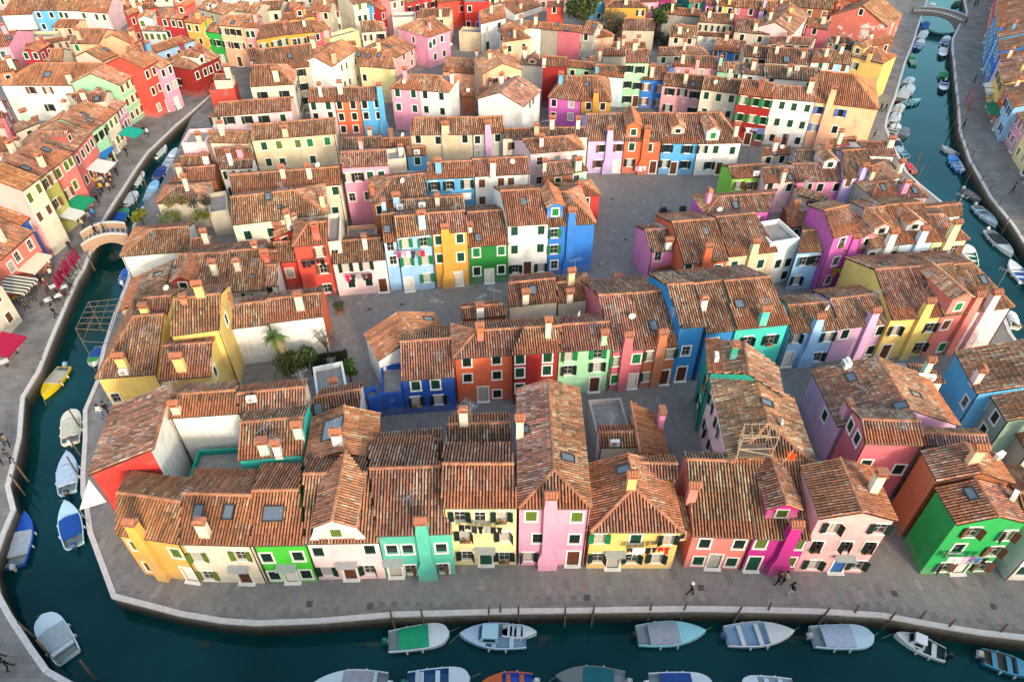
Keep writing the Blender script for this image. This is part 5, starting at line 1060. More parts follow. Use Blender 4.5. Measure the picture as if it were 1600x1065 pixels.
h('purple', (224, 600), (425, 622), [(300, 470), (432, 468)], base=792, hl=1, age=.5, w=[(258, 635, 'gn'), (365, 640, 'gn'), (255, 715, 'gn'), (360, 720, 'gn')], ch=[(245, 500, .7, 1.6, 'skyblue')], lb='purple half of the hip-roofed purple and mustard pair')
h('mustard', (425, 622), (612, 627), [(432, 468), (580, 470)], base=792, hr=1, age=.5, fc=[(515, 625, 0, 1.4)], lb='mustard half of the hip-roofed purple and mustard pair')
h('palegreen', (698, 388), (846, 388), [(710, 306), (846, 302)], baseR=662, age=.6, w=[(718, 425, 'od'), (788, 430, 'od'), (707, 522, 'od'), (775, 530, 'od'), (707, 612, 'od')], d=[(757, 640, 'n')], sc='paleyellow', lb='tall sea-green house with door in the back corner', ws='cd')
h('blue', (800, 492), (942, 496), [(832, 402), (980, 410)], base=668, age=.65, w=[(828, 537, 'on'), (918, 548, 'on'), (815, 625, 'on'), (910, 637, 'on')], lb='blue two-storey house next to the tall sea-green house')
h('paleblue', (498, 466), (692, 480), [(510, 402), (697, 408)], base=650, age=.75, sk=[(605, 432, .6, .6)], ch=[(522, 450, .6, 1.2, 'skyblue')], lb='pale blue house with blank wall left of the tall sea-green house')
h('white', (48, 396), (186, 406), [(60, 345), (190, 350)], base=560, age=.7, dm=[(125, 395, 1.6, .8, 'salmon', 'gd')], lb='white house with blank wall left of the dark red wall')
h('darkred', (186, 406), (328, 412), [(190, 350), (340, 352)], base=662, age=.7, ch=[(198, 400, .6, 1.2, 'white')], lb='dark red house with blank wall')
h('palegreen', (328, 412), (505, 428), [(340, 370), (500, 388)], 5.6, age=.4, lb='pale green house with low orange roof behind the purple and mustard pair')
h('salmon', (925, 525), (1165, 550), [(950, 447), (1190, 472)], base=702, age=.55, w=[(973, 565, 'od'), (1050, 570, 'od'), (1125, 585, 'od'), (960, 665, 'od'), (1110, 685, 'od')], lb='salmon three-storey house at the left end of the long terrace')
h('cream', (1165, 550), (1395, 578), [(1190, 472), (1420, 492)], base=790, age=.55, w=[(1198, 590, 'cg'), (1273, 602, 'cg'), (1352, 610, 'cg'), (1185, 690, 'cg'), (1330, 705, 'cg')], ws='cg', lb='cream house with grey-green shutters in the long terrace')
h('darkred', (1395, 578), (1612, 606), [(1420, 492), (1610, 512)], base=880, age=.6, w=[(1425, 618, 'ob'), (1503, 630, 'ob'), (1570, 640, 'ob'), (1405, 722, 'ob'), (1480, 733, 'ob'), (1555, 745, 'ob'), (1535, 845, 'ob')], d=[(1455, 840, 'n')], lb='dark red house with green shutters in the long terrace')
o(3, 0)
h('white', (32, 607), (292, 628), [(10, 522), (300, 545)], base=890, age=.5, w=[(85, 650, 'cg'), (160, 660, 'cg'), (242, 668, 'cg'), (55, 752, 'cg'), (135, 762, 'cg'), (210, 772, 'cg'), (25, 850, 'cd'), (180, 875, 'cd')], d=[(102, 870, 'n')], lb='white three-storey house with nine shuttered windows')
h('peach', (292, 628), (682, 676), [(320, 432), (560, 470)], base=905, age=.15, hr=1, w=[(320, 680, 'ou'), (447, 697, 'ou'), (285, 785, 'ou'), (410, 800, 'gd')], ws='ou', fc=[(380, 640, 0, 2.2)], lb='peach end house with blue shutters and bright orange hip roof')
h('peeling', (380, 98), (738, 165), None, base=232, typ='gable', D=11, age=.6, w=[(575, 75, 'gd')], pitch=26, lb='coral gabled house with big patches of peeling plaster')
h('yellow', (512, 345), (712, 395), [(560, 280), (700, 310)], 7.0, age=.6, hr=1, dm=[(545, 340, 1.8, 1.4, 'yellow', 'od')], w=[(530, 405, 'od')], ch=[(620, 370, .7, 1.2, 'yellow')], lb='yellow canal house with dormer behind the peach end house')
h('lightblue', (370, 385), (512, 402), [(380, 310), (520, 330)], 6.0, age=.8, w=[(385, 390, 'cn'), (470, 400, 'cn')], ch=[(450, 330, .6, 1.3, 'white')], lb='light blue house between yellow and pale pink back houses')
h('palepink', (265, 385), (372, 385), [(290, 300), (390, 310)], 6.0, age=.8, w=[(325, 395, 'cg')], lb='pale pink house with dark roof left of the light blue back house')
h('white', (-10, 480), (310, 500), [(-20, 400), (320, 425)], 5.6, age=.85, ch=[(125, 470, .7, 1.6, 'cream')], ac=[(175, 440)], w=[(20, 500, 'gd'), (250, 530, 'gd')], lb='white house with dark roof behind the white nine-window house')
h('stone', (-20, 385), (270, 400), [(10, 290), (280, 310)], 5.4, age=.6, sk=[(115, 370, 1.2, 1.6)], lb='house with cluttered brown roof in the back rows near the right canal')
h('brown', (560, 300), (770, 260), [(555, 225), (780, 245)], 5.2, age=.7, sc='white', lb='brown-roofed canal house with white side wall')
h('palepink', (155, 210), (255, 92), 4.0, 6.2, age=.7, w=[(190, 190, 'cd'), (225, 150, 'cd')], lb='pale pink house with small side windows left of the peeling gable')
h('yellow', (-10, 165), (150, 175), [(0, 90), (170, 95)], 5.8, age=.7, lb='yellow house with dark roof in the back rows near the right canal')
h('rose', (240, 165), (372, 185), [(250, 110), (390, 130)], 4.6, age=.8, lb='low rose house beside the peeling gable', w=[(285, 195, 'cd')])
h('stone', (370, 260), (540, 270), [(390, 225), (500, 232)], 4.4, age=.7, ch=[(370, 290, .6, 1.3, 'cream')], lb='low house with tumbled roofs in front of the peeling gable')
h('orange', (430, 15), (640, -20), 4.5, 6.5, age=.4, lb='orange house with red roof behind the peeling gable')
h('cream', (0, 60), (120, 55), [(10, 10), (140, 5)], 6.0, age=.7, lb='cream house at the far edge near the right canal')
h('brown', (130, 40), (400, 60), [(140, -20), (420, -10)], 5.6, age=.8, lb='house with long dark roof at the far edge near the right canal')
h('stone', (0, 270), (270, 275), [(20, 225), (290, 235)], 4.6, age=.6, lb='grey-walled house with flat deck in the back rows')
h('magenta', (380, 905), (540, 885), [(450, 845), (560, 860)], 5.4, age=.6, lb='magenta house with slanting roof behind the lilac lane house')
h('white', (635, 960), (790, 965), [(550, 880), (770, 870)], 5.2, age=.7, lb='white house with brown roof at the bend of the right canal')
h('lilac', (160, 1000), (450, 1010), [(170, 935), (430, 925)], 5.4, age=.85, lb='lilac house under a dark roof beside the magenta house')
h('stone', (-40, 960), (140, 950), [(-20, 915), (140, 905)], 4.6, age=.85, ch=[(35, 930, .7, 1.4, 'palepink')], lb='low dark-roofed house in front of the white nine-window house')
o(2, 0)
h('palepink', (118, 946), (447, 920), [(60, 856), (418, 838)], 6.2, age=.5, hr=1, ch=[(180, 900, .6, 1.3, 'palepink')], lb='palest pink house with hipped roof behind the white brown-shuttered house')
h('cream', (-60, 852), (470, 842), [(-50, 795), (455, 785)], 6.2, age=.8, ch=[(150, 830, .7, 1.4, 'peach'), (268, 780, .7, 1.5, 'cream'), (405, 790, .6, 1.3, 'white')], an=[(25, 830, 2.6), (205, 830, 2.4)], lb='cream house with long dark roof and three chimneys')
h('mint', (330, 1070), (470, 1050), [(350, 990), (420, 985)], 5.6, age=.85, ch=[(405, 1050, .9, 1.5, 'mint')], lb='mint-chimneyed house with rough brown roof')
h('brown', (190, 1085), (380, 1070), [(190, 1010), (360, 990)], 5.6, age=.85, ch=[(120, 1060, .5, 1.2, 'cream')], lb='house with rough dark roof left of the upper square')
h('white', (72, 660), (182, 556), 4.2, 6.2, age=.85, w=[(110, 640, 'cd'), (130, 610, 'cd')], lb='white-ended house with grey roof by the leafless garden')
h('paleyellow', (-5, 405), (45, 380), 4.0, 6.0, age=.4, lb='pale yellow house right of the big peach house')
h('peach', (-60, 260), (118, 235), [(-60, 170), (70, 165)], 6.6, age=.4, hr=1, g=(2, 2, 'cg'), lb='peach house with terracotta hip roof beside the concrete wall house')
h('white', (60, 165), (178, 178), [(80, 130), (190, 140)], 6.2, age=.6, lb='white wall house left of the concrete wall house')
h('concrete', (178, 178), (282, 190), [(190, 140), (290, 150)], 6.2, age=.5, lb='bare concrete wall house beside the pink blank wall')
h('rose', (282, 188), (425, 200), [(290, 150), (430, 165)], base=375, age=.4, lb='rose pink house with big blank wall')
h('grey', (425, 205), (500, 215), 3.5, 5.6, age=.6, w=[(455, 230, 'gd')], lb='grey narrow house beside the rose blank wall')
h('peach', (470, 242), (634, 222), [(540, 190), (575, 188)], base=370, hl=1, hr=1, age=.2, lb='peach cube-shaped house with pyramid roof')
h('white', (20, 90), (215, 25), 4.6, base=130, age=.3, w=[(105, 75, 'cg'), (150, 60, 'cg'), (165, 50, 'cg'), (200, 30, 'cg')], lb='white house with green windows at the far left of the tree')
h('scarlet', (215, 45), (320, 40), [(220, 10), (320, 5)], 5.5, age=.4, w=[(260, 60, 'gd')], lb='scarlet house next to the dark tree')
h('skyblue', (480, 15), (605, 5), [(490, -40), (600, -40)], 6.0, age=.4, g=(3, 1, 'cg'), lb='sky blue house at the far edge behind the dark tree')
h('mustard', (575, 45), (830, 48), [(640, 5), (790, 5)], 5.8, hl=1, hr=1, age=.6, w=[(790, 80, 'od')], lb='mustard house with spreading hip roof beyond the garden')
h('pink', (800, 15), (910, 10), 4.0, 6.5, age=.5, lb='pink house at the far edge next to the magenta house')
h('magenta', (910, 5), (1012, 0), 4.0, 6.5, age=.5, lb='magenta house at the far edge beyond the garden', g=(2, 2, 'gd'))
h('teal', (1092, 20), (1198, 15), 4.0, 6.0, age=.5, w=[(1137, 40, 'gw')], lb='teal house at the far edge beyond the garden')
h('purple', (1198, 30), (1266, 28), 4.0, 6.0, age=.5, g=(2, 2, 'gd'), lb='purple house at the far edge beside the yellow one')
h('yellow', (1266, 35), (1368, 42), [(1275, 0), (1390, 0)], 6.5, age=.35, w=[(1280, 60, 'cd'), (1343, 70, 'cd')], lb='yellow house at the far edge with two dark windows')
h('rose', (1368, 45), (1530, 55), [(1390, 0), (1545, 5)], 6.5, age=.4, w=[(1388, 65, 'gw'), (1472, 75, 'gw')], lb='rose house at the far edge beside the yellow one')
h('lilac', (1525, 65), (1620, 70), [(1540, 10), (1640, 10)], 6.5, age=.5, w=[(1562, 85, 'gd')], lb='lilac house at the far edge beside the rose one')
h('concrete', (930, 85), (1165, 105), [(935, 45), (1165, 60)], 5.0, age=.6, lb='long concrete-walled house beyond the garden')
h('stone', (680, 185), (880, 190), [(690, 115), (870, 120)], 4.2, age=.6, lb='low brown-roofed house behind the leafless bushes')
h('stone', (970, 225), (1140, 235), [(980, 150), (1145, 165)], 4.4, age=.55, di=[(1075, 205)], lb='low house with white dish on red roof beyond the garden')
h('white', (1143, 218), (1348, 232), [(1172, 168), (1365, 178)], base=310, age=.6, w=[(1187, 240, 'gd'), (1240, 250, 'gd')], lb='white two-window house beyond the garden')
h('stone', (1145, 135), (1370, 150), [(1170, 80), (1380, 90)], 5.6, age=.7, ch=[(1215, 110, .7, 1.4, 'cream'), (1350, 125, .7, 1.4, 'cream')], lb='bare stone house with two chimneys beyond the garden')
h('stone', (1370, 195), (1590, 215), [(1390, 115), (1600, 125)], 5.4, age=.7, ch=[(1497, 190, .7, 1.5, 'cream')], lb='bare stone house with one chimney beyond the garden')
h('blue', (1235, 308), (1428, 332), [(1262, 242), (1445, 252)], base=385, age=.55, w=[(1255, 335, 'cn'), (1305, 345, 'cn'), (1385, 355, 'cn')], lb='low blue house with brown shutters beyond the garden')
h('stone', (1430, 350), (1600, 360), [(1430, 280), (1600, 290)], 5.0, age=.65, ch=[(1495, 330, .7, 1.4, 'cream')], lb='bare stone house right of the low blue house')
h('stone', (895, 345), (1215, 335), [(905, 285), (1210, 295)], 4.6, age=.7, hr=1, lb='low house with weathered roof in front of the garden')
h('salmon', (980, 405), (1265, 422), [(1060, 340), (1270, 352)], 5.4, age=.75, ch=[(1050, 390, .7, 1.6, 'cream'), (1140, 440, .7, 1.2, 'salmon')], w=[(1165, 450, 'gd')], lb='salmon low house with tall chimney in front of the garden')
h('palegreen', (1265, 440), (1420, 452), [(1280, 380), (1440, 392)], 5.4, age=.85, w=[(1378, 475, 'gd')], sk=[(1445, 420, .7, 1.0)], ch=[(1265, 400, .6, 1.4, 'palegreen')], lb='pale green low house behind the long terrace')
h('white', (1420, 455), (1620, 470), [(1440, 392), (1620, 405)], 5.4, age=.85, ch=[(1485, 430, .8, 1.5, 'cream')], lb='white low house behind the long terrace')
h('stone', (560, 345), (700, 345), [(570, 295), (700, 300)], 5.0, age=.8, lb='low stone house behind the pale blue blank wall')
h('pink', (480, 390), (560, 380), [(470, 350), (550, 345)], 4.6, age=.6, lb='low pink house below the peach cube house')
h('stone', (600, 300), (830, 300), [(640, 260), (820, 265)], 4.4, age=.5, lb='low orange-roofed house below the garden bushes')
h('grey', (-150, 590), (30, 575), [(-140, 540), (0, 535)], 5.0, age=.8, lb='grey house with dark roof beside the leafless garden')
# ---- east bank of the right canal
row('across the right canal')
oz(0, 0, 1.0)
h('magenta', (1578, -70), (1563, -20), 4.5, 7.0, age=.5, g=(6, 2, 'gw'), lb='magenta house at the far end')
h('scarlet', (1563, -20), (1560, 8), 4.5, 7.0, age=.5, g=(5, 2, 'gw'), lb='scarlet house beyond the far bridge')
h('azure', (1560, 8), (1558, 42), 4.5, 7.4, age=.55, g=(5, 3, 'gw'), lb='azure house with white window frames')
h('skyblue', (1558, 43), (1559, 60), 4.5, 7.2, age=.6, g=(3, 3, 'gw'), lb='sky blue house between the azure and blue ones')
h('blue', (1560, 62), (1562, 80), 4.5, 6.8, age=.6, g=(3, 2, 'gw'), lb='blue house with wall chimney next to the lilac one', fc=[(1550, 78, 0, 1.4)])
h('lilac', (1562, 80), (1564, 97), 4.5, 6.2, age=.6, g=(2, 2, 'gw'), lb='narrow lilac house next to the yellow one')
h('yellow', (1561, 101), (1568, 130), 4.5, base=152, age=.6, g=(3, 2, 'od'), lb='yellow house with bright side wall')
h('scarlet', (1567, 131), (1573, 146), 4.2, base=179, age=.75, g=(2, 2, 'gw'), lb='narrow scarlet house next to the light blue one')
h('lightblue', (1573, 146), (1583, 168), 4.2, base=197, age=.75, g=(2, 2, 'od'), lb='light blue house above the green stall')
h('pink', (1583, 168), (1603, 197), 4.2, base=212, age=.6, g=(4, 2, 'gd'), lb='pink house beyond the green stall')
h('paleyellow', (1603, 197), (1626, 228), 4.2, base=246, age=.6, g=(3, 2, 'gd'), lb='pale yellow house next to the pink one')
h('magenta', (1626, 228), (1654, 264), 4.2, base=282, age=.6, g=(3, 2, 'gd'), lb='magenta house at the frame edge')
h('turquoise', (1654, 264), (1692, 312), 4.2, base=322, age=.6, g=(3, 2, 'gd'), lb='turquoise house past the frame edge')
# ================================================================ houses out of frame across the near canal (they throw the shade on the quay)
row('on the near bank')
for i_, (x0, c_, hh_) in enumerate([(-44, 'cream', 6), (-35, 'salmon', 8), (-27.5, 'blue', 6), (-20, 'yellow', 5.8), (-13, 'coral', 8.2), (-5, 'green', 6), (2, 'white', 8), (9.5, 'red', 5.8), (17, 'pink', 6), (24, 'ochre', 8), (32, 'lilac', 6.2), (40, 'peach', 6), (48, 'teal', 8)]):
    w_ = 7.2; A_, B_ = (x0+w_, 13.5-.002*x0*x0, hh_), (x0, 13.5-.002*x0*x0, hh_)
    h(c_, proj(A_), proj(B_), 3.6, hh_, raw=True, age=.5, g=(3, 2 if hh_ < 7 else 3, 'og'))
row('beyond the far rooftops')
for j_ in range(2):
    for i_ in range(30):
        x0 = -150+i_*9.2+j_*4; y0 = 186+j_*17+rng.uniform(-3, 3)
        if abs(x0-110) < 22 or x0 > 118: continue
        hh_ = rng.choice((5.5, 6, 7.5)); c_ = rng.choice(('cream', 'salmon', 'peach', 'white', 'pink', 'red', 'ochre', 'paleblue', 'stone', 'paleyellow'))
        a_ = rng.uniform(-.25, .25); A_, B_ = (x0, y0, hh_), (x0+8.6*math.cos(a_), y0+8.6*math.sin(a_), hh_)
        h(c_, proj(A_), proj(B_), rng.uniform(3.2, 4.4), hh_, raw=True, age=rng.uniform(.3, .8), g=(3, 2, 'cg'), lb='%s house on the farthest edge of the town roofs' % say(c_))
# ---------------------------------------------------------------- labels of houses without one of their own
for q in HOUSES:
    if not q['lb']: q['lb'] = '%s house on the near bank, outside the picture' % say(q['col'])
CNT = {}
for q in HOUSES: CNT.setdefault(q['lb'], []).append(q)
def clean(t):
    return ' '.join(t.split()[:16])
for q in HOUSES:
    t = q['lb']
    loc_ = q['row']
    if len(CNT[t]) > 1: t = t+' '+q['row']
    elif len(t.split()) <= 8 and q['row']: t = t+' '+q['row']
    tag(q['ob'], clean(t), 'house', 'houses '+(q['row'] or 'of the town'))
# ---------------------------------------------------------------- boats
M_ROPEB = mat('mooring_rope', '#a89c86', .9)
def paint(c, rough=.35): return mat('boat_'+c.strip('#'), c, rough, var=.08, scale=3, spec=.5)
def boat(bow, stern, beam, label, hull='#d8dad8', deck='#cfd3d2', cover=None, inner='#8a9496', style='round', motor='#20262a', cabin=None, raw=False, benches=2, extra=None, group=None):
    P_ = (lambda p: p) if raw else px
    zg = WATER+.5; a = unp(*P_(bow), zg); b = unp(*P_(stern), zg); c = (a+b)/2; L = float(np.linalg.norm((a-b)[:2])); an = math.atan2(a[1]-b[1], a[0]-b[0]); beam = min(beam, L*.42)
    root = link('boat', None, None, (c[0], c[1], WATER), an); N = 14; B = beam/2
    def hw(t):
        if style == 'round': return B*(.86+.14*math.sin(min(1, t*2)*math.pi/2))*(1 if t < .62 else max(0.0, 1-((t-.62)/.38)**2.6)**.5)
        return B*(.80+.20*math.sin(min(1, t*2.2)*math.pi/2))*(1 if t < .42 else max(0.0, 1-((t-.42)/.58)**2.0)**.85)
    ts = [i/(N-1) for i in range(N)]; ts[-1] = .999
    sh = lambda t: .46+.20*t*t
    def ring(t):
        w = max(.015, hw(t)); x = -L/2+L*t; z = sh(t); k = (1-.75*max(0, (t-.75)/.25)**2)
        fl = .16; wi = max(.008, w-.09); wf = max(.006, w*.86-.12)
        return [(x, 0, -.3*k), (x, w*.66, -.18*k), (x, w*.93, .12), (x, w, z), (x, wi, z+.015), (x, wf, fl)]
    def strip(idx, name, m, parent, close=None, close_end=None, t0=0):
        mb = MB(); R_ = [ring(t) for t in ts]
        for s in (1, -1):
            for i in range(N-1):
                for q0, q1 in zip(idx[:-1], idx[1:]):
                    f = [R_[i][q0], R_[i+1][q0], R_[i+1][q1], R_[i][q1]]; f = [(p[0], p[1]*s, p[2]) for p in f]
                    mb.add(f, [(0, 1, 2, 3) if s < 0 else (3, 2, 1, 0)])
        if close:
            R0 = R_[0]; pts = [R0[q] for q in idx]; poly = [(p[0], p[1], p[2]) for p in pts]+[(p[0], -p[1], p[2]) for p in reversed(pts) if p[1] > 0]
            mb.add(poly, [tuple(range(len(poly)))])
        return link(name, mb.mesh(name, m), parent)
    strip([0, 1, 2, 3], 'hull', paint(hull), root, close=True); strip([3, 4], 'gunwale', paint(deck), root)
    inn = MB(); R_ = [ring(t) for t in ts]
    for s in (1, -1):
        for i in range(N-1):
            f = [R_[i][4], R_[i+1][4], R_[i+1][5], R_[i][5]]; f = [(p[0], p[1]*s, p[2]) for p in f]; inn.add(f, [(0, 1, 2, 3) if s < 0 else (3, 2, 1, 0)])
    for i in range(N-1):
        f = [R_[i][5], R_[i+1][5]]; inn.add([f[0], f[1], (f[1][0], -f[1][1], f[1][2]), (f[0][0], -f[0][1], f[0][2])], [(3, 2, 1, 0)])
    p4, p5 = R_[0][4], R_[0][5]; inn.add([p4, (p4[0], -p4[1], p4[2]), (p5[0], -p5[1], p5[2]), p5], [(0, 1, 2, 3)])
    link('interior', inn.mesh('interior', paint(inner, .6)), root)
    td = .66 if style == 'round' else .60
    fd = MB(); tt = [td+(.998-td)*i/7 for i in range(8)]
    for i in range(7):
        a0, a1 = tt[i], tt[i+1]; x0, x1 = -L/2+L*a0, -L/2+L*a1; w0, w1 = max(.01, hw(a0)-.03), max(.01, hw(a1)-.03)
        for s in (1, -1): fd.add([(x0, 0, sh(a0)+.07), (x1, 0, sh(a1)+.06), (x1, s*w1, sh(a1)+.02), (x0, s*w0, sh(a0)+.02)], [(0, 1, 2, 3) if s < 0 else (3, 2, 1, 0)])
    x0 = -L/2+L*td; w0 = hw(td)-.03; fd.add([(x0, w0, sh(td)+.02), (x0, 0, sh(td)+.07), (x0, -w0, sh(td)+.02), (x0, -w0*.9, .2), (x0, w0*.9, .2)], [(0, 1, 2, 3, 4)])
    link('foredeck', fd.mesh('foredeck', paint(deck)), root)
    if cover:
        cv = MB(); n = 9; c0, c1 = .17, td+.0; grid = []
        for i in range(n):
            t = c0+(c1-c0)*i/(n-1); w = hw(t)-.10; row_ = []
            for j in range(7):
                y = -w+2*w*j/6; row_.append((-L/2+L*t, y, sh(t)+.05+.14*(1-(y/w)**2)*(.75+.25*math.sin(i*2.1+j))+.012*math.sin(i*3.3+j*1.7)))
            grid.append(row_)
        vs = [p for r_ in grid for p in r_]; fs = [(i*7+j, (i+1)*7+j, (i+1)*7+j+1, i*7+j+1) for i in range(n-1) for j in range(6)]
        cv.add(vs, [tuple(reversed(f)) for f in fs])
        for r_ in (grid[0], grid[-1]): cv.add(r_+[(r_[-1][0], r_[-1][1], r_[-1][2]-.12), (r_[0][0], r_[0][1], r_[0][2]-.12)], [tuple(range(9))])
        link('cover', cv.mesh('cover', mat('tarp_'+cover.strip('#'), cover, .75, var=.18, scale=4, bump=.4), smooth=True), root)
    else:
        for i in range(benches):
            t = .22+.26*i; w = hw(t)-.12; x = -L/2+L*t; link('bench', MB().box(x-.17, x+.17, -w, w, .34, .40).mesh('bench', paint(deck)), root)
    if cabin:
        x0, x1 = -L/2+L*.42, -L/2+L*.66; w = B*.62; m = MB(); m.frus((x0, x1+.35, -w, w, .5), (x0+.1, x1-.05, -w*.82, w*.82, 1.15)); m.box(x0+.02, x1-.02, -w*.9, w*.9, 1.15, 1.2)
        cb = link('cabin', m.mesh('cabin', paint(cabin)), root)
        g_ = MB(); g_.add([(x1+.28, -w*.8, .66), (x1+.28, w*.8, .66), (x1+.06, w*.72, 1.06), (x1+.06, -w*.72, 1.06)], [(0, 1, 2, 3)]); link('windscreen', g_.mesh('windscreen', M_GLASS), cb)
        for s in (-1, 1): link('side_window', MB().add([(x0+.2, s*(w*.985), .72), (x1-.05, s*(w*.985), .72), (x1-.15, s*(w*.9), 1.02), (x0+.25, s*(w*.9), 1.02)], [(0, 1, 2, 3)]).mesh('side_window', M_GLASS), cb)
    if motor:
        mm = paint(motor, .4); xm = -L/2
        mo = link('outboard_motor', MB().frus((xm-.42, xm-.02, -.16, .16, .42), (xm-.48, xm-.06, -.19, .19, .62)).frus((xm-.48, xm-.06, -.19, .19, .62), (xm-.36, xm-.1, -.13, .13, .86)).mesh('outboard_motor', mm), root)
        link('drive_leg', MB().frus((xm-.3, xm-.1, -.05, .05, -.5), (xm-.34, xm-.1, -.07, .07, .42)).box(xm-.42, xm-.05, -.02, .02, -.2, -.16).mesh('drive_leg', mm), mo)
        link('clamp', MB().box(xm-.1, xm+.08, -.12, .12, .3, .56).mesh('clamp', M_GREYP), mo)
    for s_ in (-1, 1):
        for t_ in (.3, .55):
            w_ = hw(t_); link('fender', cached(('fender', s_), lambda: MB().lathe([(.03, -.02), (.075, .04), (.075, .34), (.03, .4)], 7).mesh('fender', mat('fender_white', '#c4c6c8', .5))), root, (-L/2+L*t_, s_*(w_+.06), .05))
    if L > 3: link('mooring_rope', MB().tube([(L*.46, 0, sh(.96)+.06), (L*.5+.35, .25, .35), (L*.5+.8, .6, -.02)], .014, 4).mesh('mooring_rope', M_ROPEB), root)
    if extra == 'roll':
        x = -L/2+L*.16; link('rolled_awning', MB().tube([(x, -B*.8, .66), (x, B*.8, .66)], .16, 8).mesh('rolled_awning', mat('awning_roll', '#b9c2cc', .8, var=.3, scale=9)), root)
    tag(root, label, 'boat', group or 'boats moored in the canals'); return root
# ---- boats along the front quay
o(1, 3)
W_, PB, GR = '#d6d9d8', '#b9cdd6', '#9aa0a0'
boat((1192, 762), (815, 812), 2.0, 'white boat with bright green tarp and green motor by the front quay', hull=W_, deck=W_, cover='#1c9a6a', motor='#1a7a5a')
boat((1255, 768), (1668, 785), 2.1, 'pale blue cabin boat with small square cabin by the front quay', hull='#a9bfd2', deck='#b4c6d6', style='point', cabin='#9fc6d4', motor=None, inner='#7f9aac')
o(2, 3)
boat((152, 758), (-60, 745), 1.6, 'small white boat tucked beside the pale blue cabin boat', hull=W_, deck=W_, style='point', motor=None, inner='#b0b8ba')
boat((1195, 750), (772, 775), 2.0, 'pale turquoise pointed boat with grey cover by the front quay', hull='#8fc4c8', deck='#93cbcf', cover='#9a9ea6', style='point')
boat((1740, 752), (1322, 778), 2.0, 'white pointed boat with open blue interior by the front quay', hull=W_, deck='#cfd0cc', inner='#7f9ab2', style='point', motor='#3a5a7a')
o(3, 3)
boat((650, 785), (275, 782), 2.0, 'pale blue round-nosed boat with grey cover below the emerald house', hull='#b4ccd6', deck='#b8d0da', cover='#a6b2c0', motor='#b0b4b8')
boat((785, 765), (1098, 895), 1.9, 'white cabin cruiser with brown deck stripe and green cockpit', hull=W_, deck='#d2d2ce', style='point', cabin='#dcdfe0', inner='#1d3f3a')
boat((1680, 1015), (1325, 900), 1.9, 'weathered blue open work boat with benches', hull='#3f7f98', deck='#4f93aa', inner='#4a4238', style='point', benches=3, motor='#c0c0bc')
o(1, 3)
boat((345, 1080), (805, 1078), 2.2, 'pale boat with grey cover and striped roll on the near side', hull='#c6ced2', deck='#c9d2d6', cover='#9b9aa2', style='point', extra='roll', motor='#c8ccce')
boat((1320, 1045), (932, 1070), 2.0, 'white boat with blue cockpit on the near side', hull=W_, deck='#cbd2d8', inner='#1f4f7a', motor='#0f6a5a', extra='roll')
boat((1388, 1072), (1710, 1062), 1.9, 'varnished orange boat with blue interior on the near side', hull='#b04a1a', deck='#c25a22', inner='#1f55b4', style='point', motor='#c8ccce')
o(2, 3)
boat((266, 1030), (702, 1062), 2.0, 'dark grey pointed boat with teal cover on the near side', hull='#5a6668', deck='#66716f', cover='#12606a', style='point', motor='#a8acae')
boat((1245, 1092), (850, 1078), 2.0, 'white boat with deep blue cover on the near side', hull=W_, deck='#cfd6da', cover='#1f4a8c', motor=W_)
boat((1410, 1090), (1740, 1100), 1.9, 'plain white boat at the right end of the near side', hull=W_, deck='#cdd6dc', inner='#a8b0b4', motor=None)
# ---- boats in the left canal
o(0, 3)
boat((158, 18), (85, 345), 2.1, 'deep blue boat with white cockpit cover in the left canal', hull='#1748a4', deck='#1f55b8', cover='#aab2bc', style='point', motor='#b4b8ba')
boat((402, -52), (455, 215), 1.9, 'pale aqua boat with blue tarp in the left canal', hull='#b2d2dc', deck='#b9d8e0', cover='#1a4a9a', motor='#1c3f7a', style='point')
boat((262, 655), (418, 905), 2.2, 'white round-nosed boat with grey cover and striped roll at the canal bend', hull='#c4d2d8', deck='#c2d2da', cover='#9aa4aa', extra='roll', motor=None)
o(0, 2)
boat((262, 352), (395, 165), 1.9, 'bright yellow boat with grey deck cover in the left canal', hull='#d8b414', deck='#dcbc1e', cover='#a8a294', style='point', motor='#7fa4c0')
boat((440, 435), (432, 628), 1.9, 'cream boat with white motor in the left canal', hull='#d8d4c4', deck='#d6d2c2', cover='#bdbaa8', motor='#c8c8c4')
boat((415, 690), (412, 935), 1.9, 'plain pale blue covered boat with black motor in the left canal', hull='#a9bed0', deck='#aebfd2', cover='#a9bdd0', style='point')
boat((560, 150), (612, 40), 1.5, 'blue boat with lime green plank under the yellow house', hull='#c0c8c8', deck='#2a8a3a', cover='#1f4a9a', motor=None)
o(0, 1)
boat((872, 32), (812, 132), 1.8, 'white and dark green boat upstream of the bridge', hull='#1c4a3a', deck=W_, cover='#b9c0bd')
boat((838, 155), (757, 238), 1.7, 'white covered boat between the two green boats', hull='#b8bec0', deck='#c0c8c8', cover='#a8b0b4', motor='#30363a')
boat((778, 258), (712, 350), 1.8, 'green boat with blue tarp next to the stone bridge', hull='#1f6a44', deck='#2a7a50', cover='#1c56a8', motor=None)
boat((962, 88), (908, 205), 1.6, 'sky blue open boat under the ruined garden', hull='#6fa8d8', deck='#7ab2de', inner='#a8b0b4', motor=None)
boat((1008, 0), (958, 75), 1.6, 'navy blue covered boat under the ruined garden', hull='#142f6a', deck='#1a3a7a', cover='#16357a', motor=None)
boat((782, 630), (755, 712), 1.5, 'blue boat just below the stone bridge', hull='#1a4fa8', deck='#2058b4', inner='#9ab0c4', motor='#c8ccce')
o(0, 0)
boat((1015, 895), (945, 965), 1.6, 'white boat at the head of the left canal', hull='#d2d6d4', deck='#cfd4d4', cover='#b4bcbe', motor='#30363a')
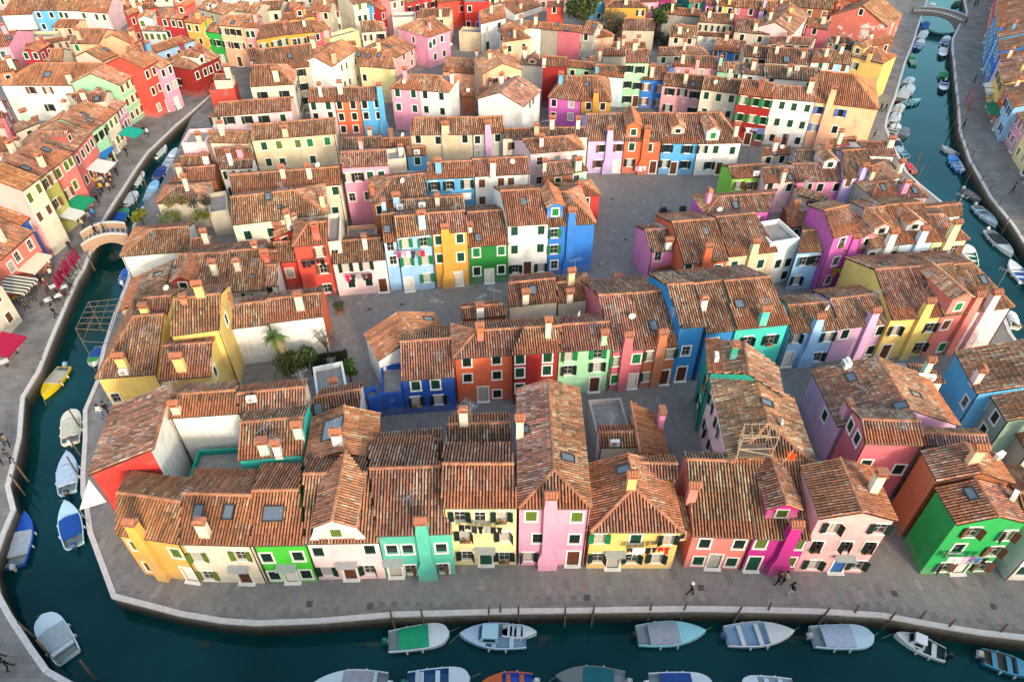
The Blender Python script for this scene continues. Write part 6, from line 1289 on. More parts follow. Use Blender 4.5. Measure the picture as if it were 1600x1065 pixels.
boat((1090, 915), (1005, 1045), 1.5, 'long pale blue boat at the head of the left canal', hull='#bcd0e0', deck='#c4d6e4', inner='#98a4ac', motor=None)
# ---- boats in the right canal
o(3, 1)
boat((1490, 575), (1590, 705), 1.9, 'white boat with blue seats near the frame edge in the right canal', hull=W_, deck=W_, inner='#3a6ab0', motor='#2a3034', style='point')
boat((1510, 545), (1362, 392), 2.0, 'white pointed boat with dark cover in the right canal', hull='#c8cccc', deck='#c2c8c8', cover='#2a3034', style='point', motor=W_)
boat((1412, 362), (1285, 240), 1.9, 'pale blue open pointed boat in the right canal', hull='#a8b8c4', deck='#b4c2cc', inner='#7a8890', style='point', motor='#d0d4d4')
boat((1312, 212), (1212, 140), 1.8, 'grey covered boat in the right canal', hull='#6a6a6c', deck='#74706e', cover='#7a706c', style='point', motor='#d0d4d4')
boat((1228, 485), (1262, 600), 1.8, 'white boat with emerald interior by the pale yellow house', hull=W_, deck=W_, inner='#0f7a52', motor=None)
boat((1260, 635), (1345, 690), 1.7, 'white motor boat below the pale yellow house', hull=W_, deck=W_, cover='#b4b8ba')
boat((985, 160), (940, 135), 1.5, 'little blue boat in the right canal', hull='#1f55b8', deck='#2a62c4', cover='#1f55b8', motor=None)
boat((860, -20), (905, 30), 1.6, 'red boat moored at the bend of the right canal', hull='#b4283a', deck='#c23a4a', inner='#cfcac4', motor=None)
boat((1495, 895), (1530, 985), 1.8, 'white tarp-covered boat beside the pale pink hipped house', hull=W_, deck=W_, cover='#c4c6c6', motor=None)
boat((1505, 965), (1575, 975), 1.6, 'olive boat beside the pale pink hipped house', hull='#5a5038', deck='#6a5f44', inner='#4a4230', motor=None)
o(3, 2)
boat((1500, 5), (1590, 40), 1.7, 'white boat by the path end near the pale pink hipped house', hull=W_, deck=W_, cover='#c0c4c6', motor=None)
o(3, 0)
boat((1072, 900), (1172, 952), 1.6, 'light grey covered boat across the right canal', hull='#b4b6b8', deck='#bcbec0', cover='#a4a6aa', style='point', motor=None)
boat((1130, 958), (1190, 1048), 1.8, 'bright blue boat with white cockpit across the right canal', hull='#2f7ac4', deck='#3a86cc', inner='#c8ccd0', motor='#c8ccce')
boat((1110, 225), (1080, 275), 1.8, 'white and blue motor boat across the right canal', hull=W_, deck=W_, inner='#2a4a9a', cover=None)
boat((1072, 350), (1090, 285), 1.8, 'dark-hulled boat with white deck across the right canal', hull='#26383a', deck=W_, cover='#c8ccce', motor=None)
boat((1085, 435), (1080, 485), 1.8, 'green covered boat across the right canal', hull='#1a6a44', deck='#1f7a4c', cover='#1f7a4c', motor=None)
boat((1075, 560), (1095, 495), 1.7, 'white and navy boat across the right canal', hull='#1c2c4a', deck=W_, inner='#24408a', motor=W_)
boat((985, 135), (955, 185), 1.7, 'white boat with blue canopy near the far bridge', hull=W_, deck='#2a62a8', cover='#2a62a8', motor=None)
boat((975, 190), (930, 245), 1.9, 'white tarp-covered boat near the far bridge', hull=W_, deck=W_, cover='#c8cac8', motor=None)
boat((950, 245), (915, 300), 1.8, 'white and navy striped boat near the far bridge', hull='#2a4f8a', deck=W_, inner='#2a62a8')
boat((885, 335), (900, 395), 1.6, 'small emerald green boat with white bow', hull='#0f7a44', deck='#1a8a50', inner='#c8ccc8', motor=None)
boat((890, 480), (845, 520), 1.8, 'small white covered boat by the wide path', hull=W_, deck=W_, cover='#c8cac8', motor=None)
boat((885, 525), (810, 620), 2.4, 'large white boat with red waterline by the wide path', hull='#b02a2a', deck=W_, cover='#d4cfc8', motor=None)
boat((942, 612), (832, 640), 1.8, 'teal rowing boat moored across the canal', hull='#2a7a80', deck='#8ac0c4', inner='#7aa4a8', style='point', motor=None)
boat((825, 645), (785, 695), 1.8, 'white and brown boat by the wide path', hull='#6a5a50', deck=W_, cover='#b8b4ac', motor=None)
boat((800, 695), (765, 760), 1.8, 'pale covered boat by the peach end house', hull='#c0c6c8', deck='#c4cacc', cover='#b8bec0', motor=None)
boat((800, 765), (758, 825), 1.8, 'white boat with dark green cockpit by the peach end house', hull=W_, deck=W_, inner='#1f4a3a', motor='#30363a')
boat((855, 790), (820, 840), 1.6, 'grey covered boat beside the dark green cockpit boat', hull='#5a6068', deck='#666c74', cover='#6a7078', motor=None)
boat((780, 850), (810, 910), 1.8, 'navy covered boat at the canal bend', hull='#26344a', deck='#a8b4c0', cover='#24384a', motor=None)
boat((800, 905), (855, 960), 1.8, 'pale blue and green boat at the canal bend', hull='#7aa4c4', deck='#8ab0cc', inner='#1a6a4a', motor=None)
boat((1020, 20), (1000, 60), 1.7, 'white boat with green canvas beyond the far bridge', hull=W_, deck=W_, inner='#1f5a48', motor=None)
boat((1180, 5), (1150, 35), 1.7, 'dark green boat beyond the far bridge', hull='#174a34', deck='#1f5a40', cover='#174a34', motor=None)
boat((1195, 90), (1165, 65), 1.7, 'white boat with blue tarp beside the far bridge', hull=W_, deck=W_, cover='#2a72b0', motor=None)
# ---------------------------------------------------------------- mooring poles
M_WOOD = mat('weathered_wood', (.13, .095, .07), .85, var=.4, scale=5, bump=.4)
M_WOODL = mat('pale_wood', (.36, .29, .20), .85, var=.3, scale=5)
def pole_mesh(hh, i):
    def f():
        r_ = random.Random(i); b = MB(); dx, dy = r_.uniform(-.12, .12), r_.uniform(-.1, .1)
        b.tube([(0, 0, -1.2), (dx*.4, dy*.4, hh*.5), (dx, dy, hh)], [.09, .085, .07], 7); b.box(dx-.075, dx+.075, dy-.075, dy+.075, hh, hh+.03)
        return b.mesh('mooring_post', M_WOOD)
    return cached(('pole', round(hh, 1), i), f)
def poles(pts, hh, label, group):
    for i, p in enumerate(pts):
        q = G(p[0], p[1], WATER); tag(link('mooring_post', pole_mesh(hh, i % 5), None, (q[0], q[1], WATER), rng.uniform(0, 6)), label, 'mooring post', group)
o(1, 3); poles([(860, 748), (1038, 725), (1433, 708), (1505, 702)], 2.9, 'weathered wooden mooring pole in the water along the front quay', 'mooring poles along the front quay')
o(2, 3); poles([(40, 705), (325, 722), (488, 720), (835, 695), (1033, 690), (1362, 708), (1550, 692)], 2.9, 'weathered wooden mooring pole in the water along the front quay', 'mooring poles along the front quay')
o(3, 3); poles([(303, 718), (490, 710), (700, 738), (885, 745), (1055, 788), (1365, 828)], 2.9, 'weathered wooden mooring pole in the water along the front quay', 'mooring poles along the front quay')
o(0, 3); LC = ('dark wooden mooring pole along the left canal', 'mooring poles along the left canal'); poles([(230, 805), (325, 920), (590, 1055)], 2.9, *LC)
o(0, 2); poles([(300, 205), (250, 285), (175, 875), (155, 960), (505, 560), (500, 720), (488, 850)], 2.9, *LC)
o(0, 1); poles([(585, 640), (535, 715), (472, 865), (430, 940), (690, 210), (735, 130), (800, 55), (855, 250), (905, 130)], 2.7, *LC)
o(0, 0); poles([(880, 935), (940, 880), (1045, 855), (1085, 830), (1110, 740), (1150, 700), (1190, 660)], 2.7, *LC)
oz(1440, 200, 9.956); RC = ('dark wooden mooring pole along the right canal', 'mooring poles along the right canal'); poles([(510, 300), (560, 340), (620, 500), (680, 770), (845, 985), (700, 600), (480, 180), (440, 60)], 2.7, *RC)
oz(1440, 100, 9.956); poles([(450, 250), (460, 450), (470, 650), (480, 850), (430, 60)], 2.7, *RC)
o(3, 1); poles([(1330, 215), (1390, 310), (1440, 420), (1520, 495), (1560, 560), (1205, 130), (915, 90), (905, 20)], 2.7, *RC)
o(3, 0); poles([(855, 650), (790, 730), (845, 560), (770, 830), (835, 930)], 2.5, *RC)
# ---------------------------------------------------------------- bridges
def arch_bridge(name, A, B, wid, rise, label, mat_side, mat_top, zend=.15, par=.85, steps=10):
    A = np.array(A[:2]); B = np.array(B[:2]); L = np.linalg.norm(B-A); an = math.atan2(*(B-A)[::-1]); c = (A+B)/2
    root = link(name, None, None, (c[0], c[1], 0), an); n = 18
    xs = [-L/2+L*i/n for i in range(n+1)]; top = lambda x: zend+rise*(1-(2*x/L)**2); bot = lambda x: max(WATER-.3, -1.6+(rise+zend+1.15)*max(0, 1-(x/(L*.40))**2)**.5)
    d = MB()
    for i in range(n):
        x0, x1 = xs[i], xs[i+1]
        d.add([(x0, -wid/2, top(x0)), (x1, -wid/2, top(x1)), (x1, wid/2, top(x1)), (x0, wid/2, top(x0))], [(0, 1, 2, 3)])
    link('deck', d.mesh('deck', mat_top), root)
    s_ = MB()
    for i in range(n):
        x0, x1 = xs[i], xs[i+1]; y = wid/2
        for s in (-1, 1):
            f = [(x0, s*y, bot(x0)), (x1, s*y, bot(x1)), (x1, s*y, top(x1)), (x0, s*y, top(x0))]; s_.add(f, [(0, 1, 2, 3) if s < 0 else (3, 2, 1, 0)])
        s_.add([(x0, -y, bot(x0)), (x1, -y, bot(x1)), (x1, y, bot(x1)), (x0, y, bot(x0))], [(3, 2, 1, 0)])
    link('arch', s_.mesh('arch', mat_side), root)
    for s in (-1, 1):
        p = MB(); q = MB()
        for i in range(n):
            x0, x1 = xs[i], xs[i+1]; y0, y1 = s*wid/2-.13, s*wid/2+.13
            v = [(x0, y0, top(x0)-.05), (x1, y0, top(x1)-.05), (x1, y1, top(x1)-.05), (x0, y1, top(x0)-.05), (x0, y0, top(x0)+par), (x1, y0, top(x1)+par), (x1, y1, top(x1)+par), (x0, y1, top(x0)+par)]
            p.add(v, [(0, 1, 5, 4), (2, 3, 7, 6)])
            y0, y1 = y0-.06, y1+.06; v = [(x0, y0, top(x0)+par), (x1, y0, top(x1)+par), (x1, y1, top(x1)+par), (x0, y1, top(x0)+par), (x0, y0, top(x0)+par+.14), (x1, y0, top(x1)+par+.14), (x1, y1, top(x1)+par+.14), (x0, y1, top(x0)+par+.14)]
            q.add(v, [(0, 1, 5, 4), (2, 3, 7, 6), (4, 5, 6, 7), (3, 2, 1, 0)])
        y0, y1 = s*wid/2-.13, s*wid/2+.13
        for x in (xs[0], xs[-1]): p.add([(x, y0, top(x)-.2), (x, y1, top(x)-.2), (x, y1, top(x)+par), (x, y0, top(x)+par)], [(0, 1, 2, 3)])
        po = link('parapet', p.mesh('parapet', mat_side), root); link('coping', q.mesh('coping', M_KERB), po)
    for i in range(steps):
        x = -L/2+L*(i+.5)/steps; link('step', MB().box(x-.09, x+.09, -wid/2+.14, wid/2-.14, top(x)-.08, top(x)+.02).mesh('step', M_KERB), root)
    tag(root, label, 'bridge'); return root
M_BRIDGE = mat('bridge_brick', (.36, .24, .17), .9, var=.35, scale=4, bump=.3)
oz(0, 250, 6.085)
arch_bridge('footbridge', G(795, 815), G(1225, 715), 3.2, .75, 'arched brick footbridge with white stone copings over the left canal', M_BRIDGE, M_PAVE)
oz(1440, 0, 9.956)
arch_bridge('footbridge', G(-80, 190), G(660, 345), 4.2, .7, 'grey arched bridge far up the right canal', mat('bridge_stone', '#847e79', .85, var=.2), M_PAVE, par=.55, steps=14)
# ---------------------------------------------------------------- people
def person_mesh(pose, seed):
    def f():
        r_ = random.Random(seed); J = {}
        st = {'walk': .20, 'stand': .06, 'sit': 0}[pose]; 
        v = [(0, 0, .94), (0, .01, 1.12), (0, .0, 1.34), (0, .015, 1.50), (0, .03, 1.60), (0, .035, 1.70)]
        e = [(0, 1), (1, 2), (2, 3), (3, 4), (4, 5)]; rad = [(.15, .11), (.145, .10), (.17, .105), (.055, .055), (.085, .10), (.075, .085)]
        def add(p, par, rr): v.append(p); e.append((par, len(v)-1)); rad.append(rr); return len(v)-1
        for s in (-1, 1):
            sh = add((s*.17, 0, 1.40), 2, (.06, .06)); el = add((s*.22, -.05+s*st*.35, 1.14), sh, (.048, .048)); wr = add((s*.20, .07+s*st*.6, .92), el, (.034, .034)); hd = add((s*.19, .10+s*st*.65, .83), wr, (.04, .028))
        for s in (-1, 1):
            hp = add((s*.09, 0, .88), 0, (.095, .10)); f_ = -s*st
            if pose == 'sit': kn = add((s*.11, .42, .86), hp, (.07, .07)); ak = add((s*.11, .44, .46), kn, (.048, .048)); add((s*.11, .58, .41), ak, (.045, .035))
            else:
                kn = add((s*.095, f_*.55+.04, .50), hp, (.066, .068)); ak = add((s*.095, f_*1.1-(.06 if f_ < 0 else 0), .10+(.05 if f_ < -.1 else 0)), kn, (.045, .048)); add((s*.10, f_*1.1+.13, .045), ak, (.045, .04))
        me = bpy.data.meshes.new('sk'); me.from_pydata(v, e, []); ob = bpy.data.objects.new('sk', me); COL.objects.link(ob)
        m = ob.modifiers.new('s', 'SKIN'); m.use_smooth_shade = True; 
        for i, q in enumerate(me.skin_vertices[0].data): q.radius = rad[i]; q.use_root = (i == 0)
        sb = ob.modifiers.new('u', 'SUBSURF'); sb.levels = 1; sb.render_levels = 1
        dg = bpy.context.evaluated_depsgraph_get(); out = bpy.data.meshes.new_from_object(ob.evaluated_get(dg)); bpy.data.objects.remove(ob); out.name = 'person'
        for i in range(4): out.materials.append(M_WHITEP)
        for p in out.polygons:
            z = p.center.z; x = abs(p.center.x); p.use_smooth = True
            p.material_index = 3 if (z < .13 and pose != 'sit') else (1 if z < .93 and not (x > .155 and z > .8) else (2 if z > 1.49 or (x > .15 and z < .93) else 0))
        return out
    return cached(('pm', pose, seed), f)
M_SKIN = mat('skin', '#c99a80', .6); 
HAIR = {'dark': '#1c1512', 'brown': '#4a3020', 'grey': '#8a8680', 'white': '#cfccc6', 'blond': '#a8874e'}
def hair_mesh(m, hat):
    def f():
        b = MB()
        if hat: b.lathe([(.15, 1.70), (.12, 1.71), (.115, 1.79), (.06, 1.83)], 10, c=(0, .035))
        else: b.lathe([(.09, 1.58), (.113, 1.66), (.112, 1.74), (.07, 1.81), (.02, 1.825)], 10, c=(0, .012))
        return b.mesh('hat' if hat else 'hair', m, smooth=True)
    return cached(('hair', m.name, hat), f)
def person(x, y, top, legs, label, face=0, pose='walk', hair='dark', hat=False, seed=0, z=0.0, raw=False):
    q = unp(x, y, z) if raw else G(x, y, z); ob = link('person', person_mesh(pose, seed), None, (q[0], q[1], z+(.0 if pose != 'sit' else -.4)), math.radians(face))
    for i, m in enumerate((mat('cloth_'+top, top, .85, var=.2, scale=12), mat('cloth_'+legs, legs, .85, var=.2, scale=12), M_SKIN, mat('shoe', '#1c1a1a', .6))):
        s = ob.material_slots[i]; s.link = 'OBJECT'; s.material = m
    link('hat' if hat else 'hair', hair_mesh(mat(('hat_' if hat else 'hair_')+hair, HAIR[hair], .7), hat), ob); s_ = rng.uniform(.96, 1.05); ob.scale = (s_, s_, s_)
    tag(ob, label, 'person', 'people out walking'); return ob
o(2, 3)
person(1095, 528, '#151820', '#1a2230', 'person in dark clothes and white hat striding along the front quay', face=70, hair='white', hat=True)
o(3, 3)
person(55, 460, '#3a2f28', '#151416', 'person in brown jacket walking on the quay beside the magenta house', face=100, hair='brown')
person(92, 455, '#b0a488', '#1c1a1c', 'person in beige coat beside the brown-jacketed walker', face=100, hair='dark')
person(132, 525, '#14161a', '#b4b8bc', 'person in black coat and pale trousers on the quay', face=90, hair='dark')
o(0, 3)
person(70, 985, '#10141c', '#141820', 'person in navy coat walking on the near left quay', face=-40)
person(20, 930, '#18181c', '#1c1c20', 'person in black coat on the near left quay', face=-40)
o(0, 2)
person(635, 480, '#c8c8c6', '#4f7ca8', 'person in white jacket and jeans on the canal path', face=180)
person(672, 462, '#14161c', '#1c2a48', 'person in black jacket on the canal path', face=180)
person(30, 650, '#1c2440', '#20242c', 'person in navy jacket in the group by the left canal', face=20)
person(65, 660, '#6a5f5a', '#1c1c20', 'person in striped brown top in the group by the left canal', face=10)
person(75, 755, '#3a4038', '#20242c', 'person in olive coat in the group by the left canal', face=-20)
person(15, 770, '#101216', '#181a20', 'person in black clothes in the group by the left canal', face=30)
o(0, 1)
person(350, 930, '#101014', '#14141a', 'person in long black coat past the parasols', face=-30)
person(172, 885, '#3a3a40', '#181a20', 'person in grey jacket beside the striped awning', face=120)
person(105, 845, '#9a3040', '#2a2a30', 'person in red top at the clothes stall', face=60)
person(635, 160, '#d6a414', '#1a1a1c', 'person in yellow jacket at the market stall', face=200)
person(680, 155, '#b8ac98', '#15161a', 'person in beige jacket at the market stall', face=180)
person(690, 110, '#16161a', '#1c1e24', 'person in black jacket at the market stall', face=190)
person(612, 232, '#14161a', '#1a1e28', 'person in black walking under the green awning', face=30)
person(585, 318, '#1f86c4', '#24406a', 'person in bright blue jacket near the bridge', face=190)
person(545, 310, '#3a2a24', '#1c1c20', 'person in dark brown jacket near the bridge', face=170)
person(728, 62, '#18181c', '#1a1a1e', 'person in black walking along the canal kerb', face=20)
q_ = unp(151.5, 364, 1.2)
person(600, 430, '#141416', '#18181c', 'person in black crossing the brick footbridge', face=80, z=1.1)
person(655, 425, '#2a4a44', '#1a1c20', 'person in dark green crossing the brick footbridge', face=80, z=1.2)
for k_, (x_, y_, c_) in enumerate(((655, 130, '#8a8c92'), (705, 140, '#5a1c24'), (625, 190, '#2a3a5a'), (565, 345, '#6a6a70'), (520, 385, '#b8a890'), (440, 520, '#2c2c34'), (300, 760, '#7a2a34'), (255, 720, '#3a4a6a'), (330, 690, '#c8c2b8'), (215, 830, '#24303a'))):
    person(x_, y_, c_, rng.choice(('#1a1a20', '#2a3a5a', '#3a3430')), ('person in %s jacket strolling along the left-bank street' % ('grey', 'maroon', 'navy', 'pale grey', 'tan', 'charcoal', 'wine red', 'slate blue', 'off-white', 'dark teal')[k_]), face=rng.uniform(0, 360), hair=rng.choice(('dark', 'brown', 'grey', 'blond')))
o(0, 0)
person(895, 830, '#14141a', '#1a1a20', 'person in black next to the teal awning', face=160)
person(918, 845, '#cfcfcc', '#3a3a40', 'person in white top next to the teal awning', face=160)
person(788, 965, '#141418', '#18181c', 'person in dark coat below the teal awning', face=-20)
o(3, 0)
person(690, 690, '#16161a', '#1a1a1e', 'person in black with a companion beside the peach end house', face=10)
person(718, 692, '#1a1c22', '#1c1e26', 'person in dark blue with a companion beside the peach end house', face=10)
person(648, 860, '#18181a', '#1c1c1e', 'person in black behind the peach end house', face=0)
person(880, 95, '#141416', '#1a1a1c', 'person in black at the end of the far bridge', face=30)
person(1268, 45, '#101014', '#14141a', 'person in black beyond the far bridge', face=0)
person(1285, 42, '#1a1a22', '#14141a', 'person in navy beyond the far bridge', face=0)
person(1212, 160, '#241a18', '#1a1a1c', 'person in brown on the ramp of the far bridge', face=60)
person(1265, 518, '#101014', '#14141a', 'person in black opposite the blue houses', face=40)
person(1195, 800, '#1a1a1e', '#1a1c22', 'person in black next to the red frame', face=10)
person(1235, 20, '#2a2024', '#181a1e', 'person in dark red beyond the far bridge', face=0)
o(3, 1)
person(1498, 170, '#0e0e12', '#121216', 'person in black walking along the far right quay', face=40)
# ---------------------------------------------------------------- laundry
def HS(key):
    for q in HOUSES:
        if q['lb'].startswith(key): return q
    raise KeyError(key)
M_ROPE = mat('rope', '#b4aa98', .9)
def laundry(key, pa, pb, cols, label, edge=0, off=.75):
    q = HS(key); P, Q = q['poly'][edge], q['poly'][(edge+1) % 4]; u = (Q-P)/np.linalg.norm(Q-P); n = np.array([u[1], -u[0], 0]); p0 = P+n*off
    a, b = hit_plane(px(pa), p0, n), hit_plane(px(pb), p0, n); root = link('laundry_line', None, None, tuple(a), math.atan2(b[1]-a[1], b[0]-a[0])); L = float(np.linalg.norm((b-a)[:2])); dz = float(b[2]-a[2])
    b_ = MB().tube([(-.3, 0, 0), (L/2, 0, dz/2-.06), (L+.3, 0, dz)], .012, 4)
    for x, z in ((-.2, 0), (L+.2, dz)): b_.tube([(x, off*.98, z-.05), (x, -.05, z)], .018, 4)
    link('line', b_.mesh('line', M_ROPE), root); k = len(cols); r_ = random.Random(int(L*100)); x = 0.0
    for i, c in enumerate(cols):
        w = L/k*.92; hh = r_.choice((.55, .7, .85, 1.0)); x0 = L*i/k+.02; g_ = MB(); n_ = 5; vs = []
        shirt = r_.random() < .45
        for j in range(n_):
            t = j/(n_-1); ww = w/2*(1 if (not shirt or t < .35) else .62)
            for s in range(5): xx = x0+w/2+ww*(s-2)/2; vs.append((xx, .05*math.sin(s*1.9+j+i)*(t+.1), dz*(xx/L)-.03-hh*t-.03*math.sin(s*2.2)*t))
        g_.add(vs, [(j*5+s, j*5+s+1, (j+1)*5+s+1, (j+1)*5+s) for j in range(n_-1) for s in range(4)])
        link('garment', g_.mesh('garment', mat('laundry_'+c, c, .9, var=.15, scale=6)), root)
    tag(root, label, 'laundry', 'laundry hung out on lines')
K_, Wh = '#15151a', '#d8d8d6'
o(1, 3); laundry('pale yellow three-storey', (1245, 92), (1520, 112), [K_, K_, '#2a2a30', K_, '#8a8c90', K_, '#20242c'], 'line of black and grey laundry on the pale yellow quay house')
o(2, 3); laundry('yellow house with hip roof', (708, 238), (978, 232), ['#2a2c34', Wh, '#c8d0d8', K_, '#1a1e2a', '#c41a1e', '#c41a1e'], 'laundry with red sheet on the yellow quay house')
o(3, 3); laundry('emerald green gabled', (1120, 292), (1370, 300), ['#d8c4cc', Wh, '#d8a4b4', '#7a4a9a', '#2a6a9a', K_], 'pastel and dark laundry on the emerald house')
o(1, 1); laundry('light blue house with bright green', (862, 522), (1040, 515), ['#8a3a6a', '#c88aa4', '#e0b4bc', '#2a2c40', '#6a7072', '#c81a3a'], 'coloured laundry on the light blue house')
laundry('low pale pink', (545, 668), (715, 655), ['#c41a50', '#2a2a34', '#8a8c90', '#4a3a34', '#3a2024'], 'dark laundry on the stained pale pink house')
laundry('scarlet house with hipped', (275, 582), (420, 565), [K_, '#2a2c34', K_, '#1c1c22', K_], 'black laundry on the scarlet house')
laundry('sky blue house with white windows', (1090, 172), (1330, 160), [Wh, '#c8d4e0', Wh, Wh], 'white laundry on the sky blue house')
o(3, 1); laundry('purple house with pink dormer', (405, 632), (575, 620), ['#c4702a', '#8ac41a', '#8ac41a', Wh, '#d4d4d4', '#3a4a3a'], 'lime green and white laundry on the purple house')
o(2, 0); laundry('dark red house with green shutters', (1440, 785), (1560, 792), [Wh, '#8a90c0', '#5a6aa0'], 'blue and white laundry on the dark red terrace house')
laundry('orange-red house', (760, 1025), (830, 1025), ['#c48aa0', Wh, Wh], 'white laundry on the orange-red house')
# ---------------------------------------------------------------- awnings, stalls, cafe
def awning(pa, pb, depth, col, label, stripe=None, zf=2.3, rise=.55):
    a, b = G(*pa, zf), G(*pb, zf); an = math.atan2(b[1]-a[1], b[0]-a[0]); L = float(np.linalg.norm((b-a)[:2])); root = link('awning', None, None, (a[0], a[1], 0), an)
    m1 = mat('canvas_'+col, col, .8, var=.12, scale=2); k = max(2, int(L/.28)); s_ = MB()
    for i in range(k):
        x0, x1 = L*i/k, L*(i+1)/k; mi = i % 2 if stripe else 0
        s_.add([(x0, 0, zf), (x1, 0, zf), (x1, depth, zf+rise), (x0, depth, zf+rise), (x0, 0, zf-.03), (x1, 0, zf-.03), (x1, depth, zf+rise-.03), (x0, depth, zf+rise-.03)], [(0, 1, 2, 3), (7, 6, 5, 4)], mi); s_.add([(x0, 0, zf), (x1, 0, zf), (x1, -.02, zf-.24), (x0, -.02, zf-.24)], [(3, 2, 1, 0)], mi)
    link('canvas', s_.mesh('canvas', [m1, mat('canvas_'+stripe, stripe, .8)] if stripe else m1), root)
    for x in (.1, L-.1): link('arm', MB().tube([(x, .05, zf-.05), (x, depth, zf-.35)], .025, 5).mesh('arm', M_METAL), root)
    tag(root, label, 'awning', 'shop awnings')
o(0, 1)
awning((505, 272), (582, 195), 2.4, '#0f8a5e', 'bright green awning on the coral pink street house'); awning((455, 332), (520, 275), 2.4, '#c9c9c4', 'white awning beside the bright green one')
awning((140, 788), (230, 690), 3.2, '#cfc8b4', 'cream and black striped awning over the clothes stall', stripe='#3a3a36'); awning((205, 662), (318, 545), 2.6, '#d4c8ae', 'plain cream awning on the coral house')
o(0, 0)
awning((825, 852), (886, 800), 2.6, '#0f9a84', 'teal awning under the pink street house'); awning((640, 1068), (712, 1000), 2.6, '#d2d0ca', 'white awning over the crowded stall'); awning((640, 978), (698, 908), 1.2, '#1f6fb0', 'narrow blue awning under the flower balcony')
o(0, 2)
awning((40, 110), (160, -20), 2.4, '#a01238', 'large crimson awning at the left edge of the street')
o(1, 0)
awning((1090, 335), (1135, 300), 2.2, '#d2d0c8', 'lower white awning on the far pink house'); awning((1160, 305), (1212, 268), 2.2, '#d6d4cc', 'upper white awning on the far pink house')
awning((990, 78), (1030, 62), 2.0, '#c8cac8', 'white awning on the far crimson shop house')
oz(0, 0, 1.0); awning((1541, 160), (1548, 180), 2.4, '#0f6a48', 'dark green stall canopy across the right canal'); awning((1538, 130), (1543, 148), 1.6, '#cfcabf', 'cream awning on the yellow house across the right canal')
def stall(x, y, rz, w, label, goods):
    q = G(x, y); root = link('market_stall', None, None, (q[0], q[1], 0), math.radians(rz)); link('table', MB().box(-w/2, w/2, -.4, .4, .78, .84).mesh('table', M_WOODL), root)
    for sx in (-1, 1):
        for sy in (-1, 1): link('leg', cached('stleg', lambda: MB().box(-.03, .03, -.03, .03, 0, .78).mesh('leg', M_WOOD)), root, (sx*(w/2-.1), sy*.33, 0))
    r_ = random.Random(int(x+y))
    k = int(w/.32)
    for i in range(k):
        c = r_.choice(goods); hh = r_.uniform(.12, .5); link('goods', cached(('goods', c, round(hh, 1)), lambda: MB().frus((-.14, .14, -.3, .3, .84), (-.11, .11, -.24, .24, .84+round(hh, 1)+.05)).mesh('goods', mat('goods_'+c, c, .8, var=.2, scale=9))), root, (-w/2+w*(i+.5)/k, r_.uniform(-.06, .06), 0), r_.uniform(-.2, .2))
    tag(root, label, 'stall', 'market stalls')
GC = ['#a02a3a', '#c8b49a', '#2a3a5a', '#7a5a3a', '#b08a2a', '#d0ccc4', '#4a2a4a']
o(0, 1); stall(125, 830, 48, 2.6, 'clothes stall under the striped awning', GC); stall(190, 770, 48, 2.0, 'small clothes stall right of the striped awning', ['#c42a3a', '#d8d4cc', '#2a2a30', '#d0a08a']); stall(270, 640, 48, 2.2, 'souvenir stall under the plain cream awning', ['#c48a2a', '#8a4a2a', '#d8c49a', '#3a2a20']); stall(445, 335, 48, 2.0, 'goods stall under the white awning near the bridge', GC); stall(640, 100, 48, 2.6, 'crowded goods stall under the white awning up the street', GC)
o(0, 0); stall(800, 880, 45, 2.2, 'toy stall under the teal awning', ['#c42a6a', '#2a6ac4', '#c4b42a', '#8a2a9a', '#d0d0d0'])
M_CRIM = mat('crimson_parasol', '#7c1036', .85, var=.2, scale=6)
def parasol_mesh():
    b = MB(); n = 10; prof = [(.05, 1.0), (.22, 1.15), (.17, 1.7), (.12, 2.4), (.04, 2.9)]; vs = [(r*(1+.28*(j % 2))*math.cos(2*math.pi*j/n), r*(1+.28*(j % 2))*math.sin(2*math.pi*j/n), z) for r, z in prof for j in range(n)]
    b.add(vs, [(i*n+j, i*n+(j+1) % n, (i+1)*n+(j+1) % n, (i+1)*n+j) for i in range(len(prof)-1) for j in range(n)]); return b.mesh('canvas', M_CRIM)
o(0, 1)
for p in ((503, 612), (486, 640), (470, 655), (452, 682), (440, 690), (428, 715), (410, 742), (402, 762), (386, 795)):
    q = G(*p); root = link('parasol', None, None, (q[0], q[1], 0)); link('pole', cached('ppole', lambda: MB().tube([(0, 0, 0), (0, 0, 3.0)], .03, 6).mesh('pole', M_WOODL)), root); link('base', cached('pbase', lambda: MB().lathe([(.3, 0), (.3, .08), (.06, .12)], 10).mesh('base', M_GREYP)), root); link('canvas', cached('pcan', parasol_mesh), root)
    tag(root, 'closed crimson parasol on the cafe terrace beside the left canal', 'parasol', 'closed parasols of the cafe')
M_CHAIR = mat('cafe_chair', '#3a2420', .6)
def chair_parts(root, x, y, rz):
    pass
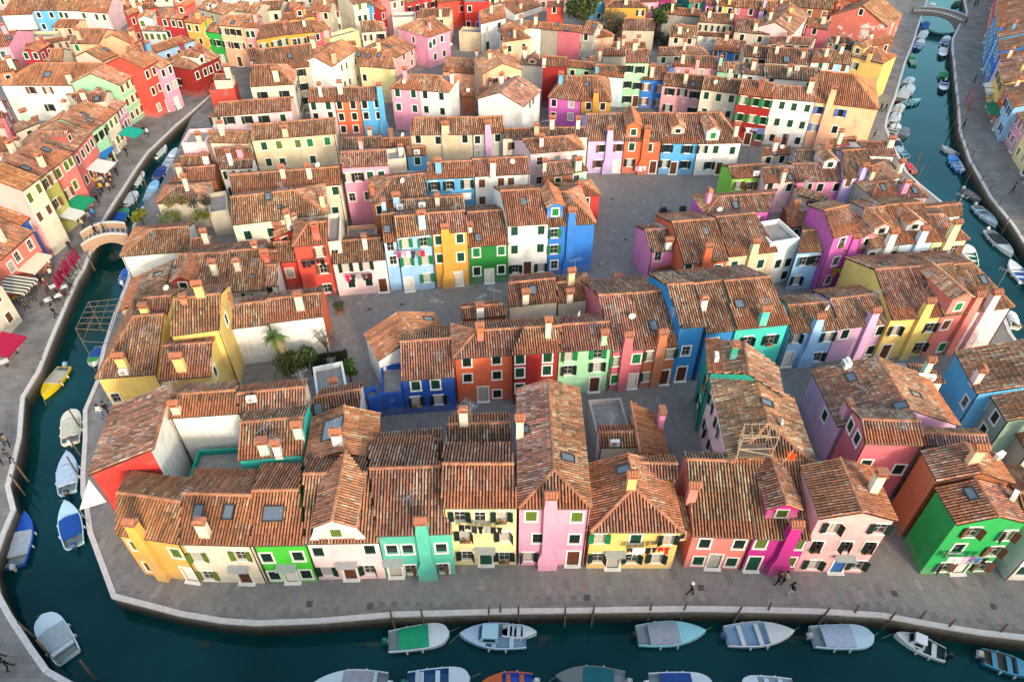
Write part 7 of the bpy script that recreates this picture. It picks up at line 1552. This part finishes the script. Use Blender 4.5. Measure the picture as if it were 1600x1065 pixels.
def cafe_set(p, i):
    q = G(*p); t = link('cafe_table', None, None, (q[0], q[1], 0), .75); link('table_top', cached('ctop', lambda: MB().box(-.4, .4, -.4, .4, .72, .75).mesh('table_top', M_WHITEP)), t); link('pedestal', cached('cped', lambda: MB().tube([(0, 0, 0), (0, 0, .72)], .04, 6).lathe([(.22, 0), (.2, .03), (.04, .05)], 8).mesh('pedestal', M_METAL)), t)
    tag(t, 'white square cafe table beside the crimson parasols', 'table', 'tables of the cafe terrace')
    for s in (-1, 1):
        c = link('cafe_chair', None, None, (q[0]+s*.55, q[1]+s*.5, 0), .75+(0 if s < 0 else math.pi)); link('seat', cached('cseat', lambda: MB().box(-.21, .21, -.21, .21, .43, .47).mesh('seat', M_CHAIR)), c); link('backrest', cached('cback', lambda: MB().box(-.21, .21, -.235, -.2, .5, .88).mesh('backrest', M_CHAIR)), c)
        for sx in (-1, 1):
            for sy in (-1, 1): link('leg', cached('cleg', lambda: MB().box(-.018, .018, -.018, .018, 0, .43).mesh('leg', M_METAL)), c, (sx*.18, sy*.18, 0))
        tag(c, 'dark cafe chair at a white table beside the crimson parasols', 'chair', 'chairs of the cafe terrace')
for i, p in enumerate(((340, 768), (368, 825), (432, 655), (395, 705), (310, 850), (405, 770))): cafe_set(p, i)
o(0, 2)
for p in ((105, 85), (45, 165)):
    q = G(*p); t = link('cafe_table', None, None, (q[0], q[1], 0), .7); link('table_top', CACHE['ctop'], t); link('pedestal', CACHE['cped'], t); tag(t, 'white square table beside the large crimson awning', 'table', 'tables of the cafe terrace')
# ---------------------------------------------------------------- timber frames, shade sail, flag, red gantry
def beam_frame(name, beams, m, label, cat, r=.05):
    c = np.mean([np.mean([a, b], 0) for a, b in beams], 0); root = link(name, None, None, (c[0], c[1], 0))
    for a, b in beams: link('beam', MB().tube([tuple(np.array(a)-(c[0], c[1], 0)), tuple(np.array(b)-(c[0], c[1], 0))], r, 5).mesh('beam', m), root)
    tag(root, label, cat); return root
o(0, 1)
cs = [G(545, 835, 2.6), G(735, 815, 2.6), G(680, 1010, 2.6), G(465, 1000, 2.6)]; bm_ = []
for i in range(4): bm_ += [(cs[i], cs[(i+1) % 4]), (cs[i], cs[i]-(0, 0, 2.6-WATER+1))]
for t in (.2, .4, .6, .8): bm_.append((cs[0]+(cs[3]-cs[0])*t, cs[1]+(cs[2]-cs[1])*t))
for t in (.33, .66): bm_.append((cs[0]+(cs[1]-cs[0])*t, cs[3]+(cs[2]-cs[3])*t)); 
bm_ += [(cs[3]-(0, 0, 1.8), cs[2]-(0, 0, 1.8)), (cs[0]-(0, 0, 1.8), cs[3]-(0, 0, 1.8)), (cs[0]-(0, 0, 1.8), cs[3])]
beam_frame('pergola', bm_, mat('grey_timber', (.16, .125, .095), .9, var=.3, scale=5), 'bare timber pergola standing over the left canal', 'pergola', r=.036)
o(2, 2)
q_ = HS('pale pink house with long'); zb_ = q_['zr']-.6; cs = [G(1395, 640, zb_), G(1560, 640, zb_), G(1600, 720, zb_), G(1385, 725, zb_)]; bm_ = []
for i in range(4): bm_ += [(cs[i]-(0, 0, .9), cs[i]+(0, 0, 2.3)), (cs[i]+(0, 0, 2.3), cs[(i+1) % 4]+(0, 0, 2.3)), (cs[i]+(0, 0, .95), cs[(i+1) % 4]+(0, 0, .95)), (cs[i]+(0, 0, .1), cs[(i+1) % 4]+(0, 0, .95))]
for t in (.25, .5, .75): bm_.append((cs[0]+(cs[1]-cs[0])*t+(0, 0, 2.35), cs[3]+(cs[2]-cs[3])*t+(0, 0, 2.35)))
pg_ = beam_frame('roof_pergola', bm_, M_WOODL, 'wooden roof terrace frame on the weathered long roof', 'pergola', r=.035)
mb_ = MB().prism([tuple(c[:2]-np.mean([np.mean([a, b], 0) for a, b in bm_], 0)[:2]) for c in cs][::-1], zb_-.15, zb_); link('deck', mb_.mesh('deck', M_WOOD), pg_)
o(0, 2)
tri = [G(548, 862, 4.6), G(655, 1000, 2.3), G(490, 1050, 2.0)]; c0 = np.mean(tri, 0); tv = [tuple(np.array(p)-(c0[0], c0[1], 0)) for p in tri]
sl = link('shade_sail', None, None, (c0[0], c0[1], 0)); link('canvas', MB().add(tv+[(p[0], p[1], p[2]-.03) for p in tv], [(0, 1, 2), (5, 4, 3), (0, 3, 4, 1), (1, 4, 5, 2), (2, 5, 3, 0)]).mesh('canvas', mat('sail_canvas', '#c9c6c2', .8, var=.1)), sl); link('pole', MB().tube([(tv[2][0], tv[2][1], 0), tv[2]], .04, 6).mesh('pole', M_ALU), sl); tag(sl, 'white triangular shade sail beside the red canal house', 'shade sail')
o(3, 2)
z_ = HS('magenta house with dormer')['zr']; q = G(60, 790, z_-.3); fl = link('flag', None, None, (q[0], q[1], z_-.6)); link('pole', MB().tube([(0, 0, 0), (.9, .2, 2.6)], .03, 5).mesh('pole', M_WOODL), fl)
link('cloth', MB().add([(.45+.05*i+.1*i, .1+.1*math.sin(i*1.3), 1.3-.05*i+j*.85-.04*math.sin(i)) for i in range(5) for j in (0, 1)], [(2*i, 2*i+2, 2*i+3, 2*i+1) for i in range(4)]).mesh('cloth', mat('flag_cloth', '#c8481c', .8, var=.35, scale=4)), fl); tag(fl, 'orange flag on a leaning pole above the quay roofs', 'flag')
oz(1440, 100, 9.956)
bm_ = []
fa, fb = G(690, 800), G(665, 620)
for p in (fa, fb): bm_ += [(p, p+(0, 0, 3.2))]
for z in (1.2, 2.2, 3.2): bm_.append((fa+(0, 0, z), fb+(0, 0, z)))
for t in (0, .5, 1): e_ = fa+(fb-fa)*t; bm_.append((e_+(0, 0, 3.0), G(1010, 625+160*(1-t))+(0, 0, 3.0)))
bm_ += [(fa+(0, 0, 1.2), fb+(0, 0, 2.2)), (fa+(0, 0, 2.2), fb+(0, 0, 3.2))]
beam_frame('steel_gantry', bm_, mat('red_steel', '#8a2a38', .5), 'red steel gantry with dark rods across the right-hand path', 'gantry', r=.06)
# ---------------------------------------------------------------- trees and plants
def leaf_mat(name, col): return attr_mat('leaf_'+name, amt=.2, scale=2, bump=0, rough=.6, spec=.3)
def leaves(blobs, n, size, col, seed, name='crown'):
    r = np.random.RandomState(seed); w = np.array([b[3]**3 for b in blobs]); k = r.choice(len(blobs), n, p=w/w.sum()); B = np.array(blobs)[k]
    d = r.normal(size=(n, 3)); d /= np.linalg.norm(d, axis=1)[:, None]; rad = B[:, 3]*(r.rand(n)**.42)*(1+.12*r.normal(size=n)); c = B[:, :3]+d*rad[:, None]*np.array([1, 1, .9])
    a = r.normal(size=(n, 3)); a /= np.linalg.norm(a, axis=1)[:, None]; b = np.cross(a, r.normal(size=(n, 3))); b /= np.linalg.norm(b, axis=1)[:, None]; s = size*(.6+.8*r.rand(n))[:, None]
    V = np.stack([c-a*s, c+b*s*.5, c+a*s, c-b*s*.5], 1).reshape(-1, 3); Q = np.arange(n*4).reshape(-1, 4); C = np.array(col)[None]*(.6+.8*r.rand(n))[:, None]*np.array([1, 1, 1])
    return npmesh(name, V, Q, leaf_mat('x', col), np.repeat(C, 4, 0))
def tree(p, hgt, rad, col, label, seed, n=2600, size=.22, bare=False, cat='tree', nb=7):
    q = G(*p); root = link('tree' if cat == 'tree' else 'shrub', None, None, (q[0], q[1], 0)); r_ = random.Random(seed); t = MB(); th = hgt-rad*1.5 if cat == 'tree' else hgt*.25; th = max(.3, th)
    t.tube([(0, 0, -.1), (.05, .03, th*.6), (0, .05, th+rad*.4)], [.05*rad+.06, .04*rad+.05, .03*rad+.02], 7)
    bl = []
    for i in range(nb):
        a = 2*math.pi*i/nb+r_.uniform(-.3, .3); e = r_.uniform(.15, .9); rr = rad*r_.uniform(.45, .62); c = (math.cos(a)*rad*r_.uniform(.35, .6), math.sin(a)*rad*r_.uniform(.35, .6), th+(hgt-th)*(.15+.65*e)); bl.append((*c, rr)); t.tube([(0, .03, th*.8), (c[0]*.5, c[1]*.5, (th+c[2])/2), c], [.04*rad+.02, .03*rad+.01, .015], 5)
        if bare:
            for j in range(9):
                d = Vector((r_.uniform(-1, 1), r_.uniform(-1, 1), r_.uniform(-.1, 1))).normalized()*rad*r_.uniform(.4, .75); t.tube([c, (c[0]+d.x*.5, c[1]+d.y*.5, c[2]+d.z*.6), (c[0]+d.x, c[1]+d.y, c[2]+d.z)], [.02, .014, .007], 4)
    bl.append((0, 0, hgt-rad*.55, rad*.55)); link('trunk', t.mesh('trunk', mat('bark', (.09, .065, .045), .9, var=.3)), root)
    link('crown', leaves(bl, n, size, col, seed), root); tag(root, label, cat, 'trees and shrubs in the gardens'); return root
o(2, 0)
tree((430, 215), 9.0, 3.6, (.045, .065, .018), 'dense dark evergreen tree among the far roofs', 1, n=5200, size=.30)
tree((900, 225), 6.0, 2.0, (.035, .07, .02), 'round green tree beyond the leafless bushes', 2, n=2400, size=.26)
tree((955, 210), 6.8, 2.2, (.04, .075, .022), 'taller round green tree beside the smaller one', 3, n=2600, size=.26)
tree((630, 240), 6.6, 3.6, (.13, .12, .065), 'big pale leafless tree in the far garden', 4, n=2600, size=.16, bare=True)
tree((800, 285), 2.6, 1.5, (.07, .10, .02), 'yellow-green shrub in the far garden', 5, n=900, cat='shrub'); tree((880, 275), 2.8, 1.9, (.06, .065, .035), 'brownish shrub in the far garden', 6, n=900, cat='shrub'); tree((1060, 290), 2.4, 1.7, (.03, .07, .02), 'low dark green shrub in the far garden', 7, n=1000, cat='shrub')
tree((960, 290), 2.6, 2.0, (.055, .05, .03), 'dry brown shrub in the far garden', 8, n=900, cat='shrub')
tree((30, 740), 4.2, 2.4, (.075, .08, .04), 'tangled leafless shrub beside the white-ended house', 9, n=1500, size=.14, bare=True, cat='shrub'); tree((-90, 720), 4.0, 2.6, (.09, .085, .05), 'pale leafless bushes behind the hip-roofed pair', 10, n=1500, size=.14, bare=True, cat='shrub')
tree((40, 795), 1.6, 1.0, (.03, .06, .015), 'small green bush at the foot of the white-ended house', 11, n=500, cat='shrub')
o(1, 0); tree((820, 530), 3.2, 1.5, (.03, .055, .02), 'dark green bush behind the pale yellow house', 12, n=900, cat='shrub')
o(1, 2)
tree((235, 225), 3.6, 1.5, (.07, .09, .02), 'yellow-green garden shrub behind the cream courtyard house', 13, n=1800, size=.15, cat='shrub'); tree((325, 200), 3.4, 1.3, (.055, .08, .02), 'leafy garden shrub beside the lawn', 14, n=1500, size=.15, cat='shrub')
tree((585, 262), 3.0, .95, (.045, .10, .02), 'clipped bright green bush by the blue yard wall', 15, n=1600, size=.12, cat='shrub', nb=4)
tree((450, 120), 4.4, 1.6, (.06, .05, .03), 'small leafless garden tree', 16, n=60, size=.08, bare=True)
o(0, 1)
tree((885, 362), 2.6, 1.1, (.16, .17, .015), 'bright yellow-green shrub beside the bridge', 17, n=1300, size=.16, cat='shrub')
def weeds(p, z, rad, hgt, col, label, seed):
    q = G(*p, z); root = link('shrub', None, None, (q[0], q[1], z)); bl = [(rad*math.cos(i*2.1)*.6, rad*math.sin(i*2.1)*.5, hgt*.4, rad*.5) for i in range(4)]; link('foliage', leaves(bl, 700, .13, col, seed, 'foliage'), root); tag(root, label, 'shrub', 'weeds growing on the ruin')
weeds((1045, 330), 2.9, 1.6, 1.2, (.10, .12, .02), 'olive weeds on the ruined terrace', 21); weeds((1240, 320), 2.9, 1.3, 1.2, (.12, .13, .02), 'yellowish weeds beside the brick chimney of the ruin', 22); weeds((1085, 225), 4.0, 1.5, .9, (.11, .10, .025), 'dry weeds on the ruined roof', 23); weeds((1230, 235), 3.6, 1.6, 1.4, (.035, .04, .02), 'dark ivy on the ruined wall', 24)
o(1, 2)
q = G(178, 222); pr = link('palm_tree', None, None, (q[0], q[1], 0)); hp = 5.2
link('trunk', MB().tube([(0, 0, 0), (.06, .02, hp*.5), (0, 0, hp)], [.2, .17, .22], 9).mesh('trunk', mat('palm_bark', (.20, .13, .07), .95, var=.4, scale=7, bump=.5)), pr)
V, C = [], []; rp = random.Random(5)
for i in range(30):
    a = i*2.39996; el = rp.uniform(-.5, 1.25); ln = rp.uniform(1.0, 1.5); col = (.07, .12, .02) if el > 0 else (.22, .17, .06)
    for k in range(9):
        t0, t1 = k/9, (k+1)/9; P_ = lambda t: Vector((math.cos(a)*ln*t*math.cos(el)+0, math.sin(a)*ln*t*math.cos(el), hp+.1+ln*t*math.sin(el)-.55*ln*t*t))
        p0, p1 = P_(t0), P_(t1); sd = Vector((-math.sin(a), math.cos(a), .25)).normalized()
        for s in (-1, 1): w_ = .34*math.sin(math.pi*(.15+.8*t0)); e_ = p0+sd*s*w_+(p1-p0)*1.4-Vector((0, 0, .06)); V += [p0, p1, e_, e_-(p1-p0)*.35]; C += [col]*4
link('crown', npmesh('crown', np.array([tuple(v) for v in V]), np.arange(len(V)).reshape(-1, 4), leaf_mat('x', None), np.array(C)), pr); tag(pr, 'palm tree in front of the long white garden house', 'palm tree')
gr = [G(335, 105), G(560, 70), G(565, 175), G(345, 225)]
tag(link('lawn', MB().add([(p[0], p[1], .03) for p in gr], [(3, 2, 1, 0)]).mesh('lawn', mat('lawn_soil', (.03, .032, .016), .95, var=.5, scale=3))), kind='structure')
def grass():
    r = np.random.RandomState(2); P = np.array([p[:2] for p in gr]); n = 3000; s, t = r.rand(n), r.rand(n); c = (P[0]*((1-s)*(1-t))[:, None]+P[1]*(s*(1-t))[:, None]+P[2]*(s*t)[:, None]+P[3]*((1-s)*t)[:, None]); a = r.rand(n)*6.28; w = .05; hh = .1+.16*r.rand(n)
    d = np.stack([np.cos(a), np.sin(a)], 1)*w; z = np.full(n, .03); V = np.stack([np.column_stack([c-d, z]), np.column_stack([c+d, z]), np.column_stack([c+d*.3+.05, z+hh]), np.column_stack([c-d*.3+.05, z+hh])], 1).reshape(-1, 3)
    C = np.array([.05, .06, .02])*(.5+r.rand(n))[:, None]; return npmesh('grass', V, np.arange(4*n).reshape(-1, 4), leaf_mat('x', None), np.repeat(C, 4, 0))
tag(link('grass', grass()), 'rough grass in the walled garden by the palm', 'grass', kind='stuff')
M_POT = mat('terracotta_pot', '#8a5a40', .9, var=.2)
def planter(p, hgt, col, label, seed):
    q = G(*p); root = link('potted_plant', None, None, (q[0], q[1], 0)); link('pot', cached('pot', lambda: MB().lathe([(.32, 0), (.45, .55), (.48, .6), (.42, .6), (.4, .5)], 12).mesh('pot', M_POT)), root); link('stem', cached('stem', lambda: MB().tube([(0, 0, .45), (.03, 0, 1.0)], .035, 5).mesh('stem', M_WOOD)), root); link('foliage', leaves([(0, 0, .6+hgt*.4, hgt*.42), (.2, .1, .5+hgt*.6, hgt*.32), (-.15, -.1, .55+hgt*.55, hgt*.3)], 500, .11, col, seed, 'foliage'), root); tag(root, label, 'potted plant', 'plants in pots')
o(2, 1); planter((925, 325), 1.5, (.07, .035, .03), 'reddish potted shrub on the grey square', 31); planter((1045, 305), 1.2, (.035, .06, .03), 'green potted shrub on the grey square', 32)
o(1, 1); planter((520, 905), 1.5, (.05, .07, .03), 'potted shrub at the lower left of the grey square', 33)
q = (o(2, 1), G(965, 300))[1]; bn = link('bench', None, None, (q[0], q[1], 0), 1.2)
for y_ in (-.16, 0, .16): link('slat', cached('bslat', lambda: MB().box(-.8, .8, -.07, .07, .42, .46).mesh('slat', M_WOOD)), bn, (0, y_, 0))
for x_ in (-.6, .6): link('leg', cached('bleg', lambda: MB().box(-.05, .05, -.2, .2, 0, .42).mesh('leg', M_METAL)), bn, (x_, 0, 0))
tag(bn, 'low wooden bench between the potted shrubs on the square', 'bench')
# covered passage between the yellow and coral quay houses
o(2, 3)
ya, ca = HS('yellow house with hip roof')['poly'], HS('coral house between')['poly']; p_, q_ = ya[1], ca[0]; d_ = q_-p_; L_ = float(np.linalg.norm(d_[:2])); ps = link('covered_passage', None, None, (p_[0], p_[1], 0), math.atan2(d_[1], d_[0]))
link('wall', MB().box(-.1, L_+.1, .6, 3.2, 2.9, 4.3).mesh('wall', stucco('peach', WALL['peach'])), ps); T_ = Tiles(); T_.plane([(-.1, .3, 4.35), (L_+.1, .3, 4.35), (L_+.1, 3.3, 5.0), (-.1, 3.3, 5.0)], .5, seed=4); tag(link('roof_tiles', T_.mesh('roof_tiles'), ps), kind='stuff')
link('window', MB().box(L_*.3, L_*.7, .55, .62, 3.3, 4.0).mesh('window', M_GLASS), ps); tag(ps, 'small room bridging the dark passage between yellow and coral quay houses', 'passage')
for l_, obs in USED.items():
    if len(obs) > 1 and not all(ob.get('group') for ob in obs): print('DUP', l_, len(obs))

for l_, ps_ in (((2, 3), ((465, 545), (1165, 485))), ((1, 3), ((705, 600), (330, 585))), ((3, 3), ((780, 520), (1390, 600))), ((2, 1), ((620, 200), (700, 450))), ((1, 1), ((900, 850), (700, 880)))):
    o(*l_)
    for p_ in ps_:
        q = G(*p_); tag(link('drain_cover', cached('drain', lambda: MB().box(-.24, .24, -.24, .24, .0, .022).box(-.19, .19, -.19, .19, .022, .028).mesh('drain_cover', mat('drain_iron', (.085, .075, .07), .7, var=.3, scale=8))), None, (q[0], q[1], 0)), 'square dark drain cover set in the grey paving', 'drain cover', 'drain covers in the paving')
